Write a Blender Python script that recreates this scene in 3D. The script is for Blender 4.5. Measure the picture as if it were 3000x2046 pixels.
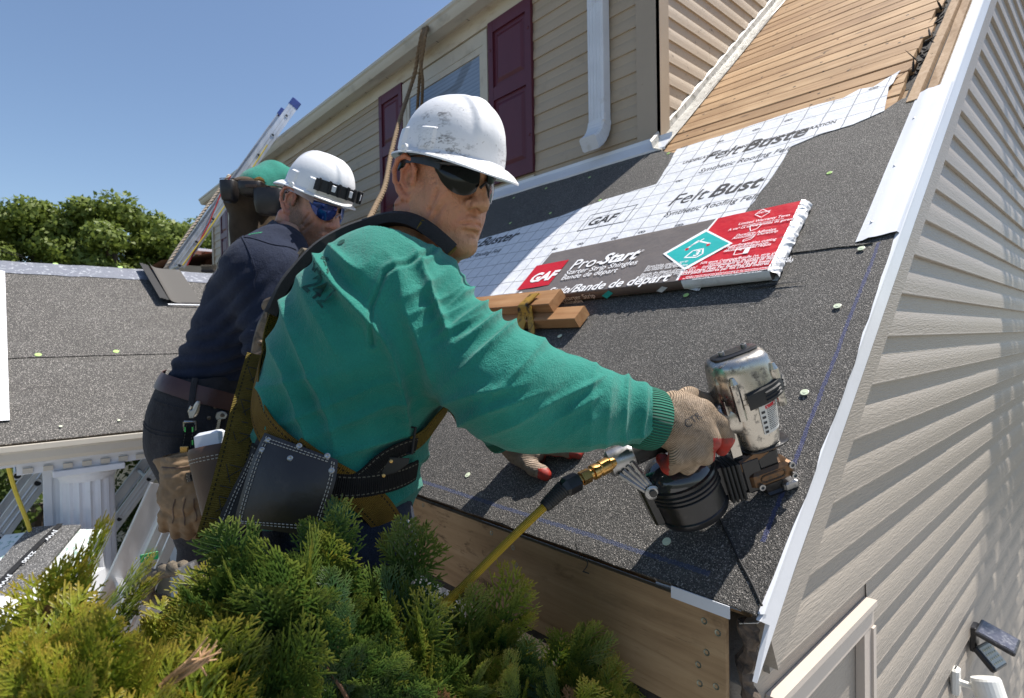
import bpy, bmesh, math, random
import numpy as np
from mathutils import Vector, Matrix
from mathutils.bvhtree import BVHTree
random.seed(7); rng = np.random.default_rng(7)
S = bpy.context.scene; COL = S.collection
for o in list(bpy.data.objects): bpy.data.objects.remove(o)
# ------------------------------------------------------------------ camera
# world: X along the eave (towards the gable end), Y into the house, Z up; origin = lower corner of the roof at the rake
FOC, PCX, PCY = 1645., 1500., 1023.
_a, _p, _r = math.radians(41.9), math.radians(-1.0), math.radians(1.0)
F0 = np.array([-math.cos(_a), math.sin(_a), 0]); R0 = np.array([math.sin(_a), math.cos(_a), 0]); U0 = np.array([0, 0, 1.])
CF = F0*math.cos(_p) + U0*math.sin(_p); _u = -F0*math.sin(_p) + U0*math.cos(_p)
CR = R0*math.cos(_r) - _u*math.sin(_r); CU = _u*math.cos(_r) + R0*math.sin(_r)
def ray(px, py): return CF + CR*(px-PCX)/FOC - CU*(py-PCY)/FOC
CAM = -ray(2225, 1785)*.95
def at(px, py, d): return CAM + ray(px, py)*d
def hit(px, py, p0, nn):
    r = ray(px, py); return CAM + r*(np.dot(np.array(p0)-CAM, nn)/np.dot(r, nn))
TH = math.radians(41.5)
RN = np.array([0, -math.sin(TH), math.cos(TH)]); RE = np.array([0, math.cos(TH), math.sin(TH)]); EX = np.array([1., 0, 0]); EY = np.array([0, 1., 0]); EZ = np.array([0, 0, 1.])
def onroof(px, py, h=0.): return hit(px, py, RN*h, RN)
def xs(px, py, h=0.):
    p = onroof(px, py, h); return (p[0], p@RE)
def rp(x, s, h=0.): return EX*x + RE*s + RN*h
cd = bpy.data.cameras.new('camera'); cam = bpy.data.objects.new('camera', cd); COL.objects.link(cam)
cd.sensor_width = 36; cd.lens = FOC/3000*36; cd.clip_start = .02; cd.clip_end = 500
m = Matrix((CR, CU, -CF)).transposed().to_4x4(); m.translation = Vector(CAM); cam.matrix_world = m
S.camera = cam
cd.dof.use_dof = True; cd.dof.focus_distance = 1.12; cd.dof.aperture_fstop = 8
# ------------------------------------------------------------------ light
SEL = math.radians(66); SAZ = math.atan2(.45, 1.)
SUN = np.array([math.sin(SAZ)*math.cos(SEL), math.cos(SAZ)*math.cos(SEL), math.sin(SEL)])
W = bpy.data.worlds.new('World'); S.world = W; W.use_nodes = True
nt = W.node_tree; bg = nt.nodes['Background']; sk = nt.nodes.new('ShaderNodeTexSky'); sk.sky_type = 'NISHITA'
sk.sun_disc = False; sk.sun_elevation = SEL; sk.sun_rotation = SAZ; sk.air_density = 1.0; sk.dust_density = .9; sk.ozone_density = 2.2
nt.links.new(sk.outputs[0], bg.inputs[0]); bg.inputs[1].default_value = .098
sl = bpy.data.lights.new('sun', 'SUN'); sl.energy = 5.0; sl.angle = math.radians(.5); sl.color = (1, .95, .88)
so = bpy.data.objects.new('sun', sl); COL.objects.link(so); so.rotation_euler = Vector(SUN).to_track_quat('Z', 'Y').to_euler(); so.location = (3, 6, 12)
S.view_settings.view_transform = 'Standard'; S.view_settings.look = 'None'; S.view_settings.gamma = 1; S.view_settings.use_curve_mapping = False
S.view_settings.exposure = .64
# ------------------------------------------------------------------ helpers
ORG = {}
def link(o, parent=None, org=None):
    COL.objects.link(o)
    if parent is not None: o.parent = parent
    ORG[o.name] = np.array(org)
    return o
def tag(o, label=None, cat=None, group=None, kind=None):
    if label: o['label'] = label
    if cat: o['category'] = cat
    if group: o['group'] = group
    if kind: o['kind'] = kind
    return o
def thing(name, label, cat, loc, group=None):
    o = bpy.data.objects.new(name, None); o.empty_display_size = .1; link(o, None, loc); o.location = loc
    return tag(o, label, cat, group)
def mob(name, verts, faces, mat, parent=None, smooth=False, uv=None, org=None):
    """one mesh object from world-space vertices"""
    V = np.asarray(verts, dtype=float).reshape(-1, 3)
    if parent is not None: o0 = ORG[parent.name]
    elif org is not None: o0 = np.array(org, float)
    else: o0 = np.array([(V[:, 0].min()+V[:, 0].max())/2, (V[:, 1].min()+V[:, 1].max())/2, V[:, 2].min()])
    me = bpy.data.meshes.new(name)
    if isinstance(faces, np.ndarray):
        n, k = faces.shape
        me.vertices.add(len(V)); me.vertices.foreach_set('co', (V-o0).astype(np.float32).ravel())
        me.loops.add(n*k); me.loops.foreach_set('vertex_index', faces.astype(np.int32).ravel())
        me.polygons.add(n); me.polygons.foreach_set('loop_start', np.arange(0, n*k, k, dtype=np.int32)); me.polygons.foreach_set('loop_total', np.full(n, k, np.int32))
        me.update(calc_edges=True); me.validate()
    else:
        me.from_pydata((V-o0).tolist(), [], faces)
    if uv is not None:
        ul = me.uv_layers.new(name='UVMap'); U = np.asarray(uv, float)
        li = np.zeros(len(me.loops), np.int32); me.loops.foreach_get('vertex_index', li); ul.data.foreach_set('uv', U[li].astype(np.float32).ravel())
    if smooth: me.polygons.foreach_set('use_smooth', [True]*len(me.polygons))
    if mat is not None:
        for q in (mat if isinstance(mat, (list, tuple)) else [mat]): me.materials.append(q)
    o = bpy.data.objects.new(name, me); link(o, parent, o0)
    if parent is None: o.location = o0
    return o
def inst(src, name, parent, mw, mesh=None):
    """copy of src sharing its mesh, placed by a world matrix (src mesh authored around 0)"""
    o = src.copy() if mesh is None else bpy.data.objects.new(name, mesh)
    o.name = name
    p0 = ORG[parent.name] if parent is not None else np.zeros(3)
    COL.objects.link(o); o.parent = parent; ORG[o.name] = p0
    o.matrix_local = Matrix.Translation(Vector(-p0)) @ mw
    return o
def frame(o, x, y, z):
    m = Matrix((Vector(x), Vector(y), Vector(z))).transposed().to_4x4(); m.translation = Vector(o); return m
def nrm(v): v = np.asarray(v, float); return v/np.linalg.norm(v)
class G:
    """collects vertices and faces for one mesh"""
    def __init__(s): s.v = []; s.f = []
    def add(s, v, f):
        b = len(s.v); s.v += [list(map(float, q)) for q in v]; s.f += [[i+b for i in q] for q in f]; return s
    def box(s, o, a, b, c):
        """o corner/centre-less: box spanned by vectors a,b,c from o"""
        o, a, b, c = map(np.array, (o, a, b, c)); v = [o, o+a, o+a+b, o+b, o+c, o+a+c, o+a+b+c, o+b+c]
        return s.add(v, [[0, 3, 2, 1], [4, 5, 6, 7], [0, 1, 5, 4], [1, 2, 6, 5], [2, 3, 7, 6], [3, 0, 4, 7]])
    def cbox(s, c, x, y, z, sx, sy, sz, bev=.12):
        """bevelled box centred c, axes x,y,z, full sizes"""
        c, x, y, z = map(np.array, (c, nrm(x), nrm(y), nrm(z))); b = bev*min(sx, sy, sz); prof = []
        hx, hy, hz = sx/2, sy/2, sz/2; rings = []
        for (zz, k) in ((-hz, b), (-hz+b, 0), (hz-b, 0), (hz, b)):
            X, Y = hx-k, hy-k; q = b
            r = [(-X+q, -Y), (X-q, -Y), (X, -Y+q), (X, Y-q), (X-q, Y), (-X+q, Y), (-X, Y-q), (-X, -Y+q)]
            rings.append([c+x*u+y*w+z*zz for u, w in r])
        return s.loft(rings)
    def loft(s, rings, caps=True, closed=True):
        n = len(rings[0]); v = [p for r in rings for p in r]; f = []
        for i in range(len(rings)-1):
            for j in range(n if closed else n-1):
                k = (j+1) % n; f.append([i*n+j, i*n+k, (i+1)*n+k, (i+1)*n+j])
        if caps and closed: f.append(list(range(n))[::-1]); f.append([(len(rings)-1)*n+j for j in range(n)])
        return s.add(v, f)
    def tube(s, pts, r, seg=10, caps=True):
        pts = [np.array(p, float) for p in pts]; rr = r if isinstance(r, (list, tuple, np.ndarray)) else [r]*len(pts); rings = []
        t0 = nrm(pts[1]-pts[0]); up = np.array([0, 0, 1.]) if abs(t0[2]) < .9 else np.array([1., 0, 0]); a = nrm(np.cross(t0, up))
        for i, p in enumerate(pts):
            t = nrm(pts[min(i+1, len(pts)-1)]-pts[max(i-1, 0)]); a = nrm(a-t*np.dot(a, t)); b = np.cross(t, a)
            rings.append([p+(a*math.cos(q)+b*math.sin(q))*rr[i] for q in np.arange(seg)*2*math.pi/seg])
        return s.loft(rings, caps)
    def lathe(s, c, ax, prof, seg=20, x=None, caps=True):
        """prof: (radius, height) along ax"""
        ax = nrm(ax); x = nrm(np.cross(ax, [0, 0, 1.] if abs(ax[2]) < .9 else [1., 0, 0])) if x is None else nrm(x); y = np.cross(ax, x); c = np.array(c)
        return s.loft([[c+ax*h+(x*math.cos(q)+y*math.sin(q))*r for q in np.arange(seg)*2*math.pi/seg] for r, h in prof], caps)
    def ext(s, prof, o, a, b, l, L):
        """2-D profile (closed) in axes a,b extruded along l by L"""
        o, a, b, l = map(np.array, (o, a, b, l)); return s.loft([[o+a*u+b*w for u, w in prof], [o+a*u+b*w+l*L for u, w in prof]])
    def ob(s, name, mat, parent=None, smooth=False, **k):
        return mob(name, s.v, s.f, mat, parent, smooth, **k)
def autosmooth(o, ang=35):
    me = o.data; me.polygons.foreach_set('use_smooth', [True]*len(me.polygons))
    bm = bmesh.new(); bm.from_mesh(me); bmesh.ops.recalc_face_normals(bm, faces=bm.faces)
    for e in bm.edges:
        if len(e.link_faces) == 2 and e.calc_face_angle(0) > math.radians(ang): e.smooth = False
    bm.to_mesh(me); bm.free(); return o
def smooth_path(P, n=6):
    P = [np.array(p, float) for p in P]; out = []
    for i in range(len(P)-1):
        p0, p1, p2, p3 = P[max(i-1, 0)], P[i], P[i+1], P[min(i+2, len(P)-1)]
        for k in range(n):
            t = k/n; out.append(.5*((2*p1)+(-p0+p2)*t+(2*p0-5*p1+4*p2-p3)*t*t+(-p0+3*p1-3*p2+p3)*t**3))
    return out+[P[-1]]
# value noise in numpy
_perm = rng.permutation(256)
def vnoise(P):
    P = np.asarray(P, float); I = np.floor(P).astype(int); f = P-I; f = f*f*(3-2*f); out = np.zeros(len(P))
    for dx in (0, 1):
        for dy in (0, 1):
            for dz in (0, 1):
                h = _perm[(_perm[(_perm[(I[:, 0]+dx) & 255]+I[:, 1]+dy) & 255]+I[:, 2]+dz) & 255]/255.*2-1
                out += h*(f[:, 0] if dx else 1-f[:, 0])*(f[:, 1] if dy else 1-f[:, 1])*(f[:, 2] if dz else 1-f[:, 2])
    return out
# ------------------------------------------------------------------ materials
def nodes(name):
    mt = bpy.data.materials.new(name); mt.use_nodes = True; t = mt.node_tree; return mt, t, t.nodes['Principled BSDF']
def N(t, kind, **k):
    n = t.nodes.new('ShaderNode'+kind)
    for a, b in k.items():
        if a.startswith('i_'):
            key = a[2:]; n.inputs[int(key) if key.isdigit() else key.replace('_', ' ')].default_value = b
        else: setattr(n, a, b)
    return n
def c4(c): return (c[0], c[1], c[2], 1)
def coords(t, coord='Object', scale=(1, 1, 1), rot=(0, 0, 0)):
    tc = N(t, 'TexCoord'); mp = N(t, 'Mapping'); mp.inputs['Scale'].default_value = scale; mp.inputs['Rotation'].default_value = rot
    t.links.new(tc.outputs[coord], mp.inputs['Vector']); return mp.outputs['Vector']
def ramp(t, src, stops):
    r = N(t, 'ValToRGB'); e = r.color_ramp.elements
    while len(e) < len(stops): e.new(.5)
    for i, (p, c) in enumerate(stops): e[i].position = p; e[i].color = c4(c) if len(c) == 3 else c
    t.links.new(src, r.inputs[0]); return r.outputs[0]
def mixc(t, fac, a, b, mode='MIX'):
    mx = N(t, 'Mix', data_type='RGBA', blend_type=mode)
    for s, v in ((0, fac), (6, a), (7, b)):
        if isinstance(v, (int, float)): mx.inputs[s].default_value = v
        elif isinstance(v, (tuple, list)): mx.inputs[s].default_value = c4(v)
        else: t.links.new(v, mx.inputs[s])
    return mx.outputs[2]
def noise(t, vec, sc, det=5, rough=.55, dist=0):
    n = N(t, 'TexNoise'); n.inputs['Scale'].default_value = sc; n.inputs['Detail'].default_value = det; n.inputs['Roughness'].default_value = rough; n.inputs['Distortion'].default_value = dist
    t.links.new(vec, n.inputs['Vector']); return n.outputs['Fac']
def bump(t, b, h, dist, stren=1.):
    n = N(t, 'Bump'); n.inputs['Strength'].default_value = stren; n.inputs['Distance'].default_value = dist; t.links.new(h, n.inputs['Height'])
    if b.inputs['Normal'].links: t.links.new(b.inputs['Normal'].links[0].from_socket, n.inputs['Normal'])
    t.links.new(n.outputs[0], b.inputs['Normal'])
def math_(t, op, a, b=None):
    n = N(t, 'Math', operation=op)
    for i, v in enumerate((a, b)):
        if v is None: continue
        if isinstance(v, (int, float)): n.inputs[i].default_value = v
        else: t.links.new(v, n.inputs[i])
    return n.outputs[0]
def M(name, col, rough=.6, var=.12, sc=6, bmp=0, bsc=60, metal=0, stretch=(1, 1, 1), col2=None, spec=.5, coord='Object', dirt=None, rvar=0):
    mt, t, b = nodes(name); v = coords(t, coord, stretch); n = noise(t, v, sc)
    c2 = col2 or tuple(min(1, q*(1+var)) for q in col); c1 = tuple(q*(1-var) for q in col)
    c = ramp(t, n, [(.3, c1), (.7, c2)])
    if dirt:
        dc, dsc, lo, hi = dirt; f = ramp(t, noise(t, v, dsc, 8, .65), [(lo, (0, 0, 0)), (hi, (1, 1, 1))]); c = mixc(t, f, c, dc)
    t.links.new(c, b.inputs['Base Color']); b.inputs['Roughness'].default_value = rough; b.inputs['Metallic'].default_value = metal; b.inputs['Specular IOR Level'].default_value = spec
    if rvar:
        r = N(t, 'MapRange'); t.links.new(noise(t, v, sc*2.3, 6), r.inputs[0]); r.inputs[1].default_value = .3; r.inputs[2].default_value = .7; r.inputs[3].default_value = rough-rvar; r.inputs[4].default_value = rough+rvar; t.links.new(r.outputs[0], b.inputs['Roughness'])
    if bmp: bump(t, b, noise(t, v, bsc, 4), bmp)
    return mt
def granule(name, c_dark, c_mid, c_lit, cell=300., blue=None, sparkle=.5, coord='UV'):
    """mineral surfaced roofing: every granule its own cell"""
    mt, t, b = nodes(name); v = coords(t, coord)
    vo = N(t, 'TexVoronoi'); vo.inputs['Scale'].default_value = cell; t.links.new(v, vo.inputs['Vector'])
    sp = N(t, 'SeparateColor'); t.links.new(vo.outputs['Color'], sp.inputs[0])
    c = ramp(t, sp.outputs[0], [(0, c_dark), (.5, c_mid), (.8, c_mid), (.93, c_lit), (1, tuple(min(1, q*1.5) for q in c_lit))])
    big = noise(t, v, 3.1, 6, .6); c = mixc(t, ramp(t, big, [(.3, (.72, .70, .68)), (.7, (1.15, 1.12, 1.1))]), (0, 0, 0), c, 'MIX') if False else mixc(t, 1., c, ramp(t, big, [(.3, (.8, .79, .78)), (.7, (1, 1, 1))]), 'MULTIPLY')
    c = mixc(t, math_(t, 'MULTIPLY', ramp(t, noise(t, coords(t, coord, (1, 2.2, 1)), 5, 8, .72, .5), [(.54, (0, 0, 0)), (.74, (1, 1, 1))]), .4), c, tuple(q*1.5+.05 for q in c_mid))
    if blue: # chalk lines snapped on the sheet: list of (axis, position, width)
        sx = N(t, 'SeparateXYZ'); t.links.new(v, sx.inputs[0]); wob = math_(t, 'MULTIPLY', math_(t, 'SUBTRACT', noise(t, v, 9), .5), .006)
        for ax, pos, w, lo, hi, bc in blue:
            d = math_(t, 'ABSOLUTE', math_(t, 'SUBTRACT', math_(t, 'ADD', sx.outputs[ax], wob), pos))
            f = math_(t, 'LESS_THAN', math_(t, 'DIVIDE', d, w), math_(t, 'MULTIPLY', noise(t, v, 160, 2), 1.7))
            o2 = sx.outputs[1-ax]; f = math_(t, 'MULTIPLY', f, math_(t, 'MULTIPLY', math_(t, 'GREATER_THAN', o2, lo), math_(t, 'LESS_THAN', o2, hi)))
            c = mixc(t, math_(t, 'MULTIPLY', f, .62), c, bc)
    t.links.new(c, b.inputs['Base Color']); b.inputs['Roughness'].default_value = .75; b.inputs['Specular IOR Level'].default_value = sparkle
    bump(t, b, vo.outputs['Distance'], .0022, .9)
    return mt
def wood(name, c1, c2, c3, axis=0, grain=26, knots=True, nails=False, rough=.7, bmp=.0012):
    """boards: long grain along one object axis, tint differs per board"""
    mt, t, b = nodes(name); oi = N(t, 'ObjectInfo'); st = [grain]*3; st[axis] = 1.2
    tc = N(t, 'TexCoord'); ad = N(t, 'VectorMath', operation='ADD'); t.links.new(tc.outputs['Object'], ad.inputs[0])
    sc = N(t, 'VectorMath', operation='SCALE'); sc.inputs['Scale'].default_value = 37.; cb = N(t, 'CombineXYZ')
    for i in range(3): t.links.new(oi.outputs['Random'], cb.inputs[i])
    t.links.new(cb.outputs[0], sc.inputs[0]); t.links.new(sc.outputs[0], ad.inputs[1])
    mp = N(t, 'Mapping'); mp.inputs['Scale'].default_value = st; t.links.new(ad.outputs[0], mp.inputs[0])
    g = noise(t, mp.outputs[0], 1.6, 8, .62, .6); c = ramp(t, g, [(.25, c1), (.5, c2), (.75, c3)])
    big = noise(t, ad.outputs[0], 4, 4); c = mixc(t, 1., c, ramp(t, big, [(.3, (.72, .68, .64)), (.65, (1, 1, 1))]), 'MULTIPLY')
    tint = ramp(t, oi.outputs['Random'], [(0, (.72, .66, .6)), (.5, (.95, .93, .9)), (1, (1, .98, .95))]); c = mixc(t, 1., c, tint, 'MULTIPLY')
    if knots:
        vo = N(t, 'TexVoronoi'); st2 = [9.]*3; st2[axis] = 4.; mp2 = N(t, 'Mapping'); mp2.inputs['Scale'].default_value = st2; t.links.new(ad.outputs[0], mp2.inputs[0]); t.links.new(mp2.outputs[0], vo.inputs['Vector']); vo.inputs['Scale'].default_value = 1.
        c = mixc(t, ramp(t, vo.outputs['Distance'], [(.05, (.8, .8, .8)), (.13, (0, 0, 0))]), c, tuple(q*.35 for q in c1))
    if nails:
        vo = N(t, 'TexVoronoi'); vo.inputs['Scale'].default_value = 15.; t.links.new(ad.outputs[0], vo.inputs['Vector'])
        c = mixc(t, math_(t, 'MULTIPLY', ramp(t, noise(t, mp.outputs[0], .55, 7, .7), [(.50, (0, 0, 0)), (.70, (1, 1, 1))]), .5), c, (.24, .14, .075)); c = mixc(t, ramp(t, noise(t, ad.outputs[0], 30, 8, .7), [(.62, (0, 0, 0)), (.72, (.5, .5, .5))]), c, (.52, .44, .36)); c = mixc(t, ramp(t, vo.outputs['Distance'], [(.085, (.95, .95, .95)), (.12, (0, 0, 0))]), c, (.02, .015, .012))
    t.links.new(c, b.inputs['Base Color']); b.inputs['Roughness'].default_value = rough; b.inputs['Specular IOR Level'].default_value = .25
    bump(t, b, g, bmp); return mt
def text(txt, size, o, x, y, mat, parent, name='lettering', bold=0, shear=0, ext=.0004, align='LEFT', sx=1., kern=1.):
    """flat printed words: origin o, baseline direction x, up direction y (world)"""
    cu = bpy.data.curves.new('txt', 'FONT'); cu.body = txt; cu.size = size; cu.offset = bold*size; cu.shear = shear; cu.align_x = align; cu.resolution_u = 3; cu.space_character = kern
    to = bpy.data.objects.new('txt', cu); COL.objects.link(to); bpy.context.view_layer.update()
    me = bpy.data.meshes.new_from_object(to.evaluated_get(bpy.context.evaluated_depsgraph_get()))
    V = np.zeros(len(me.vertices)*3, np.float32); me.vertices.foreach_get('co', V); V = V.reshape(-1, 3)
    F = [list(p.vertices) for p in me.polygons]; bpy.data.objects.remove(to); bpy.data.curves.remove(cu); bpy.data.meshes.remove(me)
    x, y = nrm(x), nrm(y); Pw = np.array(o)+V[:, :1]*x*sx+V[:, 1:2]*y
    return (Pw, F) if mat is None else mob(name, Pw, F, mat, parent)
# ================================================================== SETTING
m_roof = granule('black_granule_felt', (.014, .014, .015), (.085, .080, .073), (.27, .25, .23), 500, blue=[(0, -.032, .005, .12, 1.06, (.03, .045, .16)), (1, .03, .006, -11, -.1, (.04, .06, .14))])
m_roof2 = granule('grey_granule_felt', (.025, .024, .023), (.085, .080, .074), (.33, .31, .285), 360)
m_siding = M('tan_vinyl_siding', (.42, .335, .24), .42, .05, 2, .0012, 55, stretch=(1, 1, 1), spec=.4, dirt=((.25, .2, .14), 5, .60, .9))
m_siding2 = M('beige_vinyl_siding', (.325, .285, .24), .42, .05, 2, .0022, 150, stretch=(1, .16, 1.6), spec=.4, dirt=((.26, .22, .18), 4, .62, .95))
m_siding3 = M('dirty_vinyl_siding', (.48, .395, .30), .45, .05, 2, .0012, 55, dirt=((.06, .045, .035), 24, .60, .72))
m_trim = M('cream_trim', (.55, .49, .39), .4, .06, 4, .0005, 80, dirt=((.3, .25, .18), 7, .55, .9))
m_tan = M('tan_corner_post', (.38, .30, .215), .42, .05, 3, .0004, 90, dirt=((.08, .05, .03), 14, .66, .8))
m_frieze = M('stained_cream_soffit', (.60, .53, .42), .5, .08, 4, 0, stretch=(.6, 1, 2), dirt=((.33, .2, .08), 6, .55, .8))
m_white = M('white_painted_metal', (.74, .75, .78), .32, .04, 5, .0003, 60)
m_whitewood = M('white_painted_wood', (.66, .68, .72), .5, .06, 6, .0005, 40, dirt=((.4, .38, .33), 9, .6, .85))
m_gutter = M('almond_gutter_metal', (.54, .50, .43), .35, .06, 3, 0, dirt=((.2, .18, .15), 5, .56, .85), stretch=(.5, 1, 1))
m_maroon = M('maroon_shutter', (.105, .022, .035), .38, .08, 7, .0009, 38, stretch=(1, 1, .2), spec=.4)
m_glass = M('dark_window_glass', (.05, .07, .10), .06, .05, 2, spec=.8)
m_blind = M('white_blinds', (.5, .55, .62), .5, .04, 4)
m_black = M('matte_black', (.012, .012, .013), .7, .2, 30, .001, 80)
m_dark = M('charred_dark_felt', (.03, .026, .023), .9, .4, 25, .004, 40)
m_deck = wood('pine_sheathing', (.37, .22, .115), (.55, .365, .205), (.64, .465, .285), 0, 24, True, True)
m_ply = wood('weathered_plywood', (.27, .175, .095), (.41, .28, .16), (.50, .36, .215), 0, 20, False, False, bmp=.0008)
m_lumber = wood('fresh_lumber', (.36, .18, .08), (.48, .27, .13), (.56, .34, .18), 0, 22, True, False)
m_oldwood = wood('split_old_wood', (.45, .30, .18), (.62, .46, .30), (.70, .55, .40), 1, 40, False, False)
m_alu = M('aluminium', (.58, .59, .61), .40, .08, 8, .0003, 90, metal=.85, stretch=(1, 1, .3), rvar=.08)
m_cap = M('lime_plastic_cap', (.42, .62, .20), .4, .05, 30)
m_capw = M('pale_plastic_cap', (.62, .68, .50), .4, .05, 30)
# felt with printed grid, uv in metres on the roof plane
def felt_mat():
    mt, t, b = nodes('printed_white_felt'); v = coords(t, 'UV'); sx = N(t, 'SeparateXYZ'); t.links.new(v, sx.inputs[0])
    wob = math_(t, 'MULTIPLY', math_(t, 'SUBTRACT', noise(t, v, 7), .5), .022); ln = None
    for ax, ph in ((0, .03), (1, .02)):
        d = math_(t, 'ABSOLUTE', math_(t, 'SUBTRACT', math_(t, 'FRACT', math_(t, 'DIVIDE', math_(t, 'ADD', math_(t, 'ADD', sx.outputs[ax], wob), 50+ph), .092)), .5))
        l = math_(t, 'LESS_THAN', d, .022); ln = l if ln is None else math_(t, 'MAXIMUM', ln, l)
    base = ramp(t, noise(t, v, 40, 5), [(.3, (.66, .67, .70)), (.7, (.78, .79, .81))])
    t.links.new(mixc(t, math_(t, 'MULTIPLY', ln, .8), base, (.10, .10, .11)), b.inputs['Base Color']); b.inputs['Roughness'].default_value = .45
    bump(t, b, noise(t, v, 5, 4), .012); bump(t, b, noise(t, v, 300, 2), .0008); return mt
m_felt = felt_mat()
m_ink = M('black_ink', (.03, .03, .033), .6, .1, 50)

# ---- ground
g = G(); g.add([(-200, -200, -2.6), (200, -200, -2.6), (200, 200, -2.6), (-200, 200, -2.6)], [[0, 1, 2, 3]])
m_lawn = M('lawn', (.075, .078, .05), .9, .3, 3, .02, 30)
tag(g.ob('ground', m_lawn), kind='structure')
g = G(); g.add([(-7, -9, -2.595), (9, -9, -2.595), (9, 12, -2.595), (-7, 12, -2.595)], [[0, 1, 2, 3]])
tag(g.ob('bounce_pavement', M('bounce_concrete', (.32, .31, .29), .85, .12, 3, .003, 50)), kind='structure')  # grey slab added to keep green lawn bounce off the siding

# ---- house
house = thing('house', 'tan sided house with a long dormer, maroon shutters and a stripped roof slope', 'house', (-5.5, 4, -2.6))
YD, XD, ZE = 1.70, -1.29, 2.85     # dormer front plane, dormer side plane, dormer eave height
XL = -10.05
SR = 4.0/math.cos(TH)               # slope length to the ridge
# deck slab
g = G(); g.box(rp(XL, -.0, -.03), EX*(-XL-.03), RE*2.1, RN*-.02); roofdeck = g.ob('roof', m_ply, house)
g = G(); g.box(rp(XD, 2.1, -.028), EX*(-XD-.03), RE*(SR-2.1), RN*-.03); g.ob('roof_underside', m_dark, roofdeck)
# back slope
g = G(); bR = np.array([0, math.cos(TH), -math.sin(TH)]); bN = np.array([0, math.sin(TH), math.cos(TH)])
g.box(rp(XL, SR, 0), EX*(-XL), bR*SR, bN*-.05); g.ob('back_roof', m_roof, house)
# sheathing boards
bw = .104; s = 1.60; k = 0
while s < SR-.05:
    xr = -.15+random.uniform(-.02, .015); x0 = XD+.02
    dz = random.uniform(-.002, .0015); gap = random.uniform(.004, .009); e = .004
    prof = [(0, -.022), (bw-gap, -.022), (bw-gap, -e), (bw-gap-e, 0), (e, 0), (0, -e)]
    G().ext(prof, rp(x0, s, dz-.003), RE, RN, EX, xr-x0).ob('roof_board', m_deck, roofdeck, org=None); s += bw; k += 1
# torn edge, rafter and old rake lumber
g = G(); g.ext([(-.135, -.05), (-.03, -.05), (-.03, -.012), (-.135, -.012)], rp(0, 1.8), EX, RN, RE, SR-1.8); g.ob('rake_blocking', m_dark, roofdeck)
for (x0, x1, h, s0) in ((-.118, -.078, .012, 1.9), (-.074, -.036, .006, 1.88)):
    P = smooth_path([rp((x0+x1)/2+random.uniform(-.003, .003), q, 0) for q in np.linspace(s0, SR-.02, 9)], 3); w = (x1-x0)/2
    G().loft([[p+EX*-w+RN*-.03, p+EX*w+RN*-.03, p+EX*(w-.003)+RN*h, p+EX*(-w+.004)+RN*(h-.003+random.uniform(-.003, .002))] for p in P]).ob('rake_batten', m_oldwood, roofdeck)
# splintered ends between boards and batten
g = G()
for i in range(60):
    s = random.uniform(2.1, 5); c = rp(-.138+random.uniform(-.012, .012), s, random.uniform(-.02, .002)); d = nrm(EX*random.uniform(-.3, 1)+RE*random.uniform(-1, 1)+RN*random.uniform(-.2, .5)); L = random.uniform(.02, .07); w = random.uniform(.002, .006)
    g.tube([c, c+d*L*.6, c+d*L], [w, w*.8, .0005], 4)
tag(g.ob('torn_felt_edge', m_dark, roofdeck), kind='stuff')
# underlayment sheets: (uv = x, s)
def sheet(poly, h, thick, mat, name, parent, div=.06, wob=0):
    """polygon in (x,s) laid on the roof as a thin slab, its edge left uneven"""
    bm = bmesh.new(); pts = []
    for i in range(len(poly)):
        a, b = np.array(poly[i]), np.array(poly[(i+1) % len(poly)]); n = max(1, int(np.linalg.norm(b-a)/div)) if wob else 1
        for q in range(n):
            p = a+(b-a)*q/n
            if q and wob: p = p+rng.normal(0, wob, 2)
            pts.append(p)
    v = [rp(p[0], p[1], h) for p in pts]; n = len(v); w = [q-RN*thick for q in v]
    bm.free()
    return mob(name, v+w, [list(range(n))]+[[i, (i+1) % n, n+(i+1) % n, n+i] for i in range(n)], mat, parent, uv=[tuple(p) for p in pts]*2)
u1 = sheet([(XL, -.012), (.0, -.012), (.005, .13), (.009, .3), (.010, .5), (.006, .8), (-.002, 1.12), (XL, 1.08)], .003, .006, m_roof, 'underlayment', roofdeck, .05, .0012)
u2 = sheet([(XL, .94), (-.045, 1.055), (-.086, 1.06), (-.088, 1.94), (-.016, 1.965), (-.136, 1.945), (-.18, 1.885), (-.40, 1.84), (-.9, 1.80), (-1.06, 1.93), (-1.10, 2.06), (-1.285, 2.18), (XL, 2.18)], .007, .006, m_roof, 'underlayment', roofdeck, .04, .002)
u3 = sheet([(XL, -.016), (.0, -.013), (.0055, .14), (.007, .20), (XL, .21)], .0065, .004, m_roof, 'starter_strip', roofdeck, .05, .0012)
fl = [xs(*q) for q in ((1985, 443), (2140, 395), (2290, 345), (2400, 312), (2470, 295), (2520, 268), (2560, 262), (2640, 213), (2618, 250), (2605, 262), (2598, 300), (2592, 332), (2500, 372), (2400, 402), (2320, 436), (2250, 545), (2190, 622), (2150, 690), (2050, 860))]
fl += [(-.62, .955), (XL, .955), (XL, 1.62), (-2.2, 1.60)]+[xs(1640, 640), xs(1780, 588), xs(1925, 545), xs(1960, 490)]
felt = sheet(fl, .010, .002, m_felt, 'printed_felt', roofdeck, .05, .0022)
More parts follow.
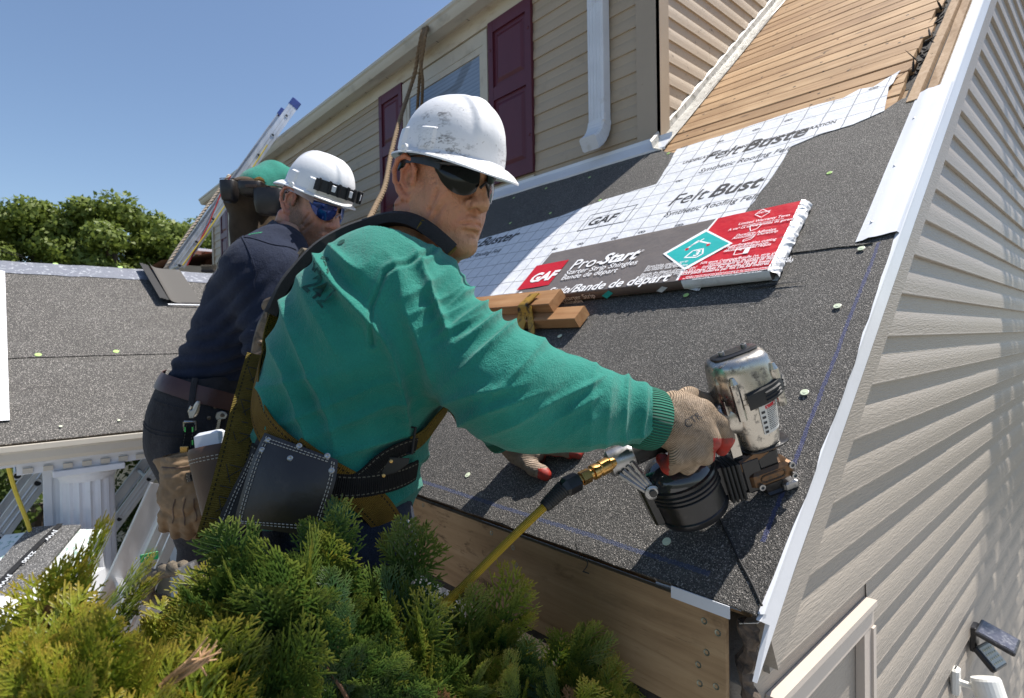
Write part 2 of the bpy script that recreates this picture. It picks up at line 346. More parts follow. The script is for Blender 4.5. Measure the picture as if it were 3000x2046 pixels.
# words on the felt
def on_felt(txt, px, py, size, **k):
    p = onroof(px, py, .0108); return text(txt, size, p, EX, RE, m_ink, felt, **k)
for (px, py, sc, wd) in ((2052, 478, .9, 'Buste'), (1950, 606, .9, 'Bust'), (1335, 738, .98, 'Buster'), (1170, 858, .98, 'Buster')):
    on_felt('Felt', px, py, .135*sc, shear=.25, sx=.92)
    q = onroof(px, py, .0108)+EX*.205*sc
    text(wd, .135*sc, q, EX, RE, m_ink, felt, bold=.022, shear=.25, sx=.92)
    on_felt('Synthetic Roofing Felt', px-8, py+27/sc, .056*sc, shear=.2, bold=.004, sx=.86)
# GAF logo in a frame
c = onroof(1730, 660, .0108); text('GAF', .085, c-EX*.03, EX, RE, m_ink, felt, bold=.03, shear=.2)
g = G(); a = c+EX*-.06+RE*-.035
for (o, d, L) in ((a, EX, .27), (a+RE*.135, EX, .274), (a, RE, .135), (a+EX*.27, RE, .135)):
    w = np.cross(RN, d)*.004; g.add([o, o+d*L, o+d*L+w, o+w], [[0, 1, 2, 3]])
g.ob('logo_frame', m_ink, felt)
text('UNDERLAYMENT BUILDING MATERIALS CORPORATION', .032, onroof(1998, 482, .0108), EX, RE*1, m_ink, felt, bold=.02, sx=.8)
for px, py in ((2005, 430), (2110, 415), (2215, 380), (2310, 352), (2432, 290), (2560, 258), (2220, 472), (1990, 530), (2110, 655), (2050, 690), (1990, 660), (1880, 680), (1800, 698), (1700, 715), (1625, 730)):
    p = onroof(px, py, .0108)
    g = G()
    for sgn in (-1, 1):
        cc = p+EX*.007*sgn; g.loft([[cc+(EX*math.cos(q)+RE*math.sin(q))*r for q in np.arange(10)*math.pi/5] for r in (.009, .0065)], caps=False)
    g.add([p-EX*.02-RE*.001, p+EX*.02-RE*.001, p+EX*.02+RE*.001, p-EX*.02+RE*.001], [[0, 1, 2, 3]]); g.ob('lap_mark', m_ink, felt)
# cap nails
g = G().lathe((0, 0, 0), EZ, [(.0005, 0), (.0093, 0), (.0093, .0007), (.0084, .0011), (.004, .001), (.0035, .0018), (.0002, .0019)], 14)
capsrc = g.ob('cap_nail', m_cap, roofdeck); capme = capsrc.data
capw = capme.copy(); capw.materials[0] = m_capw; first = True
for px, py, wv in ((2403, 309, 0), (2490, 353, 0), (2430, 507, 0), (2113, 492, 0), (1958, 450, 0), (1915, 545, 0), (1727, 520, 0), (1600, 552, 0), (1505, 580, 0), (1758, 587, 0), (1612, 625, 0), (1495, 654, 0), (1490, 756, 0), (1378, 778, 0), (2010, 865, 0), (1835, 665, 0),
                   (2357, 1150, 1), (2453, 897, 1), (2523, 728, 1), (1953, 1587, 1), (1370, 1392, 1), (1640, 985, 1)):
    p = onroof(px, py, .008); R = frame(p, EX*.99, RE*.99, RN)
    if first: capsrc.matrix_local = Matrix.Translation(Vector(-ORG[roofdeck.name])) @ R; first = False
    # mesh was authored relative to the parent's origin
    else: inst(capsrc, 'cap_nail', roofdeck, R, capw if wv else capme)
for me in (capme, capw):
    me.transform(Matrix.Translation(Vector(ORG[roofdeck.name])))
# thin torn flap of felt under the bundle
# white drip edge lying along the rake
def strip(prof, s0, s1, mat, name, parent, n=8, wob=.0015):
    rings = []
    for q in np.linspace(s0, s1, n): rings.append([rp(a, q+(k*.004), h+rng.normal(0, wob*.3)) for k, (a, h) in enumerate(prof)])
    g = G(); g.loft(rings, caps=False, closed=False); r2 = [[p-RN*.0008 for p in r] for r in rings]; g.loft(r2, caps=False, closed=False); return autosmooth(g.ob(name, mat, parent), 25)
de = strip([(-.088, .0085), (-.072, .010), (-.058, .014), (-.044, .011), (-.028, .011), (-.010, .012), (.004, .011), (.007, .004), (.006, -.02)], 1.065, 1.95, m_white, 'drip_edge', roofdeck)
for s_ in (1.15, 1.45, 1.75): G().lathe(rp(-.066, s_, .012), RN, [(.004, 0), (.004, .0012), (.001, .002)], 10).ob('nail_head', m_alu, de)
strip([(-.03, .001), (.006, .001), (.0085, -.003), (.008, -.012)], -.012, 5.3, m_white, 'rake_flashing', roofdeck, 20)
# rake boards
def yz(name, poly, x0, x1, mat, parent):
    n = len(poly); return mob(name, [(x1, a, b) for a, b in poly]+[(x0, a, b) for a, b in poly], [list(range(n)), list(range(n, 2*n))[::-1]]+[[i, n+i, n+(i+1) % n, (i+1) % n] for i in range(n)], mat, parent)
def rk(s, p): q = RE*s+RN*p; return (q[1], q[2])
yz('rake_board', [rk(-.018, -.004), rk(-.005, -.04), tuple(hit(2218, 2003, (.007, 0, 0), EX)[1:]), rk(.125, -.060), rk(.3, -.063), rk(.6, -.066), rk(SR, -.070), rk(SR, -.004)], -.001, .007, m_white, house)
yz('rake_moulding', [rk(.02, -.005), rk(-.03, -.165), rk(SR, -.165), rk(SR, -.005)], -.036, -.006, m_siding2, house)
# gable wall
XG = -.036
def dutch(L, E=.1222, lip=.0118):
    return [(0, 0), (lip, 0.0), (lip+.0008, .003), (lip, .007), (lip-.0012, .034), (lip-.0032, .050), (lip-.0060, .062), (lip-.0088, .071), (lip*.12, .080), (.0008, .092), (.0004, .104), (.0004, E+.004), (0, E+.004)]
gw = yz('gable_wall', [(.02, -2.6), (7.98, -2.6), (7.98, -.1), (4.0, 3.35), (.02, -.16)], -.18, XG-.001, m_siding2, house)
z0 = -2.6+.005; E = .1222; off = (.453-z0) % E
z = z0+off-E
WX0, WX1, WZ0, WZ1 = .12, .60, -1.3, -.22        # opening in the gable wall
def rake_y(z): return (z+.155/math.cos(TH))/math.tan(TH)
while z < 3.2:
    if z > -2.61:
        y0 = max(.022, rake_y(z+.03)); y1 = 8-y0
        segs = [(y0, y1)]
        if z < WZ1+.02 and z+E > WZ0: segs = [(WX1+.075, y1)]
        # laps where two lengths of vinyl meet
        for a, b in segs:
            lap = random.uniform(1.2, 2.4) if random.random() < .6 else None
            parts = [(a, b)] if lap is None or a+lap > b else [(a, a+lap), (a+lap-.02, b)]
            for i, (p, q) in enumerate(parts):
                G().ext(dutch(0), (XG+(.0012 if i == 0 and len(parts) > 1 else 0), p, z), EX, EZ, EY, q-p).ob('siding_board', m_siding2, gw)
    z += E
# window in the gable wall
wn = G()
def bar(g, y0, y1, z0, z1, x0, x1): g.box((x0, y0, z0), (x1-x0, 0, 0), (0, y1-y0, 0), (0, 0, z1-z0))
bar(wn, WX0-.02, WX1+.07, WZ1, WZ1+.014, XG, -.008); bar(wn, WX0, WX1+.07, WZ1-.05, WZ1-.001, XG, -.016); bar(wn, WX1, WX1+.0695, WZ0, WZ1-.051, XG, -.0165); bar(wn, WX1+.05, WX1+.072, WZ0, WZ1-.052, XG, -.011)
bar(wn, WX0-.02, WX0+.035, WZ0, WZ1-.051, XG, -.004); bar(wn, WX0-.02, WX1+.07, WZ0-.05, WZ0-.001, XG, .0)
m_pinktrim = M('pale_window_trim', (.52, .45, .385), .4, .05, 4, .0005, 50)
wino = wn.ob('window', m_pinktrim, house)
g = G(); bar(g, WX0+.036, WX1-.001, WZ0, WZ1-.052, -.06, -.05); g.ob('pane', M('brown_shade', (.085, .062, .036), .85, .1, 5, spec=.1), wino)
# corner post at the eave end of the gable wall
G().box((-.12, .005, -2.6), (.095, 0, 0), (0, .075, 0), (0, 0, 2.36)).ob('corner_post', m_siding2, house)
m_rot = M('rotten_brown_wood', (.075, .05, .035), .9, .6, 16, .006, 30, col2=(.16, .12, .09), dirt=((.012, .01, .01), 22, .45, .6))
rings = []
for i, z_ in enumerate(np.linspace(-.035, -.30, 26)):
    y_ = .012+.16*(-z_)*.5; w = .014+.005*math.sin(i*1.1)+rng.normal(0, .002); rings.append([np.array([-.030+(w+rng.normal(0, .002))*math.cos(q)+.006*math.sin(i*.5), y_+(.016+rng.normal(0, .002))*math.sin(q), z_+rng.normal(0, .002)]) for q in np.arange(9)*2*math.pi/9])
G().loft(rings).ob('rotten_rafter_tail', m_rot, house)
G().cbox((-.024, .030, -.205), (1, 0, .2), EY, (-.2, 0, 1), .03, .03, .05, .3).ob('grey_wood_block', m_dark, house)
for (y_, z_, w, a_) in ((.012, -.03, .035, .4), (.045, -.235, .04, -.3)): G().cbox((-.018, y_, z_), nrm([1, 0, a_]), EY, nrm([-a_, 0, 1]), w, .03, .002, .2).ob('bent_flashing', m_alu, house)
# plywood fascia and soffit edge
m_ply2 = m_ply.copy(); m_ply2.name = 'stained_plywood'; t = m_ply2.node_tree; b = t.nodes['Principled BSDF']; src = b.inputs['Base Color'].links[0].from_socket; v = coords(t, 'Object', (3.5, 1, 9))
f = math_(t, 'MULTIPLY', ramp(t, noise(t, v, 3.2, 9, .72, .4), [(.53, (0, 0, 0)), (.66, (1, 1, 1))]), ramp(t, noise(t, coords(t), 2.2, 3), [(.42, (.15, .15, .15)), (.6, (.9, .9, .9))])); c = mixc(t, f, src, (.07, .04, .022)); c = mixc(t, ramp(t, noise(t, coords(t, 'Object', (1, 1, 16)), 14, 6, .7), [(.6, (0, 0, 0)), (.68, (.45, .45, .45))]), c, (.13, .085, .05)); t.links.new(c, b.inputs['Base Color'])
fas = G().box((-3.4, -.012, -.234), (3.345, 0, 0), (0, .012, 0), (0, 0, .212)).ob('fascia_board', m_ply2, house)
for px, py in ((1240, 1480), (1440, 1562), (1503, 1605), (1512, 1655), (1212, 1610), (2037, 1745), (2063, 1820), (2103, 1855), (2070, 1912), (2046, 1948), (2050, 2003), (2098, 2012), (1205, 1560)):
    p = hit(px, py, (0, -.012, 0), EY); g = G().lathe(p+EY*.0005, -EY, [(.0065, 0), (.006, .0012), (.003, .0004), (.0005, .0003)], 10); g.ob('screw_head', M('zinc_screw', (.22, .24, .2), .4, .2, 20, metal=.7) if 'zinc_screw' not in bpy.data.materials else bpy.data.materials['zinc_screw'], fas)
text('1', .045, hit(1690, 1640, (0, -.0125, 0), EY), nrm(EX*.8+EZ*.5), nrm(EZ*.8-EX*.4), m_ink, fas, bold=-.02); text('2', .05, hit(1703, 1675, (0, -.0125, 0), EY), EX, EZ, m_ink, fas, bold=-.02)
strip([(-.20, -.006), (-.03, -.006)], -.016, -.013, m_white, 'drip_lip', roofdeck, 2)
G().box((-.16, -.017, -.028), (.115, 0, 0), (0, .003, 0), (0, 0, .022)).ob('drip_edge_metal', m_whitewood, roofdeck)
g = G(); xx = -3.2
while xx < -.1:
    w = random.uniform(.05, .2); d = random.uniform(.008, .03); g.box((xx, -.008+random.uniform(0, .01), -.236-d), (w, 0, random.uniform(-.006, .006)), (0, .05, 0), (0, 0, d)); xx += w+random.uniform(0, .04)
g.ob('ragged_soffit_edge', m_dark, house)
G().box((XL, .0, -.262), (-XL-.06, 0, 0), (0, .16, 0), (0, 0, .018)).ob('soffit', m_dark, house)
# front wall under the eave
fw = G().box((XL, .16, -2.6), (-XL-.05, 0, 0), (0, .12, 0), (0, 0, 2.35)).ob('front_wall', m_siding, house)
z = -2.58
while z < -.3:
    G().ext(dutch(0), (-1.0, .158, z), -EY, EZ, EX, .88).ob('siding_board', m_siding, fw); G().ext(dutch(0), (-2.9, .158, z), -EY, EZ, EX, .9).ob('siding_board', m_siding, fw); z += E
dr = G()
for xx in (-1.30, -1.27, -1.245, -1.215, -1.18, -1.13, -1.09): dr.box((xx, .105+random.uniform(0, .02), -2.6), (.022, 0, 0), (0, .05, 0), (0, 0, 2.33))
dr.box((-1.33, .13, -2.6), (.29, 0, 0), (0, .028, 0), (0, 0, 2.33)); dr.ob('door_casing', m_whitewood, house)
G().box((-2.0, .14, -2.6), (.66, 0, 0), (0, .018, 0), (0, 0, 2.33)).ob('door', m_whitewood, house)
G().box((-1.75, .13, -1.6), (.38, 0, 0), (0, .008, 0), (0, 0, 1.2)).ob('door_pane', M('brown_glass', (.16, .15, .13), .15, .3, 6, spec=.7), house)
# ---- dormer front
dw = G().box((XL, YD, .9), (XD-XL-.002, 0, 0), (0, .1, 0), (0, 0, 1.9)).ob('dormer_wall', m_siding, house)
wins = [(-3.86, -2.70, 1.55, 2.70), (-9.1, -7.95, 1.55, 2.70)]
z = 1.55+.02-2*E
while z < 2.70:
    edges = [XL]; cuts = sorted([(w[0]-.42, w[1]+.44) for w in wins]) if z+E > 1.56 else []
    if z < 1.45: cuts = []
    a = XL+.09
    for c0, c1 in cuts+[(-1.42, None)]:
        if c0 > a: G().ext(dutch(0, lip=.009), (a, YD-.001, z), -EY, EZ, EX, c0-a).ob('siding_board', m_siding, dw)
        if c1 is None: break
        a = c1
    z += E
G().box((-1.42, YD-.022, 1.3), (.15, 0, 0), (0, .022, 0), (0, 0, 1.5)).ob('corner_post', m_tan, house)
G().box((XL, YD-.022, 1.3), (.09, 0, 0), (0, .022, 0), (0, 0, 1.5)).ob('corner_post', m_tan, house)
def shutter(x0, x1, z0, z1):
    g = G(); y = YD-.030; fw_ = .052
    def b(a, c, d, e, t0=.0, t1=.024): g.box((a, y+t0, d), (c-a, 0, 0), (0, t1, 0), (0, 0, e-d))
    b(x0, x0+fw_, z0, z1); b(x1-fw_, x1, z0, z1); zm = z0+(z1-z0)*.55
    for d, e in ((z0, z0+.08), (zm-.045, zm+.045), (z1-.08, z1)): b(x0+fw_, x1-fw_, d, e, .0012, .02)
    sh = g.ob('shutter', m_maroon, house)
    for d, e in ((z0+.08, zm-.045), (zm+.045, z1-.08)):
        a, c = x0+fw_, x1-fw_; rings = []
        for ins, dep in ((0, .016), (.018, .020), (.05, .006), (.055, .005)): rings.append([(a+ins, y+dep, d+ins), (c-ins, y+dep, d+ins), (c-ins, y+dep, e-ins), (a+ins, y+dep, e-ins)])
        G().loft(rings).ob('raised_panel', m_maroon, sh)
    for xx in (x0+.026, x1-.026):
        for zz in (z0+.25, z1-.2): G().lathe((xx, y, zz), -EY, [(.011, 0), (.009, .004), (.003, .006)], 10).ob('rivet', m_maroon, sh)
def dwindow(x0, x1, z0, z1):
    y = YD-.022; g = G()
    def b(a, c, d, e, t0=0., t1=.022): g.box((a, y+t0, d), (c-a, 0, 0), (0, t1, 0), (0, 0, e-d))
    b(x0, x1, z1-.10, z1); b(x0, x0+.06, z0, z1-.101); b(x1-.05, x1, z0, z1-.101); b(x0-.02, x1+.02, z0-.05, z0-.001, -.02)
    b(x0+.061, x1-.051, z1-.15, z1-.101, .003); b(x0+.061, x0+.10, z0, z1-.151, .003); b(x1-.09, x1-.051, z0, z1-.151, .003)
    w = g.ob('window', m_trim, house)
    G().box((x0+.101, y+.012, z0), (x1-x0-.192, 0, 0), (0, .003, 0), (0, 0, z1-z0-.152)).ob('pane', m_glassblind, w)
    return w
mt, t, b = nodes('glass_over_blinds'); v = coords(t, 'Object'); sx = N(t, 'SeparateXYZ'); t.links.new(v, sx.inputs[0])
sl_ = math_(t, 'FRACT', math_(t, 'MULTIPLY', sx.outputs[2], 34)); c = ramp(t, sl_, [(0, (.12, .15, .2)), (.25, (.20, .25, .33)), (1, (.25, .31, .4))]); t.links.new(c, b.inputs['Base Color']); b.inputs['Roughness'].default_value = .05; b.inputs['Specular IOR Level'].default_value = .9
m_glassblind = mt
for w in wins:
    dwindow(*w); shutter(w[0]-.41, w[0]-.005, 1.57, 2.72); shutter(w[1]+.02, w[1]+.46, 1.57, 2.72)
    G().box((w[0]-.42, YD-.02, 1.52), (w[1]-w[0]+.88, 0, 0), (0, .02, 0), (0, 0, .03)).ob('sill_trim', m_trim, house)
# eave: frieze, soffit, gutter, roof
G().box((XL, YD-.02, 2.72), (XD-XL+.02, 0, 0), (0, .02, 0), (0, 0, .12)).ob('frieze_board', m_frieze, house)
G().box((XL-.04, YD-.07, 2.84), (XD-XL+.10, 0, 0), (0, .07, 0), (0, 0, .012)).ob('soffit', m_frieze, house)
for i in range(24):
    xx = -1.3-i*.4; G().box((xx, YD-.068, 2.8385), (.004, 0, 0), (0, .047, 0), (0, 0, .0015)).ob('soffit_joint', m_dark, house)
gp = [(0, 0), (.085, 0), (.092, .012), (.104, .030), (.112, .055), (.125, .068), (.127, .088), (.120, .096), (.112, .092), (.112, .085), (.008, .085), (0, .085)]
gut = G().ext(gp, (XL-.05, YD-.072, 2.815), -EY, EZ, EX, XD-XL+.14).ob('gutter', m_gutter, house); autosmooth(gut, 20)
g = G(); g.add([(XL-.05, YD-.10, 2.91), (XD+.1, YD-.10, 2.91), (XD+.1, 4.0, 3.62), (XL-.05, 4.0, 3.62), (XL-.05, YD-.10, 2.88), (XD+.1, YD-.10, 2.88), (XD+.1, 4.0, 3.56), (XL-.12, 4.0, 3.56)], [[0, 1, 2, 3], [7, 6, 5, 4], [0, 4, 5, 1], [1, 5, 6, 2], [2, 6, 7, 3], [3, 7, 4, 0]])
g.ob('dormer_roof', m_roof2, house)
# dormer side wall: boards run up to the roof line
ds = yz('dormer_side_wall', [(YD, 1.3), (4.1, 3.5), (4.1, 3.6), (YD, 2.86)], XD-.1, XD-.002, m_siding3, house)
z = 1.35
while z < 3.4:
    yy = (z+.03)/math.tan(TH); y0, y1 = YD+.0, min(yy, 4.0)
    if y1 > y0+.02: G().ext(dutch(0, lip=.009), (XD, y0, z), EX, EZ, EY, y1-y0+.06).ob('siding_board', m_siding3, ds)
    z += E
G().box((XD-.001, YD-.022, 1.3), (.02, 0, 0), (0, .09, 0), (0, 0, 1.5)).ob('corner_post', m_tan, house)
# flashing along the foot of the dormer walls
m_flash = M('grimy_flashing', (.52, .50, .45), .45, .1, 5, .001, 40, dirt=((.10, .09, .06), 28, .5, .72))
P = []
for s_ in np.linspace(2.17, SR, 14): P.append([rp(XD+.004, s_+.02, .06), rp(XD+.012, s_+.012, .05), rp(XD+.016, s_, .02+.004*math.sin(s_*9)), rp(XD+.075, s_-.03, .010+.006*math.sin(s_*7)), rp(XD+.078, s_-.03, .004)])
g = G(); g.loft(P, caps=False, closed=False); g.ob('step_flashing', m_flash, house)
P = []
for x_ in np.linspace(XL, XD+.09, 40):
    w = .004*math.sin(x_*11)+.003*math.sin(x_*27); P.append([(x_, YD-.024, 1.535), (x_, YD-.026, 1.515), np.array([x_, YD-.04, 1.50])+w*EZ, rp(x_, 2.165+w, .016), rp(x_, 2.16+w, .004)])
g = G(); g.loft(P, caps=False, closed=False); g.ob('head_flashing', m_white, house)
# downspout
def rrect(c, x, y, w, h, b=.12):
    q = b*min(w, h); W, H = w/2, h/2; return [c+x*u+y*v_ for u, v_ in ((-W+q, -H), (W-q, -H), (W, -H+q), (W, H-q), (W-q, H), (-W+q, H), (-W, H-q), (-W, -H+q))]
cx_, cyy = -1.66, YD-.05
g = G(); g.loft([rrect(np.array([cx_, cyy, zz]), EX, EY, .115, .075) for zz in (1.70, 2.4, 2.82)]); dsp = g.ob('downspout', m_whitewood, house)
for xx in (-.036, -.012, .012, .036): G().box((cx_+xx-.003, cyy-.0405, 1.72), (.006, 0, 0), (0, .004, 0), (0, 0, 1.1)).ob('flute', m_whitewood, dsp)
rings = []
for i in range(13):
    a = i/12*math.radians(62); R_ = .16; k = (1+.035*(i % 2)); c = np.array([cx_-.01*i/12, cyy-R_+R_*math.cos(a), 1.715-R_*math.sin(a)-.0]); yv = np.array([0, math.cos(a), math.sin(a)*-1]) ; yv = np.array([0, math.cos(a), -math.sin(a)])
    rings.append(rrect(c, EX, nrm(np.array([0, math.cos(a), -math.sin(a)])*1), .12*k, .08*k))
t_ = np.array([-.25, -math.sin(math.radians(62)), -math.cos(math.radians(62))*.55]); 
g = G(); g.loft(rings); g.ob('downspout_elbow', m_whitewood, dsp); G().box((cx_+.055, cyy-.045, 1.70), (.012, 0, 0), (0, .02, 0), (0, 0, .04)).ob('bracket', m_white, dsp)
# ================================================================== PORCH, LADDERS, BACKGROUND
PH = math.atan2(.94, 1.41); PE = np.array([-2.92, 0, .05]); PD = np.array([math.cos(PH), 0, -math.sin(PH)]); PN = np.array([math.sin(PH), 0, math.cos(PH)]); SLP = 1.41/math.cos(PH)
def pp(y, s, h=0.): return PE+EY*y-PD*s+PN*h        # s up the slope from the eave
def pxs(px, py):
    q = hit(px, py, PE, PN); return (q[1], -(q-PE)@PD)
porch = thing('porch', 'small gabled porch with grey felted roof, almond gutter and white fluted column', 'porch', (-4.33, 0, -2.6))
YF = -1.02
def psheet(poly, h, thick, mat, name, parent, wob=.0015, div=.06):
    pts = []
    for i in range(len(poly)):
        a, b = np.array(poly[i]), np.array(poly[(i+1) % len(poly)]); n = max(1, int(np.linalg.norm(b-a)/div))
        for q in range(n): pts.append(a+(b-a)*q/n+(rng.normal(0, wob, 2) if q else 0))
    v = [pp(p[0], p[1], h) for p in pts]; n = len(v); w = [q-PN*thick for q in v]
    return mob(name, v+w, [list(range(n))]+[[i, (i+1) % n, n+(i+1) % n, n+i] for i in range(n)], mat, parent, uv=[tuple(p) for p in pts]*2)
def pmir(P): return np.array([-4.33*2-P[0], P[1], P[2]])
g = G(); g.box(pp(YF, 0, -.004), EY*(2.3), -PD*SLP, PN*-.05); proof = g.ob('roof', m_ply, porch)
g = G(); a = [pmir(pp(YF, 0, 0)), pmir(pp(1.28, 0, 0)), pmir(pp(1.28, SLP, 0)), pmir(pp(YF, SLP, 0))]; g.add(a+[p-EZ*.05 for p in a], [[0, 1, 2, 3], [7, 6, 5, 4], [0, 4, 5, 1], [1, 5, 6, 2], [2, 6, 7, 3], [3, 7, 4, 0]]); g.ob('far_slope', m_roof2, proof)
sm = pxs(280, 1045)[1]
psheet([(YF, -.02), (1.28, -.02), (1.28, sm+.06), (YF, sm+.05)], .003, .006, m_roof2, 'underlayment', proof)
psheet([(YF, sm-.005), (-.5, sm), (1.28, sm+.004), (1.28, SLP-.02), (YF, SLP-.02)], .008, .006, m_roof2, 'underlayment', proof)
m_ridge = M('scuffed_pale_ridge', (.22, .24, .29), .7, .3, 20, .003, 60, dirt=((.33, .35, .39), 34, .54, .62), col2=(.15, .16, .20))
s1_ = pxs(280, 818)[1]
g = G(); P = []
for y_ in np.linspace(YF, 1.28, 30):
    w = rng.normal(0, .002); P.append([pp(y_, s1_+w*2, .012), pp(y_, SLP-.03, .016+w), pp(y_, SLP, .022+w), pmir(pp(y_, SLP-.03, .014+w)), pmir(pp(y_, s1_, .01))])
g.loft(P, caps=False, closed=False); g.ob('ridge_strip', m_ridge, proof)
for px, py in ((162, 781), (352, 790), (112, 1044), (340, 1034), (535, 1025), (348, 1236), (178, 1254)):
    q = hit(px, py, PE, PN)+PN*(.010 if py > 800 else .018); sc = 1.6 if py < 1200 else .7
    inst(capsrc, 'cap_nail', proof, frame(q, EY*sc, PD*sc, PN), capme if py < 1200 else capw)
# loose folded patch of felt over the ridge with a curled left edge
y0, y1 = pxs(492, 890)[0], pxs(592, 900)[0]; s0_, s2_ = pxs(505, 897)[1], SLP
g = G(); P = []
for i, f in enumerate(np.linspace(0, 1, 14)):
    y_ = y0+(y1-y0)*f; lift = .05*math.exp(-f*9)+.008; P.append([pp(y_-.05*(1-q)-.0, s2_-(s2_-s0_)*q+.02*(1-q), .018+lift*(1-.4*q)) for q in np.linspace(0, 1, 10)])
g.loft(P, caps=False, closed=False); patch = g.ob('felt_patch', m_roof2, proof)
g.v = []; g.f = []
for k in range(3):
    P = []
    for q in np.linspace(0, 1, 8): P.append(pp(y0-.05*(1-q)-.02-.018*k, s2_-(s2_-s0_)*q, .02+.035*(1-q*.3)+.006*k))
    G().loft([[p, p+PN*.004, p+PN*.004+EY*.02, p+EY*.02] for p in P]).ob('curled_edge', m_black, patch)
for k, (a, mt_) in enumerate(((.0, m_black), (.045, m_black), (.075, m_white))):
    G().box(pp(y0-.01, s0_+.06-a, .016+.002*k), EY*(y1-y0+.03+.02*k), PD*.010, PN*.006).ob('patch_seam', mt_, patch)
# rake metal along the front edge
g = G(); P = [[pp(YF-.004, s_, -.04), pp(YF-.004, s_, .012), pp(YF+.03, s_, .018), pp(YF+.055, s_, .014), pp(hit(12, 1000, PE, PN)[1]+.012, s_, .013), pp(hit(12, 1000, PE, PN)[1]+.012, s_, .004)] for s_ in np.linspace(pxs(25, 1238)[1], SLP, 6)]
g.loft(P, caps=False, closed=False); dr_ = autosmooth(g.ob('rake_metal', m_white, proof), 20)
for py in (865, 970, 1090): G().lathe(hit(7, py, PE, PN)+PN*.016, PN, [(.006, 0), (.006, .001), (.001, .002)], 8).ob('nail_head', m_alu, dr_)
# gutter and dentil beam
gp2 = [(0, .0), (.02, .0), (.035, .018), (.04, .05), (.055, .062), (.055, .085), (.0, .085)]
autosmooth(G().ext(gp2, (PE[0]-.01, YF, PE[2]-.105), EX, EZ, EY, 2.0).ob('gutter', m_gutter, porch), 25)
G().box((PE[0]-.36, YF+.02, PE[2]-.12), (.352, 0, 0), (0, 2.0, 0), (0, 0, .013)).ob('soffit', m_whitewood, porch)
bm_ = G().box((PE[0]-.30, YF+.1, PE[2]-.165), (.26, 0, 0), (0, 1.9, 0), (0, 0, .044)).ob('beam', m_whitewood, porch)
for i in range(26): G().box((PE[0]-.041, YF+.12+i*.072, PE[2]-.158), (.014, 0, 0), (0, .036, 0), (0, 0, .022)).ob('dentil', m_gutter, bm_)
# columns
def column(cx, cy, r):
    zt = PE[2]-.165; n = 16; rings = []
    def ring(z, R, fl=True):
        out = []
        for i in range(n*4):
            a = 2*math.pi*i/(n*4); q = R-(.010 if fl and i % 4 in (1, 2) else (.004 if fl and i % 4 == 3 else 0)); out.append((cx+q*math.cos(a), cy+q*math.sin(a), z))
        return out
    col = G().loft([ring(z, R) for z, R in ((-2.45, r*1.08), (-1.5, r*1.05), (zt-.075, r*.98))]).ob('column', m_whitewood, porch)
    G().lathe((cx, cy, zt-.076), EZ, [(r*.99, 0), (r*1.02, .012), (r*1.12, .03), (r*1.14, .045)], 40).ob('capital', m_whitewood, col)
    G().cbox((cx, cy, zt-.0155), EX, EY, EZ, r*2.5, r*2.5, .030, .1).ob('abacus', m_whitewood, col)
    G().lathe((cx, cy, -2.58), EZ, [(r*1.35, 0), (r*1.35, .05), (r*1.2, .09), (r*1.1, .13)], 40).ob('base', m_whitewood, col)
cpos = hit(258, 1450, (-3.08, 0, 0), EX); column(cpos[0], cpos[1], .112)
G().box((cpos[0]-.12, hit(150, 1450, (-3.16, 0, 0), EX)[1]-.03, -2.6), (.06, 0, 0), (0, .11, 0), (0, 0, 2.48)).ob('corner_post', m_whitewood, porch)
for k in range(3): G().box((cpos[0]-.06, hit(150, 1450, (-3.16, 0, 0), EX)[1]-.02+.035*k, -2.6), (.008, 0, 0), (0, .022, 0), (0, 0, 2.48)).ob('flute', m_whitewood, porch)
G().box((-5.6, .14, -2.6), (2.3, 0, 0), (0, .018, 0), (0, 0, 2.3)).ob('entrance_wall', m_whitewood, porch)
for xx in (-5.0, -4.6, -4.3, -3.9): G().box((xx, .115, -2.6), (.05, 0, 0), (0, .024, 0), (0, 0, 2.3)).ob('door_trim', m_whitewood, porch)
G().box((-4.27, .13, -2.4), (.36, 0, 0), (0, .008, 0), (0, 0, 1.9)).ob('door_glass', m_glass, porch)

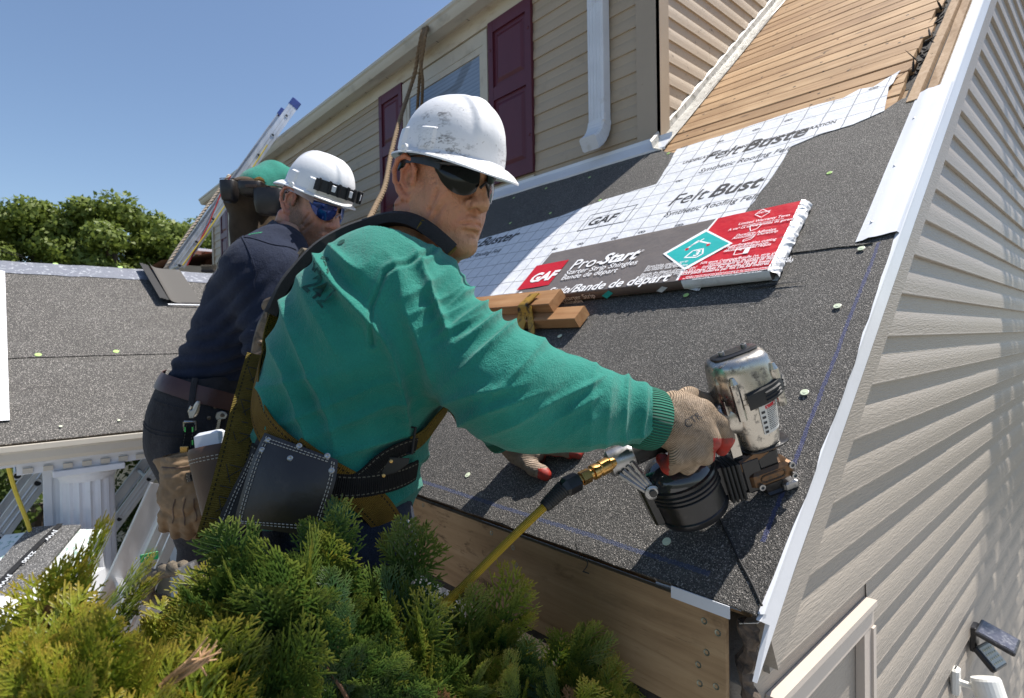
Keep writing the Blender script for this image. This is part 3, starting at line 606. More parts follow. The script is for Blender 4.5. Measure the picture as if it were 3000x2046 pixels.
# ---- ladders: rails in a vertical plane X = const
def ladder(label, X, p0, p1, w=.40, rail=.075, ext=(0, 0), double=False, tips=None, t0=.1, group='aluminium ladders', zmin=-2.6):
    a, b = hit(p0[0], p0[1], (X, 0, 0), EX), hit(p1[0], p1[1], (X, 0, 0), EX); d = nrm(b-a); a = a-d*ext[0]; b = b+d*ext[1]
    if zmin is not None: a = a+d*(zmin-a[2])/d[2]
    L = np.linalg.norm(b-a); q = np.cross(d, EX); T = thing('extension_ladder', label, 'ladder', a, group)
    nn = 2 if double else 1
    for k in range(nn):
        o = a-q*(rail+.012)*k
        for sd in (0, 1):
            x0 = o-EX*w*sd; sgn = 1 if sd == 0 else -1; t_ = .028
            prof = [(0, 0), (-t_*sgn, 0), (-t_*sgn, .006), (-.004*sgn, .009), (-.004*sgn, rail-.009), (-t_*sgn, rail-.006), (-t_*sgn, rail), (0, rail), (0, rail*.72), (.002*sgn, rail*.68), (.002*sgn, rail*.62), (0, rail*.58), (0, rail*.42), (.002*sgn, rail*.38), (.002*sgn, rail*.32), (0, rail*.28)]
            r = G().ext(prof, x0, EX, q, d, L-(.0 if k == 0 else .6)).ob('rail', m_alu, T)
            if tips and k == 0: G().cbox(x0+d*(L+.0)+q*rail/2-EX*.014*sgn, EX, q, d, .034, rail+.012, .11, .25).ob('tip_cap', tips, r)
        s_ = t0
        while s_ < L-.12:
            c = o+d*s_+q*rail/2
            rg = G().ext([(math.cos(u)*.0165, math.sin(u)*.0165 if math.sin(u) < .5 else .0085) for u in np.arange(12)*math.pi/6], c-EX*(w+.003), q, d, EX, w+.006).ob('rung', m_alu, T)
            G().loft([[c+EX*e_+(q*math.cos(u)+d*math.sin(u))*R_ for u in np.arange(14)*2*math.pi/14] for e_, R_ in ((.002, .024), (.006, .023), (.006, .016), (-.002, .015))], caps=False).ob('rung_collar', m_alu, rg)
            if k == 0 or double: G().loft([[c+EX*.0035+(q*math.cos(u)+d*(math.sin(u) if math.sin(u) < .5 else .5))*.0155 for u in np.arange(14)*2*math.pi/14], [c+EX*.0036+(q*math.cos(u)+d*(math.sin(u) if math.sin(u) < .5 else .5))*.0001 for u in np.arange(14)*2*math.pi/14]]).ob('rung_bore', m_black, rg)
            s_ += .305
    return T
m_blue = M('blue_rubber', (.012, .04, .22), .45, .1, 20)
upl = ladder('tall aluminium ladder with blue end caps rising past the gutter into the sky', -6.15, (512, 770), (846, 305), w=.40, rail=.10, ext=(0, .06), tips=m_blue, zmin=None, t0=.0)
lad_l = ladder('double railed aluminium ladder left of the porch column', -3.55, (0, 1520), (118, 1362), rail=.085, double=True, ext=(0, .15), t0=.07)
lad_b = ladder('aluminium ladder in the shade just right of the porch column', -4.3, (330, 1520), (460, 1345), ext=(0, .3), rail=.075, t0=.2)
lad_n = ladder('big near aluminium ladder behind the hanging leather gloves', -1.93, (375, 1730), (487, 1480), w=.36, rail=.085, ext=(0, .02), t0=.22)
m_green = M('green_tag', (.01, .2, .07), .4, .1, 20)
c = hit(437, 1632, (-1.915, 0, 0), EX); tgo = G().cbox(c, EY, EZ, EX, .055, .028, .006, .2).ob('plastic_tag', m_green); tag(tgo, 'small green plastic tag clipped to the near ladder rail', 'tag')
for k in (-1, 1): G().lathe(c+EY*.012*k+EX*.003, EX, [(.004, 0), (.004, .002), (.001, .0025)], 8).ob('rivet', m_alu, tgo)
# ---- ropes
m_rope = M('brown_manila_rope', (.19, .13, .075), .85, .3, 90, .002, 200)
m_rope2 = M('pale_rope', (.58, .47, .36), .8, .2, 90, .001, 200)
m_rope3 = M('grey_brown_rope', (.13, .105, .075), .9, .4, 90, .002, 200)
m_yrope = M('yellow_cord', (.62, .48, .05), .6, .1, 30)
m_rrope = M('red_cord', (.45, .03, .03), .6, .1, 30)
def rope(name, pts, r, mat, parent=None, strands=3, pitch=7., n=8, seg=6):
    P = smooth_path(pts, n)
    # resample evenly
    P = np.array(P); dl = np.r_[0, np.cumsum(np.linalg.norm(np.diff(P, axis=0), axis=1))]; m_ = max(8, int(dl[-1]/(r*1.3))); u = np.linspace(0, dl[-1], m_); P = np.stack([np.interp(u, dl, P[:, i]) for i in range(3)], 1)
    g = G(); T = nrm(P[1]-P[0]); a = nrm(np.cross(T, [.3, .2, .9])); A, B = [], []
    for i in range(m_):
        T = nrm(P[min(i+1, m_-1)]-P[max(i-1, 0)]); a = nrm(a-T*(a@T)); A.append(a); B.append(np.cross(T, a))
    A, B = np.array(A), np.array(B)
    for k in range(strands):
        ph = u/(r*pitch)*2*math.pi+k*2*math.pi/strands; Q = P+(A*np.cos(ph)[:, None]+B*np.sin(ph)[:, None])*r*.5; g.tube(Q, r*.56, seg)
    return g.ob(name, mat, parent, True)
yg = YD-.11
gp_ = lambda px, py, y: hit(px, py, (0, y, 0), EY)
T = thing('safety_rope', 'brown twisted rope looped over the gutter beside the dormer window', 'rope', gp_(1262, 60, yg+.2))
top = gp_(1272, 52, yg+.25)
rope('strand', [top, gp_(1252, 66, yg+.1), gp_(1238, 95, yg-.11), gp_(1226, 150, yg-.115), gp_(1216, 210, yg-.10), gp_(1200, 265, yg-.12), at(1172, 350, 4.0), at(1146, 450, 3.6), at(1128, 545, 3.2), at(1098, 610, 2.9), at(1060, 690, 2.5)], .016, m_rope, T)
rope('strand', [gp_(1280, 50, yg+.3), gp_(1262, 62, yg+.12), gp_(1250, 88, yg-.10), gp_(1238, 160, yg-.11), gp_(1229, 230, yg-.05), gp_(1222, 330, yg+.1), gp_(1218, 420, yg+.18)], .014, m_rope, T)
rope('strand', [gp_(1276, 51, yg+.3), gp_(1258, 64, yg+.12), gp_(1244, 92, yg-.10), gp_(1232, 170, yg-.11), gp_(1238, 240, yg-.05), gp_(1234, 330, yg+.1), gp_(1230, 420, yg+.18)], .014, m_rope, T)
hx = lambda px, py, X: hit(px, py, (X, 0, 0), EX)
tag(rope('pale_rope', [hx(672, 513, -6.44), hx(640, 560, -6.44), hx(565, 665, -6.44), hx(520, 730, -6.44), hx(490, 778, -6.44), hx(470, 815, -6.5)], .018, m_rope2, None, n=5), 'pale thick rope running down the left side of the tall ladder', 'rope')
tag(G().tube([hx(783, 425, -6.08), hx(735, 500, -6.08), hx(668, 590, -6.08), hx(600, 690, -6.08), hx(535, 778, -6.08)], .007, 6).ob('yellow_cord', m_yrope), 'yellow pull cord hanging along the tall ladder', 'cord', 'cords hanging by the ladders')
tag(G().tube([hx(676, 516, -6.1), hx(650, 560, -6.1), hx(610, 660, -6.1), hx(548, 778, -6.1)], .007, 6).ob('red_cord', m_rrope), 'red cord behind the tall ladder by the pale rope', 'cord', 'cords hanging by the ladders')
tag(G().tube(smooth_path([hx(18, 1345, -2.96), hx(45, 1440, -2.99), hx(88, 1555, -3.0), hx(120, 1700, -3.0)], 4), .0085, 6).ob('yellow_cord', m_yrope), 'yellow cord hanging from the porch gutter beside the shingle stack', 'cord', 'cords hanging by the ladders')

# ---- shingle bundle opened on a work platform, lower left
m_shing = granule('grey_shingle_granules', (.05, .05, .05), (.15, .148, .145), (.36, .35, .34), 300)
m_paper = M('printed_white_wrapper', (.70, .74, .72), .5, .05, 8, .004, 14, dirt=((.28, .42, .36), 40, .55, .6))
st = thing('shingle_stack', 'open stack of grey shingles in a white and green printed wrapper on a platform', 'shingle bundle', at(150, 1760, 2.55)-EZ*.12)
ux = nrm(at(330, 1600, 2.5)-at(130, 1550, 2.5)); ux = nrm(ux*[1, 1, 0]); uy = np.cross(EZ, ux); o_ = at(100, 1553, 2.62)
def stack(w0, w1, l, h, name, mat, drop=.55, off=0, thick=.006, parent=st):
    g = G(); P = []; U = []
    for f in np.linspace(0, 1, 16):
        c = o_-uy*l*f-EZ*(drop*l*(f+.25*f*f))+EZ*h; row = []
        for q in np.linspace(w0, w1, 10):
            sag = -.015*((q-.2)/.2)**2*(0.5+f); row.append(c+ux*q+EZ*(sag+rng.normal(0, .0006)))
        P.append(row)
    n = len(P[0]); top = [p for r in P for p in r]; bot = [p-EZ*thick for p in top]; N_ = len(top); f_ = []
    for i in range(len(P)-1):
        for j in range(n-1): a = i*n+j; f_.append([a, a+1, a+n+1, a+n]); f_.append([N_+a, N_+a+n, N_+a+n+1, N_+a+1])
    bd = list(range(n))+[i*n+n-1 for i in range(1, 16)]+[15*n+j for j in range(n-2, -1, -1)]+[i*n for i in range(14, 0, -1)]
    for i in range(len(bd)): a, b = bd[i], bd[(i+1) % len(bd)]; f_.append([a, N_+a, N_+b, b])
    uv = [((p-o_)@ux, -(p-o_)@uy*1.15) for p in top]
    return mob(name, top+bot, f_, mat, parent, uv=uv+uv)
pap = stack(-.14, .33, .62, 0, 'wrapper', m_paper, thick=.004)
for k in range(4): stack(-.03+.003*k, .215+rng.normal(0, .004), .64, .006+.005*k, 'shingle', m_shing, thick=.0045)
def onstack(q, f, h=.0): return o_-uy*.62*f-EZ*(.55*.62*(f+.25*f*f))+EZ*(.0265+h)+ux*q
g = G(); g.loft([[onstack(.125-.11*f-.014, f, .002), onstack(.125-.11*f+.014, f, .002)] for f in np.linspace(0, 1, 12)], caps=False, closed=False); sb = g.ob('sealant_strip', m_black, st)
m_chalk = M('chalk_print', (.62, .64, .66), .7, .1, 30)
for k in range(6):
    f = .06+k*.16; p = onstack(.125-.11*f+.008, f, .004); d = nrm(onstack(.125-.11*(f+.1), f+.1)-onstack(.125-.11*f, f)); text('JVW 2360'[:4] if k % 2 == 0 else '2360', .03, p, d, nrm(np.cross(RN*0+EZ, d)), m_chalk, sb, bold=.03)
pl_ = G()
tr = thing('work_platform', 'aluminium work platform holding the opened shingle stack', 'platform', o_-EZ*2.05-uy*.2)
pc = o_-uy*.28-EZ*.33+ux*.1
G().box(pc-ux*1.0-uy*.3-EZ*.05, ux*1.5, uy*.56, EZ*.05).ob('deck', m_alu, tr)
for a in (-.9, .4):
    for b_ in (-.25, .2): G().box(pc+ux*a+uy*b_-EZ*(pc[2]+2.6), ux*.05, uy*.05, EZ*(pc[2]+2.549)).ob('leg', m_alu, tr)
G().box(pc-ux*.05-uy*.25, ux*.3, uy*.5, EZ*.16).ob('support_block', m_whitewood, tr)
# scaffold plank under the men
sp_ = thing('scaffold_plank', 'timber scaffold plank below the eave carrying the two roofers', 'plank', (-1.2, -.45, -2.6))
for i in range(3): G().box((-2.4, -.62+.125*i, -.86), (2.2, 0, 0), (0, .118, 0), (0, 0, .045)).ob('board', m_lumber, sp_)
for xx in (-2.3, -.35):
    for yy in (-.6, -.3): G().box((xx, yy, -2.6), (.07, 0, 0), (0, .07, 0), (0, 0, 1.735)).ob('post', m_alu, sp_)

# ---- foliage helper: many leaf quads
def leaf_mat(name, c1, c2, trans=.35, coord='Object'):
    mt, t, b = nodes(name); v = coords(t, coord); c = ramp(t, noise(t, v, 9, 4), [(.35, c1), (.65, c2)]); t.links.new(c, b.inputs['Base Color']); b.inputs['Roughness'].default_value = .5; b.inputs['Specular IOR Level'].default_value = .3
    tr_ = N(t, 'BsdfTranslucent'); t.links.new(c, tr_.inputs[0]); mx = N(t, 'MixShader'); mx.inputs[0].default_value = trans
    t.links.new(b.outputs[0], mx.inputs[1]); t.links.new(tr_.outputs[0], mx.inputs[2]); t.links.new(mx.outputs[0], t.nodes['Material Output'].inputs[0]); return mt
m_bark = M('grey_bark', (.10, .075, .055), .9, .3, 8, .02, 20, stretch=(1, 1, .2))
def leaves(C, R, size, n):
    """n leaf quads scattered in clumps C (k,3) with radii R"""
    k = len(C); idx = rng.integers(0, k, n); d = rng.normal(size=(n, 3)); d /= np.linalg.norm(d, axis=1)[:, None]; r = R[idx]*rng.random(n)**.45
    P = C[idx]+d*r[:, None]*np.array([1, 1, .75]); a = rng.normal(size=(n, 3)); a /= np.linalg.norm(a, axis=1)[:, None]; b = np.cross(a, d); b /= np.linalg.norm(b, axis=1)[:, None]+1e-6
    s = size*(.6+.8*rng.random(n))[:, None]; V = np.stack([P-a*s, P-b*s*.55, P+a*s, P+b*s*.55], 1).reshape(-1, 3); return V, np.arange(4*n).reshape(-1, 4)
def tree(base, h, cr, n, size, label, mat, group='trees behind the porch', squash=1., clumps=40, trunks=None, cz=.56):
    n = int(n*1.5)
    T = thing('tree', label, 'tree', base, group); base = np.array(base, float)
    g = G(); C = []
    g.tube(smooth_path([base, base+EZ*h*.25+[.1, .1, 0], base+EZ*h*.5+[-.15, .1, 0], base+EZ*h*.8], 4), list(np.linspace(h*.035, h*.008, 13)), 8)
    for i in range(clumps):
        a = rng.random()*6.283; zz = rng.random(); rr = cr*(.35+.65*rng.random())*math.sqrt(max(.05, 1-(2*zz-1)**2)); c = base+np.array([math.cos(a)*rr, math.sin(a)*rr*squash, h*(cz-.30+.62*zz)]); C.append(c)
        if i % 3 == 0: g.tube(smooth_path([base+EZ*h*(.2+.35*zz), (base+EZ*h*(.3+.35*zz)+c)/2, c], 3), list(np.linspace(h*.012, h*.003, 7)), 5)
    g.ob('trunk', m_bark, T, True); V, F = leaves(np.array(C), cr*(.22+.2*rng.random(clumps)), size, n); mob('crown', V, F, mat, T); return T
m_leafa = leaf_mat('sunlit_leaves', (.11, .155, .028), (.20, .25, .05))
m_leafb = leaf_mat('deep_green_leaves', (.05, .085, .018), (.10, .14, .03))
gz = lambda p: np.array([p[0], p[1], -2.6])
tree(gz(at(95, 720, 24)), 10.1, 2.8, 17000, .12, 'rounded green tree at the far left edge behind the porch roof', m_leafa)
tree(gz(at(-90, 720, 27)), 9.9, 2.9, 9000, .12, 'green tree cut by the left picture edge behind the porch roof', m_leafb)
tree(gz(at(330, 700, 25)), 10.6, 2.9, 18000, .12, 'tall bushy tree left of the tall ladder behind the porch roof', m_leafa)
tree(gz(at(500, 700, 27)), 10.6, 3.0, 16000, .13, 'tall bushy tree directly behind the tall ladder', m_leafa)
tree(gz(at(215, 740, 34)), 8.0, 2.8, 7000, .14, 'lower darker tree in the gap between the two bright trees', m_leafb)
tree(gz(at(700, 720, 30)), 8.6, 3., 6000, .14, 'dark tree mostly hidden behind the dormer end', m_leafb)
hp = gz(at(110, 1500, 5.6)); hd = thing('hedge', 'dark green hedge in the shade under the porch', 'hedge', hp)
C = np.array([[hp[0]+rng.normal(0, .5), hp[1]+rng.normal(0, .9), rng.uniform(-2.4, .0)] for _ in range(60)]); V, F = leaves(C, np.full(60, .38), .035, 24000); mob('foliage', V, F, m_leafb, hd); G().tube([hp, hp+EZ*1.5], .05, 6).ob('stem', m_bark, hd)
# tree standing off to the right: its stems and leaves throw the broken shade on the gable siding
yb = lambda px, x: hit(px, 1200, (XG, 0, 0), EX)[1]+SUN[1]/SUN[0]*(x-XG)
T = thing('tree', 'slender two stemmed tree beside the gable wall', 'tree', (.95, yb(2950, .95), -2.6))
for px in (2938, 2968): G().tube([(.95, yb(px, .95), -2.6), (.95, yb(px, .95), 2.5), (.95, yb(px, .95), 7.)], .026, 7).ob('trunk', m_bark, T)
C = []
for i in range(34):
    t_ = rng.uniform(5, 7.5); wy, wz = rng.uniform(1.9, 4.2), rng.uniform(-2.4, .4); wz = min(wz, (wy-1.9)*2-1.5); C.append(np.array([XG, wy, wz])+SUN*t_)
V, F = leaves(np.array(C), np.full(34, .22), .10, 420); mob('crown', V, F, m_leafa, T)
# neighbour house
nb = thing('neighbour_house', 'small house with a red brown roof and white chimney cap beyond the porch', 'house', gz(at(575, 775, 17)))
nc = at(580, 775, 17); m_redroof = M('red_brown_shingles', (.20, .085, .055), .85, .2, 6, .01, 12)
g = G(); A = nc+np.array([-3, 0, -.35]); g.add([A+[0, -1.5, 0], A+[6, -1.5, 0], A+[6, 1.5, .75], A+[0, 1.5, .75], A+[6, 4.5, 0], A+[0, 4.5, 0]], [[0, 1, 2, 3], [3, 2, 4, 5]]); rf = g.ob('roof', m_redroof, nb)
G().box(A+[.2, -1.2, -2.0-.4], EX*5.6, EY*5.4, EZ*2.35).ob('wall', m_siding, nb)
G().box(at(590, 760, 16.6)-EZ*.3, EX*.45, EY*.45, EZ*.5).ob('chimney', m_redroof, rf); G().box(at(575, 742, 16.6)-[.1, .1, .02], EX*.75, EY*.75, EZ*.07).ob('chimney_cap', m_white, rf)
for k, (a, b_) in enumerate((((-60, 700), (175, 775)), ((-60, 712), (190, 778)))):
    p, q = at(a[0], a[1], 19), at(b_[0], b_[1], 27); tag(G().tube([p, p*.7+q*.3-EZ*.12, p*.35+q*.65-EZ*.12, q], .012, 5).ob('power_cable', m_black), ('upper' if k == 0 else 'lower')+' thin overhead cable crossing in front of the left trees', 'cable', 'overhead cables')
# scrub brush on the porch ridge
bp = hit(612, 786, (0, 0, SLP*math.sin(PH)+.06), EZ); bp = at(612, 790, 4.35); br = thing('scrub_brush', 'old scrub brush resting bristles up on the porch ridge', 'brush', bp-EZ*.03)
ba = nrm(CR*[1, 1, 0]); G().cbox(bp-EZ*.012, ba, np.cross(EZ, ba), EZ, .10, .05, .022, .2).ob('block', m_dark, br)
g = G()
for i in range(12):
    for j in range(4): c = bp+ba*(i-5.5)*.0082+np.cross(EZ, ba)*(j-1.5)*.011; g.tube([c, c+EZ*.035+ba*(i-5.5)*.001], [.0035, .003], 5)
tag(g.ob('bristles', m_rope3, br), kind='stuff')
# floodlight and lamp on the gable wall
fp = hit(2855, 1845, (XG+.02, 0, 0), EX); fl_ = thing('floodlight', 'black solar floodlight with tilted panel on the right siding', 'floodlight', fp)
m_blk = M('black_plastic', (.018, .018, .02), .35, .1, 20, dirt=((.12, .12, .12), 50, .62, .7)); m_sol = M('dusty_solar_panel', (.06, .06, .08), .3, .3, 40, dirt=((.35, .35, .36), 60, .5, .8))
px_, py_ = nrm(np.array([1, 0, -.35])), EY; FS = .72; pz_ = np.cross(px_, py_)
G().cbox(fp+EX*.0-EZ*.03, EX, EY, EZ, .022, .07, .10, .15).ob('bracket', m_blk, fl_)
G().cbox(fp+px_*.075+EZ*.02, px_, py_, pz_, .13, .145, .016, .2).ob('panel_housing', m_blk, fl_); G().cbox(fp+px_*.075+EZ*.02+pz_*.0085, px_, py_, pz_, .112, .126, .003, .1).ob('solar_panel', m_sol, fl_)
lx = nrm(np.array([.75, -.2, -.75])); lz = nrm(np.cross(lx, EY)); ly = np.cross(lz, lx)
lc = fp+EX*.05-EZ*.085-EY*.015; G().cbox(lc, lx, ly, lz, .094, .137, .022, .2).ob('lamp_head', m_blk, fl_)
m_led = M('led_lens', (.42, .43, .42), .25, .1, 40)
sgn = 1 if (CAM-lc)@lz > 0 else -1
ln = G().cbox(lc+lz*.012*sgn, lx, ly, lz, .076, .119, .003, .1).ob('lens', m_led, fl_)
for i in range(5):
    for j in range(4): G().lathe(lc+lz*.0135*sgn+lx*(j-1.5)*.017+ly*(i-2)*.022, lz*sgn, [(.0045, 0), (.004, .0015), (.001, .002)], 8).ob('led', M('yellow_led', (.55, .5, .3), .3) if 'yellow_led' not in bpy.data.materials else bpy.data.materials['yellow_led'], ln)
wp = hit(2800, 1995, (XG+.02, 0, 0), EX); wl = thing('wall_lamp', 'white cylindrical lamp at the lower right corner of the siding', 'lamp', wp)
ax_ = nrm(np.array([.35, -.25, -1.])); m_lampw = M('glossy_white', (.78, .77, .72), .3, .03, 8)
G().cbox(wp, EX, EY, EZ, .025, .05, .10, .3).ob('bracket', m_lampw, wl); G().lathe(wp+EX*.09+EZ*.02-ax_*-.0, ax_, [(.012, -.03), (.042, -.028), (.046, -.02), (.046, .14), (.04, .145)], 24).ob('lamp_body', m_lampw, wl); G().tube([wp, wp+EX*.06], .012, 8).ob('arm', m_lampw, wl)
# ================================================================== SHINGLE BUNDLE, LUMBER, NAIL GUN, HOSE
HB = .046
cFR, cBR, cBL, cFL = [np.array(xs(px, py, HB)) for px, py in ((2254, 791), (2352, 587), (1617, 741), (1494, 880))]
cFL = cFL+(cFL-cFR)*.0
def bl(u, v): return (cFL*(1-u)+cFR*u)*(1-v)+(cBL*(1-u)+cBR*u)*v
def B(u, v, h): q = bl(u, v); return rp(q[0], q[1], h)
BU = nrm(B(1, 0, 0)-B(0, 0, 0)); BV = nrm(np.cross(RN, BU)); BL_ = np.linalg.norm(B(1, 0, 0)-B(0, 0, 0))
m_greyp = M('grey_printed_plastic', (.155, .135, .125), .38, .06, 6, .004, 16, stretch=(1, 1, 1), spec=.45)
m_brownp = M('brown_printed_plastic', (.12, .085, .07), .4, .1, 6, .003, 18)
m_redp = M('red_printed_plastic', (.52, .012, .022), .36, .06, 8, .004, 20, spec=.45)
m_whitep = M('white_plastic', (.74, .74, .75), .3, .05, 8, .006, 18, dirt=((.42, .43, .45), 12, .55, .8))
m_teal = M('teal_print', (.02, .40, .38), .4, .05, 8, .003, 18)
m_wink = M('white_ink', (.85, .84, .84), .4, .03, 20)
bundle = thing('shingle_bundle', 'wrapped bundle of starter strip shingles in grey and red plastic lying on the roof felt', 'shingle bundle', B(.5, .5, .008))
# wrapper body: rounded slab with tiny puckers towards the right end
nu, nv = 60, 22; g = G(); rings = []
for i in range(nu+1):
    u = i/nu; r = []
    for (v, h) in [(0, .010), (-.012, .014), (-.014, .028), (-.010, .040), (0, HB-.001)]+[(v, HB) for v in np.linspace(.02, .98, nv)]+[(1, HB-.001), (1.010, .040), (1.014, .026), (1.01, .013), (1, .010)]:
        p = B(u, v, h)
        if .01 < v < .99: p = p+RN*(.0012*math.sin(v*60+u*9)*math.exp(-(1-u)*22)+.0006*math.sin(u*40+v*7))
        r.append(p)
    rings.append(r)
g.loft(rings); wr = autosmooth(g.ob('wrapper', m_greyp, bundle), 40)
# crumpled white end
g = G(); P = []
for j in range(34):
    v = -.012+1.024*j/33; row = []
    for k, (du, h) in enumerate(((-.004, HB+.0015), (.006, HB-.003), (.016, .034), (.020, .022), (.014, .011), (.0, .009))):
        w = 0 if k == 0 else 1; row.append(B(1, v, h)+BU*(du+w*random.uniform(-.003, .003))+RN*w*random.uniform(-.0015, .0015))
    P.append(row)
g.loft(P, caps=False, closed=False); g.ob('crumpled_end', m_whitep, wr)
# printed panels as thin film
def film(name, pts, mat, lift, parent=wr):
    c = [onroof(px, py, HB+lift) for px, py in pts]; return mob(name, c, [list(range(len(c)))], mat, parent)
def filmg(name, uv, mat, lift, nu=20, nv=14):
    """gridded film between two borders so that it follows the puckers"""
    P = []
    for a, b in uv:
        row = []
        for q in np.linspace(0, 1, nu): u = a[0]*(1-q)+b[0]*q; v = a[1]*(1-q)+b[1]*q; row.append(B(u, v, HB+lift)+RN*(.0012*math.sin(v*60+u*9)*math.exp(-(1-u)*22)+.0006*math.sin(u*40+v*7)))
        P.append(row)
    g = G(); g.loft(P, caps=False, closed=False); return g.ob(name, mat, wr, True)
def uvof(px, py):
    p = onroof(px, py, HB); s_, t_ = p[0], p@RE; u, v = .5, .5
    for _ in range(12):
        q = bl(u, v)-np.array([s_, t_]); J = np.stack([(bl(u+1e-4, v)-bl(u, v))/1e-4, (bl(u, v+1e-4)-bl(u, v))/1e-4], 1); d = np.linalg.solve(J, q); u -= d[0]; v -= d[1]
    return u, v
ut, um, ub = uvof(2104, 640), uvof(2062, 690), uvof(1983, 826); uT = (ut[0], .995); 
rows = []
for v in np.linspace(.995, .005, 30):
    if v > um[1]: l = uT[0]+(um[0]-uT[0])*(uT[1]-v)/(uT[1]-um[1])
    else: l = um[0]+(ub[0]-um[0])*(um[1]-v)/(um[1]-ub[1])
    rows.append(((l, v), (.997, v)))
filmg('red_panel', rows, m_redp, .0006, 26)
filmg('white_border', [((a[0]-.007, a[1]), (a[0]+.001, a[1])) for a, b in rows], m_wink, .0007, 2)
film('white_diamond', [(1942, 744), (2068, 672), (2147, 713), (2005, 792)], m_wink, .0026)
film('teal_diamond', [(1953, 744), (2069, 679), (2136, 713), (2006, 783)], m_teal, .0032)
film('red_square', [(1513, 851), (1572, 779), (1667, 761), (1607, 835)], m_redp, .0022)
def bt(txt, px, py, size, bold=0, shear=0, mat=m_wink, sx=1., align='LEFT', lift=.0038):
    return text(txt, size, onroof(px, py, HB+lift), BU, BV, mat, wr, bold=bold, shear=shear, sx=sx, align=align)
bt('GAF', 1546, 828, .085, .045, .15, sx=.9)
bt('Pro-', 1664, 791, .094, .006, .1, sx=.95); bt('Start', 1752, 775, .094, .03, .25, sx=.9); bt('o', 1878, 737, .022)
bt('Starter Strip Shingles', 1652, 806, .043, .004, .1, sx=.95); bt('Bande de départ', 1641, 821, .043, .004, .1, sx=.95)
bt('Starter Strip/Bande de départ', 1499, 877, .066, .016, .2, sx=.93)
for i, l in enumerate(('Eave/rake starter strip', 'for standard English', 'and metric size shingles', '', "Bande de départ d'avant-toit/", 'finition pour bordeaux', 'standard en unités impériales', 'et métriques')): 
    if l: bt(l, 1893-i*4.1, 785+i*5.6, .0175, .004, .1)
for l, px, py, sz in (('LIFETIME', 2233, 623, .016), ('Limited Warranty Term', 2232, 646, .023), ('when installed with required accessories', 2230, 652, .011), ('A vie* La terme limitée de garantie', 2226, 659, .021), ('DuraGrip Adhesive', 2209, 683, .022), ('Autocollant DuraGrip', 2206, 690, .022),
                     ('Pre-perforated/no cutting', 2189, 715, .022), ('Pré-perforée/aucun', 2186, 722, .022), ("découpage n'est requis", 2183, 728, .022), ('50% more Coverage/Bundle (vs. strip shingles)', 2170, 757, .020), ('Fournit 50 % plus de couverture/lot', 2166, 764, .020), ('(comparativement aux bandes de départ)', 2162, 770, .020),
                     ('120.33 Lineal Feet Per Bundle (36.68 lineal meters)', 2138, 781, .023), ('120.33 pieds linéaires par lot (36,68 mètres linéaires)', 2135, 788, .023), ('shingles must be stored and applied according to the instructions printed here', 2128, 798, .012), ('les bardeaux doivent être entreposés et posés selon les instructions imprimées ici', 2124, 803, .012), ('keep dry and flat until the day of use / garder au sec et a plat', 2121, 808, .012)):
    bt(l, px+3, py+1, sz*.86, .012, .1, align='CENTER', sx=.84)
def outline(pts, w, mat, lift=.0036, closed=True, name='icon_line'):
    g = G(); P = [onroof(px, py, HB+lift) for px, py in pts]; n = len(P)
    for i in range(n if closed else n-1):
        a, b = P[i], P[(i+1) % n]; d = nrm(b-a); q = np.cross(RN, d)*w/2; g.add([a-q-d*w*.3, b-q+d*w*.3, b+q+d*w*.3, a+q-d*w*.3], [[0, 1, 2, 3]])
    return g.ob(name, mat, wr)
outline([(2235, 613), (2255, 622), (2230, 637), (2212, 629)], .003, m_wink); outline([(2200, 661), (2232, 657), (2218, 670), (2199, 677), (2197, 668)], .003, m_wink)
outline([(2178, 703), (2210, 692), (2199, 701), (2176, 708)], .003, m_wink); outline([(2156, 732), (2198, 724), (2190, 741), (2149, 747)], .003, m_wink); film('white_chip', [(2184, 728), (2197, 725), (2189, 740), (2175, 743)], m_wink, .0036)
outline([(2006, 755), (2030, 735), (2060, 729), (2058, 744), (2040, 754)], .006, m_wink); outline([(2008, 733), (2045, 706), (2080, 714)], .007, m_wink, closed=False); outline([(2022, 722), (2062, 700)], .005, m_wink, closed=False)
bt('3', 2028, 751, .042, .03, .1); film('red_dash', [(2008, 729), (2018, 726), (2017, 732), (2007, 735)], m_redp, .0037); film('red_dash', [(2070, 716), (2080, 713), (2079, 719), (2069, 722)], m_redp, .0037)
# front face: brown film on the left, white on the right
def onfront(px, py):
    p0 = B(.5, 0, 0); nn = nrm(np.cross(BU, RN)); return hit(px, py, B(.5, -.0145, .02), nn)+nn*(.0006 if (CAM-p0)@nn > 0 else -.0006)
def front(name, u0, u1, mat, e): 
    g = G(); g.loft([[B(u, v-e, h) for v, h in ((-.0015, .0105), (-.0135, .0145), (-.0155, .028), (-.0115, .0405), (-.002, HB-.0005))] for u in np.linspace(u0, u1, 24)], caps=False, closed=False); return g.ob(name, mat, wr, True)
front('white_side', uvof(1990, 830)[0], 1.0, m_whitep, .0012); front('brown_side', .02, uvof(1990, 830)[0], m_brownp, .0006)
fn = nrm(np.cross(BU, RN))
fo = lambda px, py: onfront(px, py)+nrm(-BV)*.0025
for l, px, py in (('Starter Strip', 1655, 880), ('Shingles', 1655, 892)): text(l, .036, fo(px, py), BU, nrm(RN*1-BV*.25), m_wink, wr, shear=.15, sx=.85)
mob('teal_chip', [fo(*q) for q in ((1764, 866), (1783, 850), (1797, 858), (1779, 874))], [[0, 1, 2, 3]], m_teal, wr); mob('white_chip', [fo(*q) for q in ((1924, 852), (1940, 838), (1957, 841), (1940, 856))], [[0, 1, 2, 3]], m_whitep, wr)
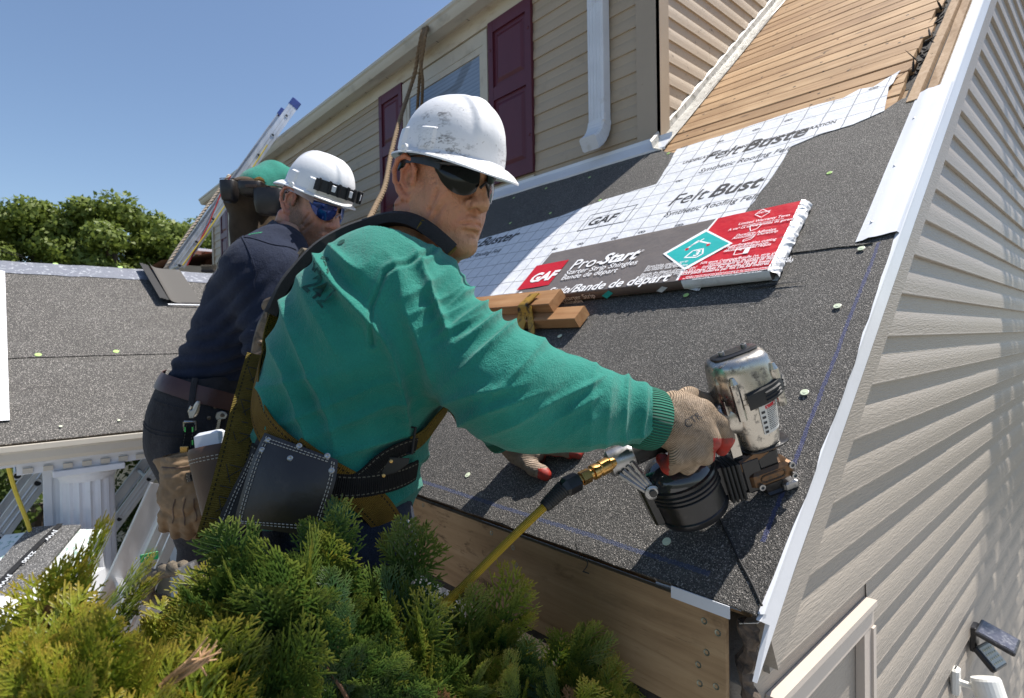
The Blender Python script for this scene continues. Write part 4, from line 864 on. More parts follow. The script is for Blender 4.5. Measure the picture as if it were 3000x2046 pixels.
# dark torn strip under the bundle's right end
g = G(); g.loft([[onroof(px, py, .0095)+RN*.0, onroof(px, py+w, .0095)] for px, py, w in ((2190, 842, 4), (2260, 832, 5), (2300, 827, 5), (2372, 822, 1))], caps=False, closed=False); g.ob('torn_felt_strip', m_black, roofdeck)

g = G(); P = [onroof(px, py, .0085) for px, py in ((2098, 1500), (2135, 1575), (2165, 1640), (2200, 1705), (2232, 1775))]; g.tube(smooth_path(P, 5), .0022, 5); g.ob('shadow_crease', m_black, roofdeck)  # fold in the felt, its shadow line put in as black
# ---- lumber on a roof bracket
def plank(label, x0, x1, s0, s1, h0, h1, rot=0.):
    g = G(); b = .003; prof = [(s0+b, h0), (s1-b, h0), (s1, h0+b), (s1, h1-b), (s1-b, h1), (s0+b, h1), (s0, h1-b), (s0, h0+b)]
    g.loft([[rp(x, s+(x-x1)*rot, h) for s, h in prof] for x in (x0, x1)]); o = g.ob('lumber_board', m_lumber); return tag(o, label, 'board', 'short boards on the roof bracket')
plank('lower short two by four board with its grey cut end showing on the roof', -2.3, -.872, .742, .815, .010, .052, -.01)
plank('upper short two by four board held by the yellow bracket', -2.3, -1.0, .785, .875, .0525, .092, -.01)
m_ybr = M('rusty_yellow_metal', (.42, .24, .03), .5, .2, 14, .002, 50, metal=.2, dirt=((.03, .018, .01), 30, .5, .62))
bk = thing('roof_bracket', 'chipped yellow steel roof bracket strapped round the two short boards', 'bracket', rp(-1.16, .78, .01))
g = G(); P = []
xb = -1.13
def strap(pts, w, t, name, mat, parent, ax=EX):
    P = smooth_path(pts, 4); g = G(); r = []
    for i, p in enumerate(P):
        d = nrm(P[min(i+1, len(P)-1)]-P[max(i-1, 0)]); q = nrm(np.cross(d, ax)); r.append([p-ax*w/2, p+ax*w/2, p+ax*w/2+q*t, p-ax*w/2+q*t])
    return g.loft(r).ob(name, mat, parent)
strap([rp(xb+.02, .845, .100), rp(xb+.01, .80, .099), rp(xb, .779, .094), rp(xb-.012, .762, .06), rp(xb-.02, .72, .03), rp(xb-.03, .66, .014)], .05, .004, 'strap', m_ybr, bk)
strap([rp(xb+.03, .781, .094), rp(xb+.035, .75, .05), rp(xb+.07, .68, .012), rp(xb+.10, .62, .012)], .03, .004, 'strut', m_ybr, bk); G().box(rp(xb-.06, .60, .010), EX*.17, RE*.1, RN*.003).ob('base_plate', m_ybr, bk)
g = G(); g.add([rp(xb+.02, .845, .101), rp(xb+.06, .84, .1), rp(xb+.025, .825, .101)], [[0, 1, 2]]); g.ob('bent_tab', m_ybr, bk)

# ---- nail gun
def metal(name, col, rough, dirt):
    mt, t, b = nodes(name); v = coords(t); n = noise(t, v, 30, 6, .7); f = ramp(t, noise(t, v, 55, 8, .7), dirt)
    t.links.new(mixc(t, f, col, (.05, .04, .03)), b.inputs['Base Color']); mm = math_(t, 'SUBTRACT', .95, math_(t, 'MULTIPLY', f, .7)); t.links.new(mm, b.inputs['Metallic'])
    r = N(t, 'MapRange'); t.links.new(n, r.inputs[0]); r.inputs[1].default_value = .3; r.inputs[2].default_value = .7; r.inputs[3].default_value = rough*.7; r.inputs[4].default_value = rough*1.6; t.links.new(r.outputs[0], b.inputs['Roughness']); return mt
m_chrome = metal('scratched_chrome', (.50, .47, .42), .24, [(.53, (0, 0, 0)), (.66, (.85, .85, .85))])
m_bronze = metal('worn_brown_steel', (.14, .085, .05), .35, [(.5, (0, 0, 0)), (.65, (.8, .8, .8))])
m_brass = metal('brass', (.62, .36, .12), .25, [(.58, (0, 0, 0)), (.72, (.7, .7, .7))])
m_steel = metal('dull_steel', (.36, .36, .36), .33, [(.55, (0, 0, 0)), (.7, (.7, .7, .7))])
m_bpl = M('dusty_black_plastic', (.012, .012, .013), .28, .2, 20, .0006, 60, dirt=((.07, .06, .055), 26, .6, .8))
m_rub = M('black_rubber', (.014, .014, .014), .6, .2, 20, .0008, 70)
gF = at(2262, 1440, 1.103); gT = at(2147, 1030, 1.045); GU = nrm(gT-gF); gL = np.linalg.norm(gT-gF)
hE = at(1862, 1322, 1.065); hB0 = gF+GU*gL*.60; GH = hE-hB0; GH = nrm(GH-GU*(GH@GU)); GC = np.cross(GU, GH); GC = GC if GC@(CAM-gF) > 0 else -GC
def gp3(a, b, w): return gF+GH*a+GC*b+GU*w
gun = thing('nail_gun', 'pneumatic coil nail gun of scratched chrome and black plastic standing on the roof felt', 'nail gun', gF)
def sup(w, rx, ry, n=24, e=2.6, cx=0, cy=0):
    out = []
    for i in range(n):
        a = 2*math.pi*i/n; c, s = math.cos(a), math.sin(a); out.append(gp3(cx+rx*math.copysign(abs(c)**(2/e), c), cy+ry*math.copysign(abs(s)**(2/e), s), w))
    return out
k = gL
body = autosmooth(G().loft([sup(w*k, rx, ry, e=e) for w, rx, ry, e in ((.355, .030, .030, 2.4), (.375, .037, .036, 2.4), (.42, .041, .040, 2.2), (.50, .0445, .043, 2.1), (.62, .049, .046, 2.1), (.70, .052, .049, 2.3), (.715, .0565, .053, 2.6), (.742, .0565, .053, 2.6), (.745, .055, .0515, 2.8))]).ob('housing', m_chrome, gun), 30)
capo = autosmooth(G().loft([sup(w*k, rx, ry, e=e, n=32) for w, rx, ry, e in ((.748, .0575, .054, 2.8), (.765, .0585, .055, 2.8), (.80, .057, .054, 2.9), (.90, .0545, .0515, 3.0), (.945, .0525, .0495, 3), (.972, .048, .045, 3), (.985, .040, .037, 3), (.988, .034, .030, 3))]).ob('cylinder_cap', m_chrome, gun), 40)
autosmooth(G().loft([sup(w*k, rx, ry, e=3.2, n=24) for w, rx, ry in ((.984, .043, .024), (.997, .043, .024), (1.0, .041, .022))]).ob('top_plate', m_bpl, capo), 30)
autosmooth(G().loft([sup(w*k, rx, ry, e=3.2, n=24) for w, rx, ry in ((1.0, .030, .014), (1.004, .029, .013))]).ob('plate_rib', m_bpl, capo), 30)
for a in (-.022, .022): G().lathe(gp3(a, 0, 1.0*k), GU, [(.0052, 0), (.0052, .0075), (.0035, .0078), (.003, .003)], 12).ob('bolt', m_steel, capo)
for a, b in ((.035, .048), (-.045, .042), (.05, .02)): 
    G().loft([[gp3(a+r*math.cos(q), b+r*math.sin(q), w*k) for q in np.arange(10)*.6283] for w, r in ((.62, .008), (.745, .0085), (.86, .0085), (.90, .004))]).ob('bolt_boss', m_chrome, capo); G().lathe(gp3(a, b, .765*k+.0), GU, [(.0055, .02), (.0055, .03), (.003, .031)], 10).ob('bolt', m_steel, capo)
# rubber bumper round the far side
P = []
for q in np.linspace(math.radians(75), math.radians(262), 30):
    c, s = math.cos(q), math.sin(q); rr = lambda e: gp3((.0565+e)*math.copysign(abs(c)**.8, c), (.053+e)*math.copysign(abs(s)**.8, s), 0)
    wq = k*(.728+.03*math.sin((q-math.radians(75))*.96)); P.append([rr(.001)+GU*(wq-.016), rr(.010)+GU*(wq-.014), rr(.012)+GU*wq, rr(.010)+GU*(wq+.014), rr(.001)+GU*(wq+.016)])
# camera side is +GC: bumper covers the side away from the handle
autosmooth(G().loft(P).ob('bumper', m_rub, gun), 30)
for q0 in (95, 140, 185):
    for dq in range(3):
        P = []
        for q in np.linspace(math.radians(q0), math.radians(q0+30), 6):
            c, s = math.cos(q), math.sin(q); wq = k*(.728+.03*math.sin((q-math.radians(75))*.96))+(dq-1)*.007; f_ = lambda e: gp3((.0565+e)*math.copysign(abs(c)**.8, c), (.053+e)*math.copysign(abs(s)**.8, s), 0); P.append([f_(.011)+GU*(wq-.002), f_(.0138)+GU*wq, f_(.011)+GU*(wq+.002)])
        G().loft(P, caps=False, closed=False).ob('bumper_rib', m_rub, gun)
# warning label on the housing
def lab(q, w, e=.0012):
    f = np.interp(w/k, [.42, .5, .62, .7], [.041, .0445, .049, .052]); f2 = np.interp(w/k, [.42, .5, .62, .7], [.040, .043, .046, .049]); c, s = math.cos(q), math.sin(q); return gp3((f+e)*math.copysign(abs(c)**(2/2.1), c), (f2+e)*math.copysign(abs(s)**(2/2.1), s), w)
m_label = M('white_label', (.62, .61, .57), .5, .06, 20, dirt=((.2, .18, .15), 60, .6, .75))
q0, q1 = math.radians(88), math.radians(172); g = G(); g.loft([[lab(q, w) for q in np.linspace(q0, q1, 16)] for w in (.47*k, .53*k, .6*k, .665*k)], caps=False, closed=False); lb_ = g.ob('warning_label', m_label, body, True)
g = G(); g.loft([[lab(q, w, .0016) for q in np.linspace(q0+.22, q0+.75, 8)] for w in (.638*k, .66*k)], caps=False, closed=False); rd = g.ob('danger_bar', m_redp, body)
for i in range(12):
    w = (.63-.0125*i)*k; g = G(); q = q0+.26
    while q < q1-.05:
        L = random.uniform(.04, .12); g.loft([[lab(a, w+dw, .0018) for a in (q, min(q+L, q1-.03))] for dw in (0, .0014)], caps=False, closed=False); q += L+.025
    tag(g.ob('label_text', m_ink, body), kind='stuff')
for i, w in enumerate((.62, .585, .55, .515, .485)):
    g = G(); g.loft([[lab(q0+.05+.13*a_, w*k+dw, .0018) for a_ in (0, .5, 1)] for dw in (-.002, .001, .003)], caps=False, closed=False); g.ob('label_icon', m_ink, body)
pT = lab(q0+.27, .644*k, .0022); text('DANGER', .0055, pT, nrm(lab(q0+.5, .644*k)-pT), GU, m_wink, body, bold=.03)
# handle
hw = .585*k; hL = np.linalg.norm(hE-hB0)
def hsec(a, w, ry, rz, n=16): return [gp3(a, ry*math.cos(q), w+rz*math.sin(q)) for q in np.arange(n)*2*math.pi/n]
autosmooth(G().loft([hsec(a, w*k, ry, rz) for a, w, ry, rz in ((.030, .60, .035, .045), (.055, .60, .030, .034), (.068, .60, .024, .026))]).ob('handle_root', m_chrome, body), 40)
autosmooth(G().loft([hsec(a, w*k, ry, rz) for a, w, ry, rz in ((.062, .602, .0225, .025), (.07, .602, .0225, .0245), (.12, .597, .019, .021), (.19, .59, .018, .020), (.245, .585, .02, .022))]).ob('grip', m_rub, gun), 40)
he = autosmooth(G().loft([hsec(a, w*k, ry, rz) for a, w, ry, rz in ((.238, .583, .022, .024), (.245, .582, .024, .027), (.285, .58, .023, .026), (.29, .58, .018, .02))]).ob('end_cap', m_steel, gun), 40)
text('04207', .011, gp3(.243, .0255, .545*k), -GH, GU, m_ink, he)
# trigger and return spring below the grip root
G().loft([[gp3(.066+dx, dy, w*k) for dx, dy in ((0, -.006), (.010, -.006), (.010, .006), (0, .006))] for w, dx in ((.53, .0), (.47, .006), (.42, .004), (.38, -.002))]).ob('trigger', m_bpl, gun)
g = G(); g.tube([gp3(.058+.006*math.cos(q), .010+.006*math.sin(q), (.50-.13*q/44)*k) for q in np.linspace(0, 44, 120)], .0014, 5); g.ob('spring', m_steel, gun)
G().loft([[gp3(.045+dx, .018+dy, w*k) for dx, dy in ((0, -.005), (.018, -.005), (.018, .005), (0, .005))] for w in (.52, .40, .36)]).ob('trigger_guard', m_chrome, gun)
# base flange, nose and foot
autosmooth(G().loft([sup(w*k, rx, ry, e=3, cx=cx) for w, rx, ry, cx in ((.335, .034, .031, -.006), (.35, .046, .036, -.008), (.358, .046, .036, -.008), (.366, .036, .033, -.004))]).ob('base_flange', m_bpl, gun), 30)
nose = G().cbox(gp3(.004, 0, .255*k), GH, GC, GU, .056, .044, .16*k, .15).ob('nose_block', m_bpl, gun)
ns = G().cbox(gp3(.002, .006, .165*k), GH, GC, GU, .088, .050, .115*k, .18).ob('driver_guide', m_bronze, gun)
P = [gp3(.002+.024*a, .0315, .165*k+.007*b_) for a, b_ in [(math.copysign(.6, math.cos(q))+.4*math.cos(q), math.sin(q)) for q in np.linspace(0, 2*math.pi, 24)]]; G().tube(P+[P[0]], .0016, 5).ob('rim', m_bronze, ns)
for a, w in ((-.036, .20), (.03, .125), (-.036, .125)): G().lathe(gp3(a, .031, w*k), GC, [(.0062, 0), (.0062, .006), (.0035, .0062), (.003, .002)], 12).ob('bolt', m_steel, ns)
autosmooth(G().loft([[gp3(cx+rx*a, ry*b_, w*k) for a, b_ in ((-1, -1), (1, -1), (1.15, 0), (1, 1), (-1, 1), (-1.15, 0))] for w, rx, ry, cx in ((.0, .022, .016, -.012), (.02, .026, .02, -.012), (.035, .019, .016, -.004), (.11, .017, .018, .0))]).ob('contact_foot', m_bpl, gun), 30)
G().cbox(gp3(-.03, .012, .045*k), GH, GC, GU, .03, .03, .018, .2).ob('depth_dial', m_steel, gun)
G().cbox(gp3(.035, .016, .30*k), nrm(GH-GU*.35), GC, nrm(GU+GH*.35), .085, .016, .022, .2).ob('safety_yoke', m_bronze, gun)
# coil magazine
mc = at(2005, 1428, 1.085); mo = mc-gF; ma, mb = mo@GH, mo@GC; MU = nrm(GU*.98+GH*.12+GC*.06); mR = .0705
lid = M('smoked_lid', (.03, .032, .036), .08, .2, 8, spec=.8, dirt=((.25, .26, .28), 9, .62, .8))
mg = autosmooth(G().lathe(mc, MU, [(.05, -.052), (.068, -.050), (mR, -.044), (mR+.001, -.036), (mR-.002, -.034), (mR-.002, .002), (mR+.001, .004), (mR+.001, .008), (mR-.002, .010), (mR+.001, .013), (mR+.001, .017), (mR-.002, .019), (mR+.001, .022), (mR+.001, .026), (mR-.002, .028), (mR+.001, .032), (mR, .037), (mR-.006, .040)], 40).ob('magazine', m_bpl, gun), 35)
autosmooth(G().lathe(mc, MU, [(mR-.004, .036), (mR-.006, .046), (mR-.014, .058), (mR-.032, .067), (mR-.05, .069), (.004, .070)], 40).ob('magazine_lid', lid, mg), 30)
G().cbox(mc+GH*(mR+.002)+MU*-.006, GH, GC, MU, .022, .05, .085, .2).ob('magazine_hinge', m_bpl, mg); G().cbox(mc+GH*.01-MU*.058+GC*.02, GH, GC, MU, .05, .03, .014, .2).ob('magazine_latch', m_bpl, mg); G().cbox(mc+GH*.045-MU*.056+GC*.02, GH, GC, MU, .03, .024, .02, .2).ob('magazine_foot', m_bpl, mg)
fc = (mc+gp3(.02, 0, .17*k))/2
for f, sx_, sz_, mt_ in ((.30, .06, .085, m_bpl), (.55, .05, .07, m_bpl), (.78, .045, .075, m_bpl)): p = mc*(1-f)+gp3(.0, .0, .19*k)*f+GU*.0; G().cbox(p, GH, GC, GU, sx_, .05+.01*(f < .5), sz_, .15).ob('feed_channel', mt_, gun)
for f in (.45, .5, .55, .6): p = mc*(1-f)+gp3(.0, .0, .19*k)*f; G().cbox(p+GC*.012, GH, GC, GU, .006, .052, .078, .3).ob('channel_rib', m_rub, gun)
# slotted arm joining the grip end to the magazine
a0, a1 = gp3(.262, .022, .555*k), mc+GH*(mR-.006)+MU*.034+GC*.03; ad = nrm(a1-a0); aw = nrm(np.cross(ad, GC))
for off, w_ in ((-.016, .0045), (-.005, .004), (.006, .004), (.017, .0045)): G().tube([a0+aw*off, a1+aw*off*.35], [w_*1.15, w_], 6).ob('arm_strut', m_steel, gun)
G().lathe(a1+GC*-.004, GC, [(.014, 0), (.014, .010), (.010, .012)], 16).ob('arm_pivot', m_steel, gun); G().lathe(a1+GC*.008, GC, [(.007, 0), (.007, .004), (.002, .0045)], 12).ob('screw', m_bpl, gun)
# air hose
f0 = gp3(.29, 0, .575*k); hs = [f0, at(1800, 1352, 1.055), at(1755, 1376, 1.04), at(1690, 1412, 1.02), at(1600, 1478, .99), at(1480, 1595, .96), at(1340, 1735, .93), at(1215, 1850, .90), at(1100, 1960, .9), at(1000, 2090, .95)]
hz = thing('air_hose', 'yellow braided air hose with brass coupler running from the nail gun into the bush', 'hose', f0)
def along(a, b, f): return a+(b-a)*f
dirf = nrm(hs[2]-hs[1])
autosmooth(G().lathe(f0-GH*.004, nrm(hs[1]-f0), [(.010, 0), (.010, .012), (.0135, .0125), (.0135, .024), (.009, .0245), (.009, np.linalg.norm(hs[1]-f0)+.004)], 6).ob('hex_fitting', m_steel, hz), 20)
L1 = np.linalg.norm(hs[3]-hs[1]); autosmooth(G().lathe(hs[1], dirf, [(.009, 0), (.0125, .001), (.0125, .012), (.0115, .013), (.0145, .015), (.0145, .034), (.0125, .036), (.0125, .040), (.0145, .042), (.0145, .052), (.0105, .054), (.0105, .060)], 18).ob('coupler', m_brass, hz), 30)
autosmooth(G().lathe(hs[1]+dirf*.060, dirf, [(.0135, 0), (.0135, .018), (.010, .019), (.010, .026)], 6).ob('hex_nut', m_brass, hz), 20); autosmooth(G().lathe(hs[1]+dirf*.085, dirf, [(.017, 0), (.018, .002), (.018, .026), (.014, .034), (.011, .037)], 6).ob('black_nut', m_bpl, hz), 20)
e0 = hs[1]+dirf*.118; e1 = at(1602, 1478, .992); pa = nrm(np.cross(e1-e0, GC)); pb = nrm(np.cross(e1-e0, pa)); Ls = np.linalg.norm(e1-e0); q = np.linspace(0, 9*2*math.pi, 220)
g = G(); g.tube([e0+(e1-e0)*(a/q[-1])+(pa*math.cos(a)+pb*math.sin(a))*(.0125-.003*a/q[-1]) for a in q], .0032, 6); g.ob('strain_relief_spring', m_rub, hz, True)
G().tube([e0, e1+(e1-e0)*.18], .0082, 10).ob('inner_sleeve', m_rub, hz, True); G().tube([e1-(e1-e0)*.02, e1+(e1-e0)*.16], [.0118, .0105], 12).ob('spring_collar', m_rub, hz, True)
mt, t, b = nodes('yellow_braid'); v = coords(t, 'UV'); sx = N(t, 'SeparateXYZ'); t.links.new(v, sx.inputs[0])
w1 = math_(t, 'SINE', math_(t, 'ADD', math_(t, 'MULTIPLY', sx.outputs[0], 1500.), math_(t, 'MULTIPLY', sx.outputs[1], 50.))); w2 = math_(t, 'SINE', math_(t, 'SUBTRACT', math_(t, 'MULTIPLY', sx.outputs[0], 1500.), math_(t, 'MULTIPLY', sx.outputs[1], 50.))); wv = math_(t, 'MULTIPLY', w1, w2)
t.links.new(ramp(t, wv, [(.0, (.40, .25, .015)), (.5, (.72, .47, .03))]), b.inputs['Base Color']); b.inputs['Roughness'].default_value = .45; bump(t, b, wv, .0015, .8); m_braid = mt
P = smooth_path([e1]+hs[5:], 10); dl = np.r_[0, np.cumsum(np.linalg.norm(np.diff(np.array(P), axis=0), axis=1))]; g = G(); g.tube(P, .0074, 14); uvs = [(dl[i], j/14) for i in range(len(P)) for j in range(14)]
g.ob('hose', m_braid, hz, True, uv=uvs)
# ================================================================== BODIES: implicit surfaces -> one continuous skin
def surfnet(Fv, o, h):
    ins = Fv < 0; nx, ny, nz = Fv.shape
    c = ins.astype(np.int8); sm_ = sum(c[dx:nx-1+dx, dy:ny-1+dy, dz:nz-1+dz] for dx in (0, 1) for dy in (0, 1) for dz in (0, 1))
    I = np.argwhere((sm_ > 0) & (sm_ < 8)); idx = -np.ones((nx-1, ny-1, nz-1), np.int32); idx[I[:, 0], I[:, 1], I[:, 2]] = np.arange(len(I))
    acc = np.zeros((len(I), 3)); cnt = np.zeros(len(I)); cor = [(a, b, d) for a in (0, 1) for b in (0, 1) for d in (0, 1)]
    val = {k: Fv[I[:, 0]+k[0], I[:, 1]+k[1], I[:, 2]+k[2]] for k in cor}
    for a in cor:
        for ax in range(3):
            if a[ax] == 0:
                b = list(a); b[ax] = 1; b = tuple(b); m_ = (val[a] < 0) != (val[b] < 0); t = np.where(m_, val[a]/(val[a]-val[b]+1e-12), 0); p = np.tile(np.array(a, float), (len(I), 1)); p[:, ax] = t; acc += p*m_[:, None]; cnt += m_
    V = o+(I+acc/cnt[:, None])*h; Q = []
    for ax in range(3):
        b, d = (ax+1) % 3, (ax+2) % 3; s0 = [slice(None)]*3; s1 = [slice(None)]*3; s0[ax] = slice(0, -1); s1[ax] = slice(1, None)
        A = ins[tuple(s0)]; Bq = ins[tuple(s1)]; ch = np.argwhere(A != Bq); ok = (ch[:, b] > 0) & (ch[:, d] > 0) & (ch[:, b] < Fv.shape[b]-1) & (ch[:, d] < Fv.shape[d]-1); ch = ch[ok]
        def cell(ob, od): q = ch.copy(); q[:, b] -= ob; q[:, d] -= od; return idx[q[:, 0], q[:, 1], q[:, 2]]
        q = np.stack([cell(1, 1), cell(0, 1), cell(0, 0), cell(1, 0)], 1); fl_ = ~A[ch[:, 0], ch[:, 1], ch[:, 2]]; q[fl_] = q[fl_][:, ::-1]; Q.append(q)
    return V, np.concatenate(Q)
class SDF:
    def __init__(s, lo, hi, h):
        s.h = h; s.o = np.array(lo, float); n = np.ceil((np.array(hi)-s.o)/h).astype(int)+1; s.ax = [s.o[i]+np.arange(n[i])*h for i in range(3)]; s.F = np.full(n, 9., np.float32); s.n = n
    def _sub(s, lo, hi):
        sl = []
        for i in range(3):
            a = int(max(0, math.floor((lo[i]-s.o[i])/s.h))); b = int(min(s.n[i], math.ceil((hi[i]-s.o[i])/s.h)+1)); sl.append(slice(a, max(a, b)))
        return tuple(sl)
    def _put(s, sl, d, k, sub):
        A = s.F[sl]; d = d.astype(np.float32)
        if sub: d = -d; h = np.clip(.5+.5*(d-A)/k, 0, 1) ; R = A*(1-h)+d*h+k*h*(1-h)
        else: h = np.clip(.5+.5*(A-d)/k, 0, 1); R = A*(1-h)+d*h-k*h*(1-h)
        s.F[sl] = R
    def cap(s, a, b, ra, rb=None, k=.02, sub=False):
        rb = ra if rb is None else rb; a, b = np.array(a, float), np.array(b, float); R = max(ra, rb)+k*1.6+s.h*2; sl = s._sub(np.minimum(a, b)-R, np.maximum(a, b)+R); x, y, z = np.meshgrid(*[s.ax[i][sl[i]] for i in range(3)], indexing='ij', sparse=True)
        ab = b-a; L = ab@ab+1e-12; t = np.clip(((x-a[0])*ab[0]+(y-a[1])*ab[1]+(z-a[2])*ab[2])/L, 0, 1); d = np.sqrt((x-a[0]-t*ab[0])**2+(y-a[1]-t*ab[1])**2+(z-a[2]-t*ab[2])**2)-(ra+t*(rb-ra)); s._put(sl, d, k, sub); return s
    def chain(s, P, r, k=.02, sub=False):
        r = r if isinstance(r, (list, tuple)) else [r]*len(P)
        for i in range(len(P)-1): s.cap(P[i], P[i+1], r[i], r[i+1], k, sub)
        return s
    def ell(s, c, r, k=.02, R=None, sub=False):
        c, r = np.array(c, float), np.array(r, float); R = np.eye(3) if R is None else np.array(R); m_ = r.max()+k*1.6+s.h*2; sl = s._sub(c-m_, c+m_); x, y, z = np.meshgrid(*[s.ax[i][sl[i]]-c[i] for i in range(3)], indexing='ij', sparse=True)
        q = [x*R[i][0]+y*R[i][1]+z*R[i][2] for i in range(3)]; k0 = np.sqrt(sum((q[i]/r[i])**2 for i in range(3)))+1e-9; k1 = np.sqrt(sum((q[i]/r[i]**2)**2 for i in range(3)))+1e-9; s._put(sl, k0*(k0-1)/k1, k, sub); return s
    def mesh(s): return surfnet(s.F, s.o, s.h)
def vnormals(V, Fq):
    n = np.cross(V[Fq[:, 2]]-V[Fq[:, 0]], V[Fq[:, 3]]-V[Fq[:, 1]]); N_ = np.zeros_like(V)
    for i in range(4): np.add.at(N_, Fq[:, i], n)
    return N_/(np.linalg.norm(N_, axis=1)[:, None]+1e-12)
def relax(V, Fq, it=2, lam=.5):
    e = np.concatenate([Fq[:, [0, 1]], Fq[:, [1, 2]], Fq[:, [2, 3]], Fq[:, [3, 0]]])
    for _ in range(it):
        S_ = np.zeros_like(V); c = np.zeros(len(V)); np.add.at(S_, e[:, 0], V[e[:, 1]]); np.add.at(S_, e[:, 1], V[e[:, 0]]); np.add.at(c, e[:, 0], 1); np.add.at(c, e[:, 1], 1); V = V*(1-lam)+S_/c[:, None]*lam
    return V
def pix(V): v = V-CAM; z = v@CF; return PCX+FOC*(v@CR)/z, PCY-FOC*(v@CU)/z
def sstep(x, a, b): t = np.clip((x-a)/(b-a), 0, 1); return t*t*(3-2*t)
def bvh(V, Fq): return BVHTree.FromPolygons([Vector(v) for v in V], Fq.tolist())
def subdiv(V, Fq):
    e = np.sort(np.concatenate([Fq[:, [0, 1]], Fq[:, [1, 2]], Fq[:, [2, 3]], Fq[:, [3, 0]]]), 1); u, inv = np.unique(e, axis=0, return_inverse=True); inv = inv.ravel(); n, m_ = len(V), len(Fq)
    M_ = V[u].mean(1); Cc = V[Fq].mean(1); E_ = [n+inv[i*m_:(i+1)*m_] for i in range(4)]; c = n+len(u)+np.arange(m_)
    F2 = np.concatenate([np.stack([Fq[:, i], E_[i], c, E_[i-1]], 1) for i in range(4)]); return np.concatenate([V, M_, Cc]), F2
# ---------------------------------------------------------------- head in its own frame: x forward, y left, z up, ear level = 0
def head_mesh(beard=False):
    s = SDF((-.13, -.125, -.22), (.16, .125, .16), .0023)
    s.ell((.012, 0, .052), (.095, .076, .080), .01)
    s.ell((.038, 0, -.022), (.056, .064, .075), .03); s.ell((.055, 0, .03), (.042, .062, .04), .03)
    for q in (-1, 1):
        s.chain([(-.002, .058*q, -.020), (.008, .054*q, -.062), (.045, .036*q, -.096), (.078, .012*q, -.109)], [.018, .018, .018, .017], .03)
        s.ell((.058, .046*q, -.014), (.024, .018, .020), .022); s.cap((.088, .012*q, .034), (.076, .048*q, .034), .0115, .010, .018)
        s.ell((.055, .040*q, -.05), (.026, .02, .03), .025)
        s.ell((.092, .030*q, .010), (.010, .018, .012), .012, sub=True); s.ell((.080, .031*q, .010), (.0125, .0125, .0125), .003)
        s.cap((.0905, .02*q, .017), (.087, .043*q, .0165), .0045, .004, .005)
    s.cap((.081, 0, -.106), (.087, 0, -.107), .018, .016, .02)
    s.ell((.082, 0, -.066), (.020, .033, .026), .022)
    s.chain([(.093, 0, .020), (.105, 0, -.006), (.1180, 0, -.032)], [.0085, .0112, .0142], .012)
    for q in (-1, 1): s.ell((.105, .0165*q, -.036), (.013, .0095, .0098), .008); s.cap((.108, .008*q, -.047), (.112, .0075*q, -.042), .0035, .004, .004, sub=True)
    for q in (-1, 1):
        s.chain([(.1030, 0, -.0630), (.1000, .013*q, -.0635), (.089, .027*q, -.070)], [.0055, .005, .0035], .006)
        s.chain([(.1020, 0, -.0750), (.0985, .013*q, -.0753), (.088, .026*q, -.072)], [.0065, .006, .0038], .006)
        s.chain([(.109, 0, -.0689), (.105, .013*q, -.0692), (.092, .030*q, -.0740)], [.0018, .0018, .0014], .003, sub=True)
        s.chain([(.108, .022*q, -.034), (.103, .032*q, -.050), (.092, .039*q, -.070)], [.0026, .0036, .0026], .010, sub=True)
        s.chain([(.084, .053*q, -.035), (.066, .060*q, -.06), (.045, .058*q, -.088)], [.0010, .0018, .0010], .010, sub=True)
        s.chain([(.066, .064*q, -.02), (.052, .064*q, -.055), (.03, .060*q, -.08)], [.0006, .0012, .0006], .010, sub=True)
        for zz in (.0, .006, -.006): s.cap((.066, .066*q, .004+zz), (.045, .073*q, .002+zz*2.6), .0009, .0009, .004, sub=True)
    s.chain([(.101, -.016, -.087), (.103, 0, -.0865), (.101, .016, -.087)], .003, .009, sub=True)
    s.chain([(.012, 0, -.05), (-.028, 0, -.12), (-.055, 0, -.205)], [.060, .060, .066], .03)
    s.cap((.045, 0, -.115), (.0, 0, -.2), .022, .02, .03)
    for q in (-1, 1):
        pts = [(.012, .076, -.004), (.016, .080, .016), (.010, .084, .031), (-.004, .089, .038), (-.018, .093, .030), (-.025, .094, .012), (-.024, .091, -.006), (-.016, .086, -.022), (-.006, .081, -.034), (.004, .077, -.038), (.008, .075, -.030)]
        s.chain([(a, b*q, c_) for a, b, c_ in pts], [.0042, .0044, .0046, .0048, .0048, .0048, .0048, .005, .006, .0065, .005], .003)
        s.chain([(a, b*q, c_) for a, b, c_ in ((.0, .083, .026), (-.012, .086, .013), (-.013, .084, -.008), (-.004, .080, -.020))], .0036, .003)
        s.ell((-.006, .076*q, -.002), (.019, .0055, .035), .003); s.ell((.002, .088*q, -.003), (.0095, .013, .015), .003, sub=True); s.ell((-.010, .090*q, .024), (.0055, .008, .007), .003, sub=True); s.chain([(-.016, .094*q, .020), (-.0195, .094*q, .004), (-.017, .091*q, -.012)], .0026, .003, sub=True); s.ell((.012, .078*q, -.006), (.005, .006, .008), .004)
        s.cap((-.03, .066*q, -.05), (-.045, .05*q, -.14), .012, .016, .03)
    return s.mesh()
HV, HF = head_mesh(); HV = relax(HV, HF, 1, .3); HN = vnormals(HV, HF)
_w = HV*np.array([90, 90, 40.]); HV = HV+HN*(vnoise(_w)*.0005+vnoise(HV*260)*.00018)[:, None]
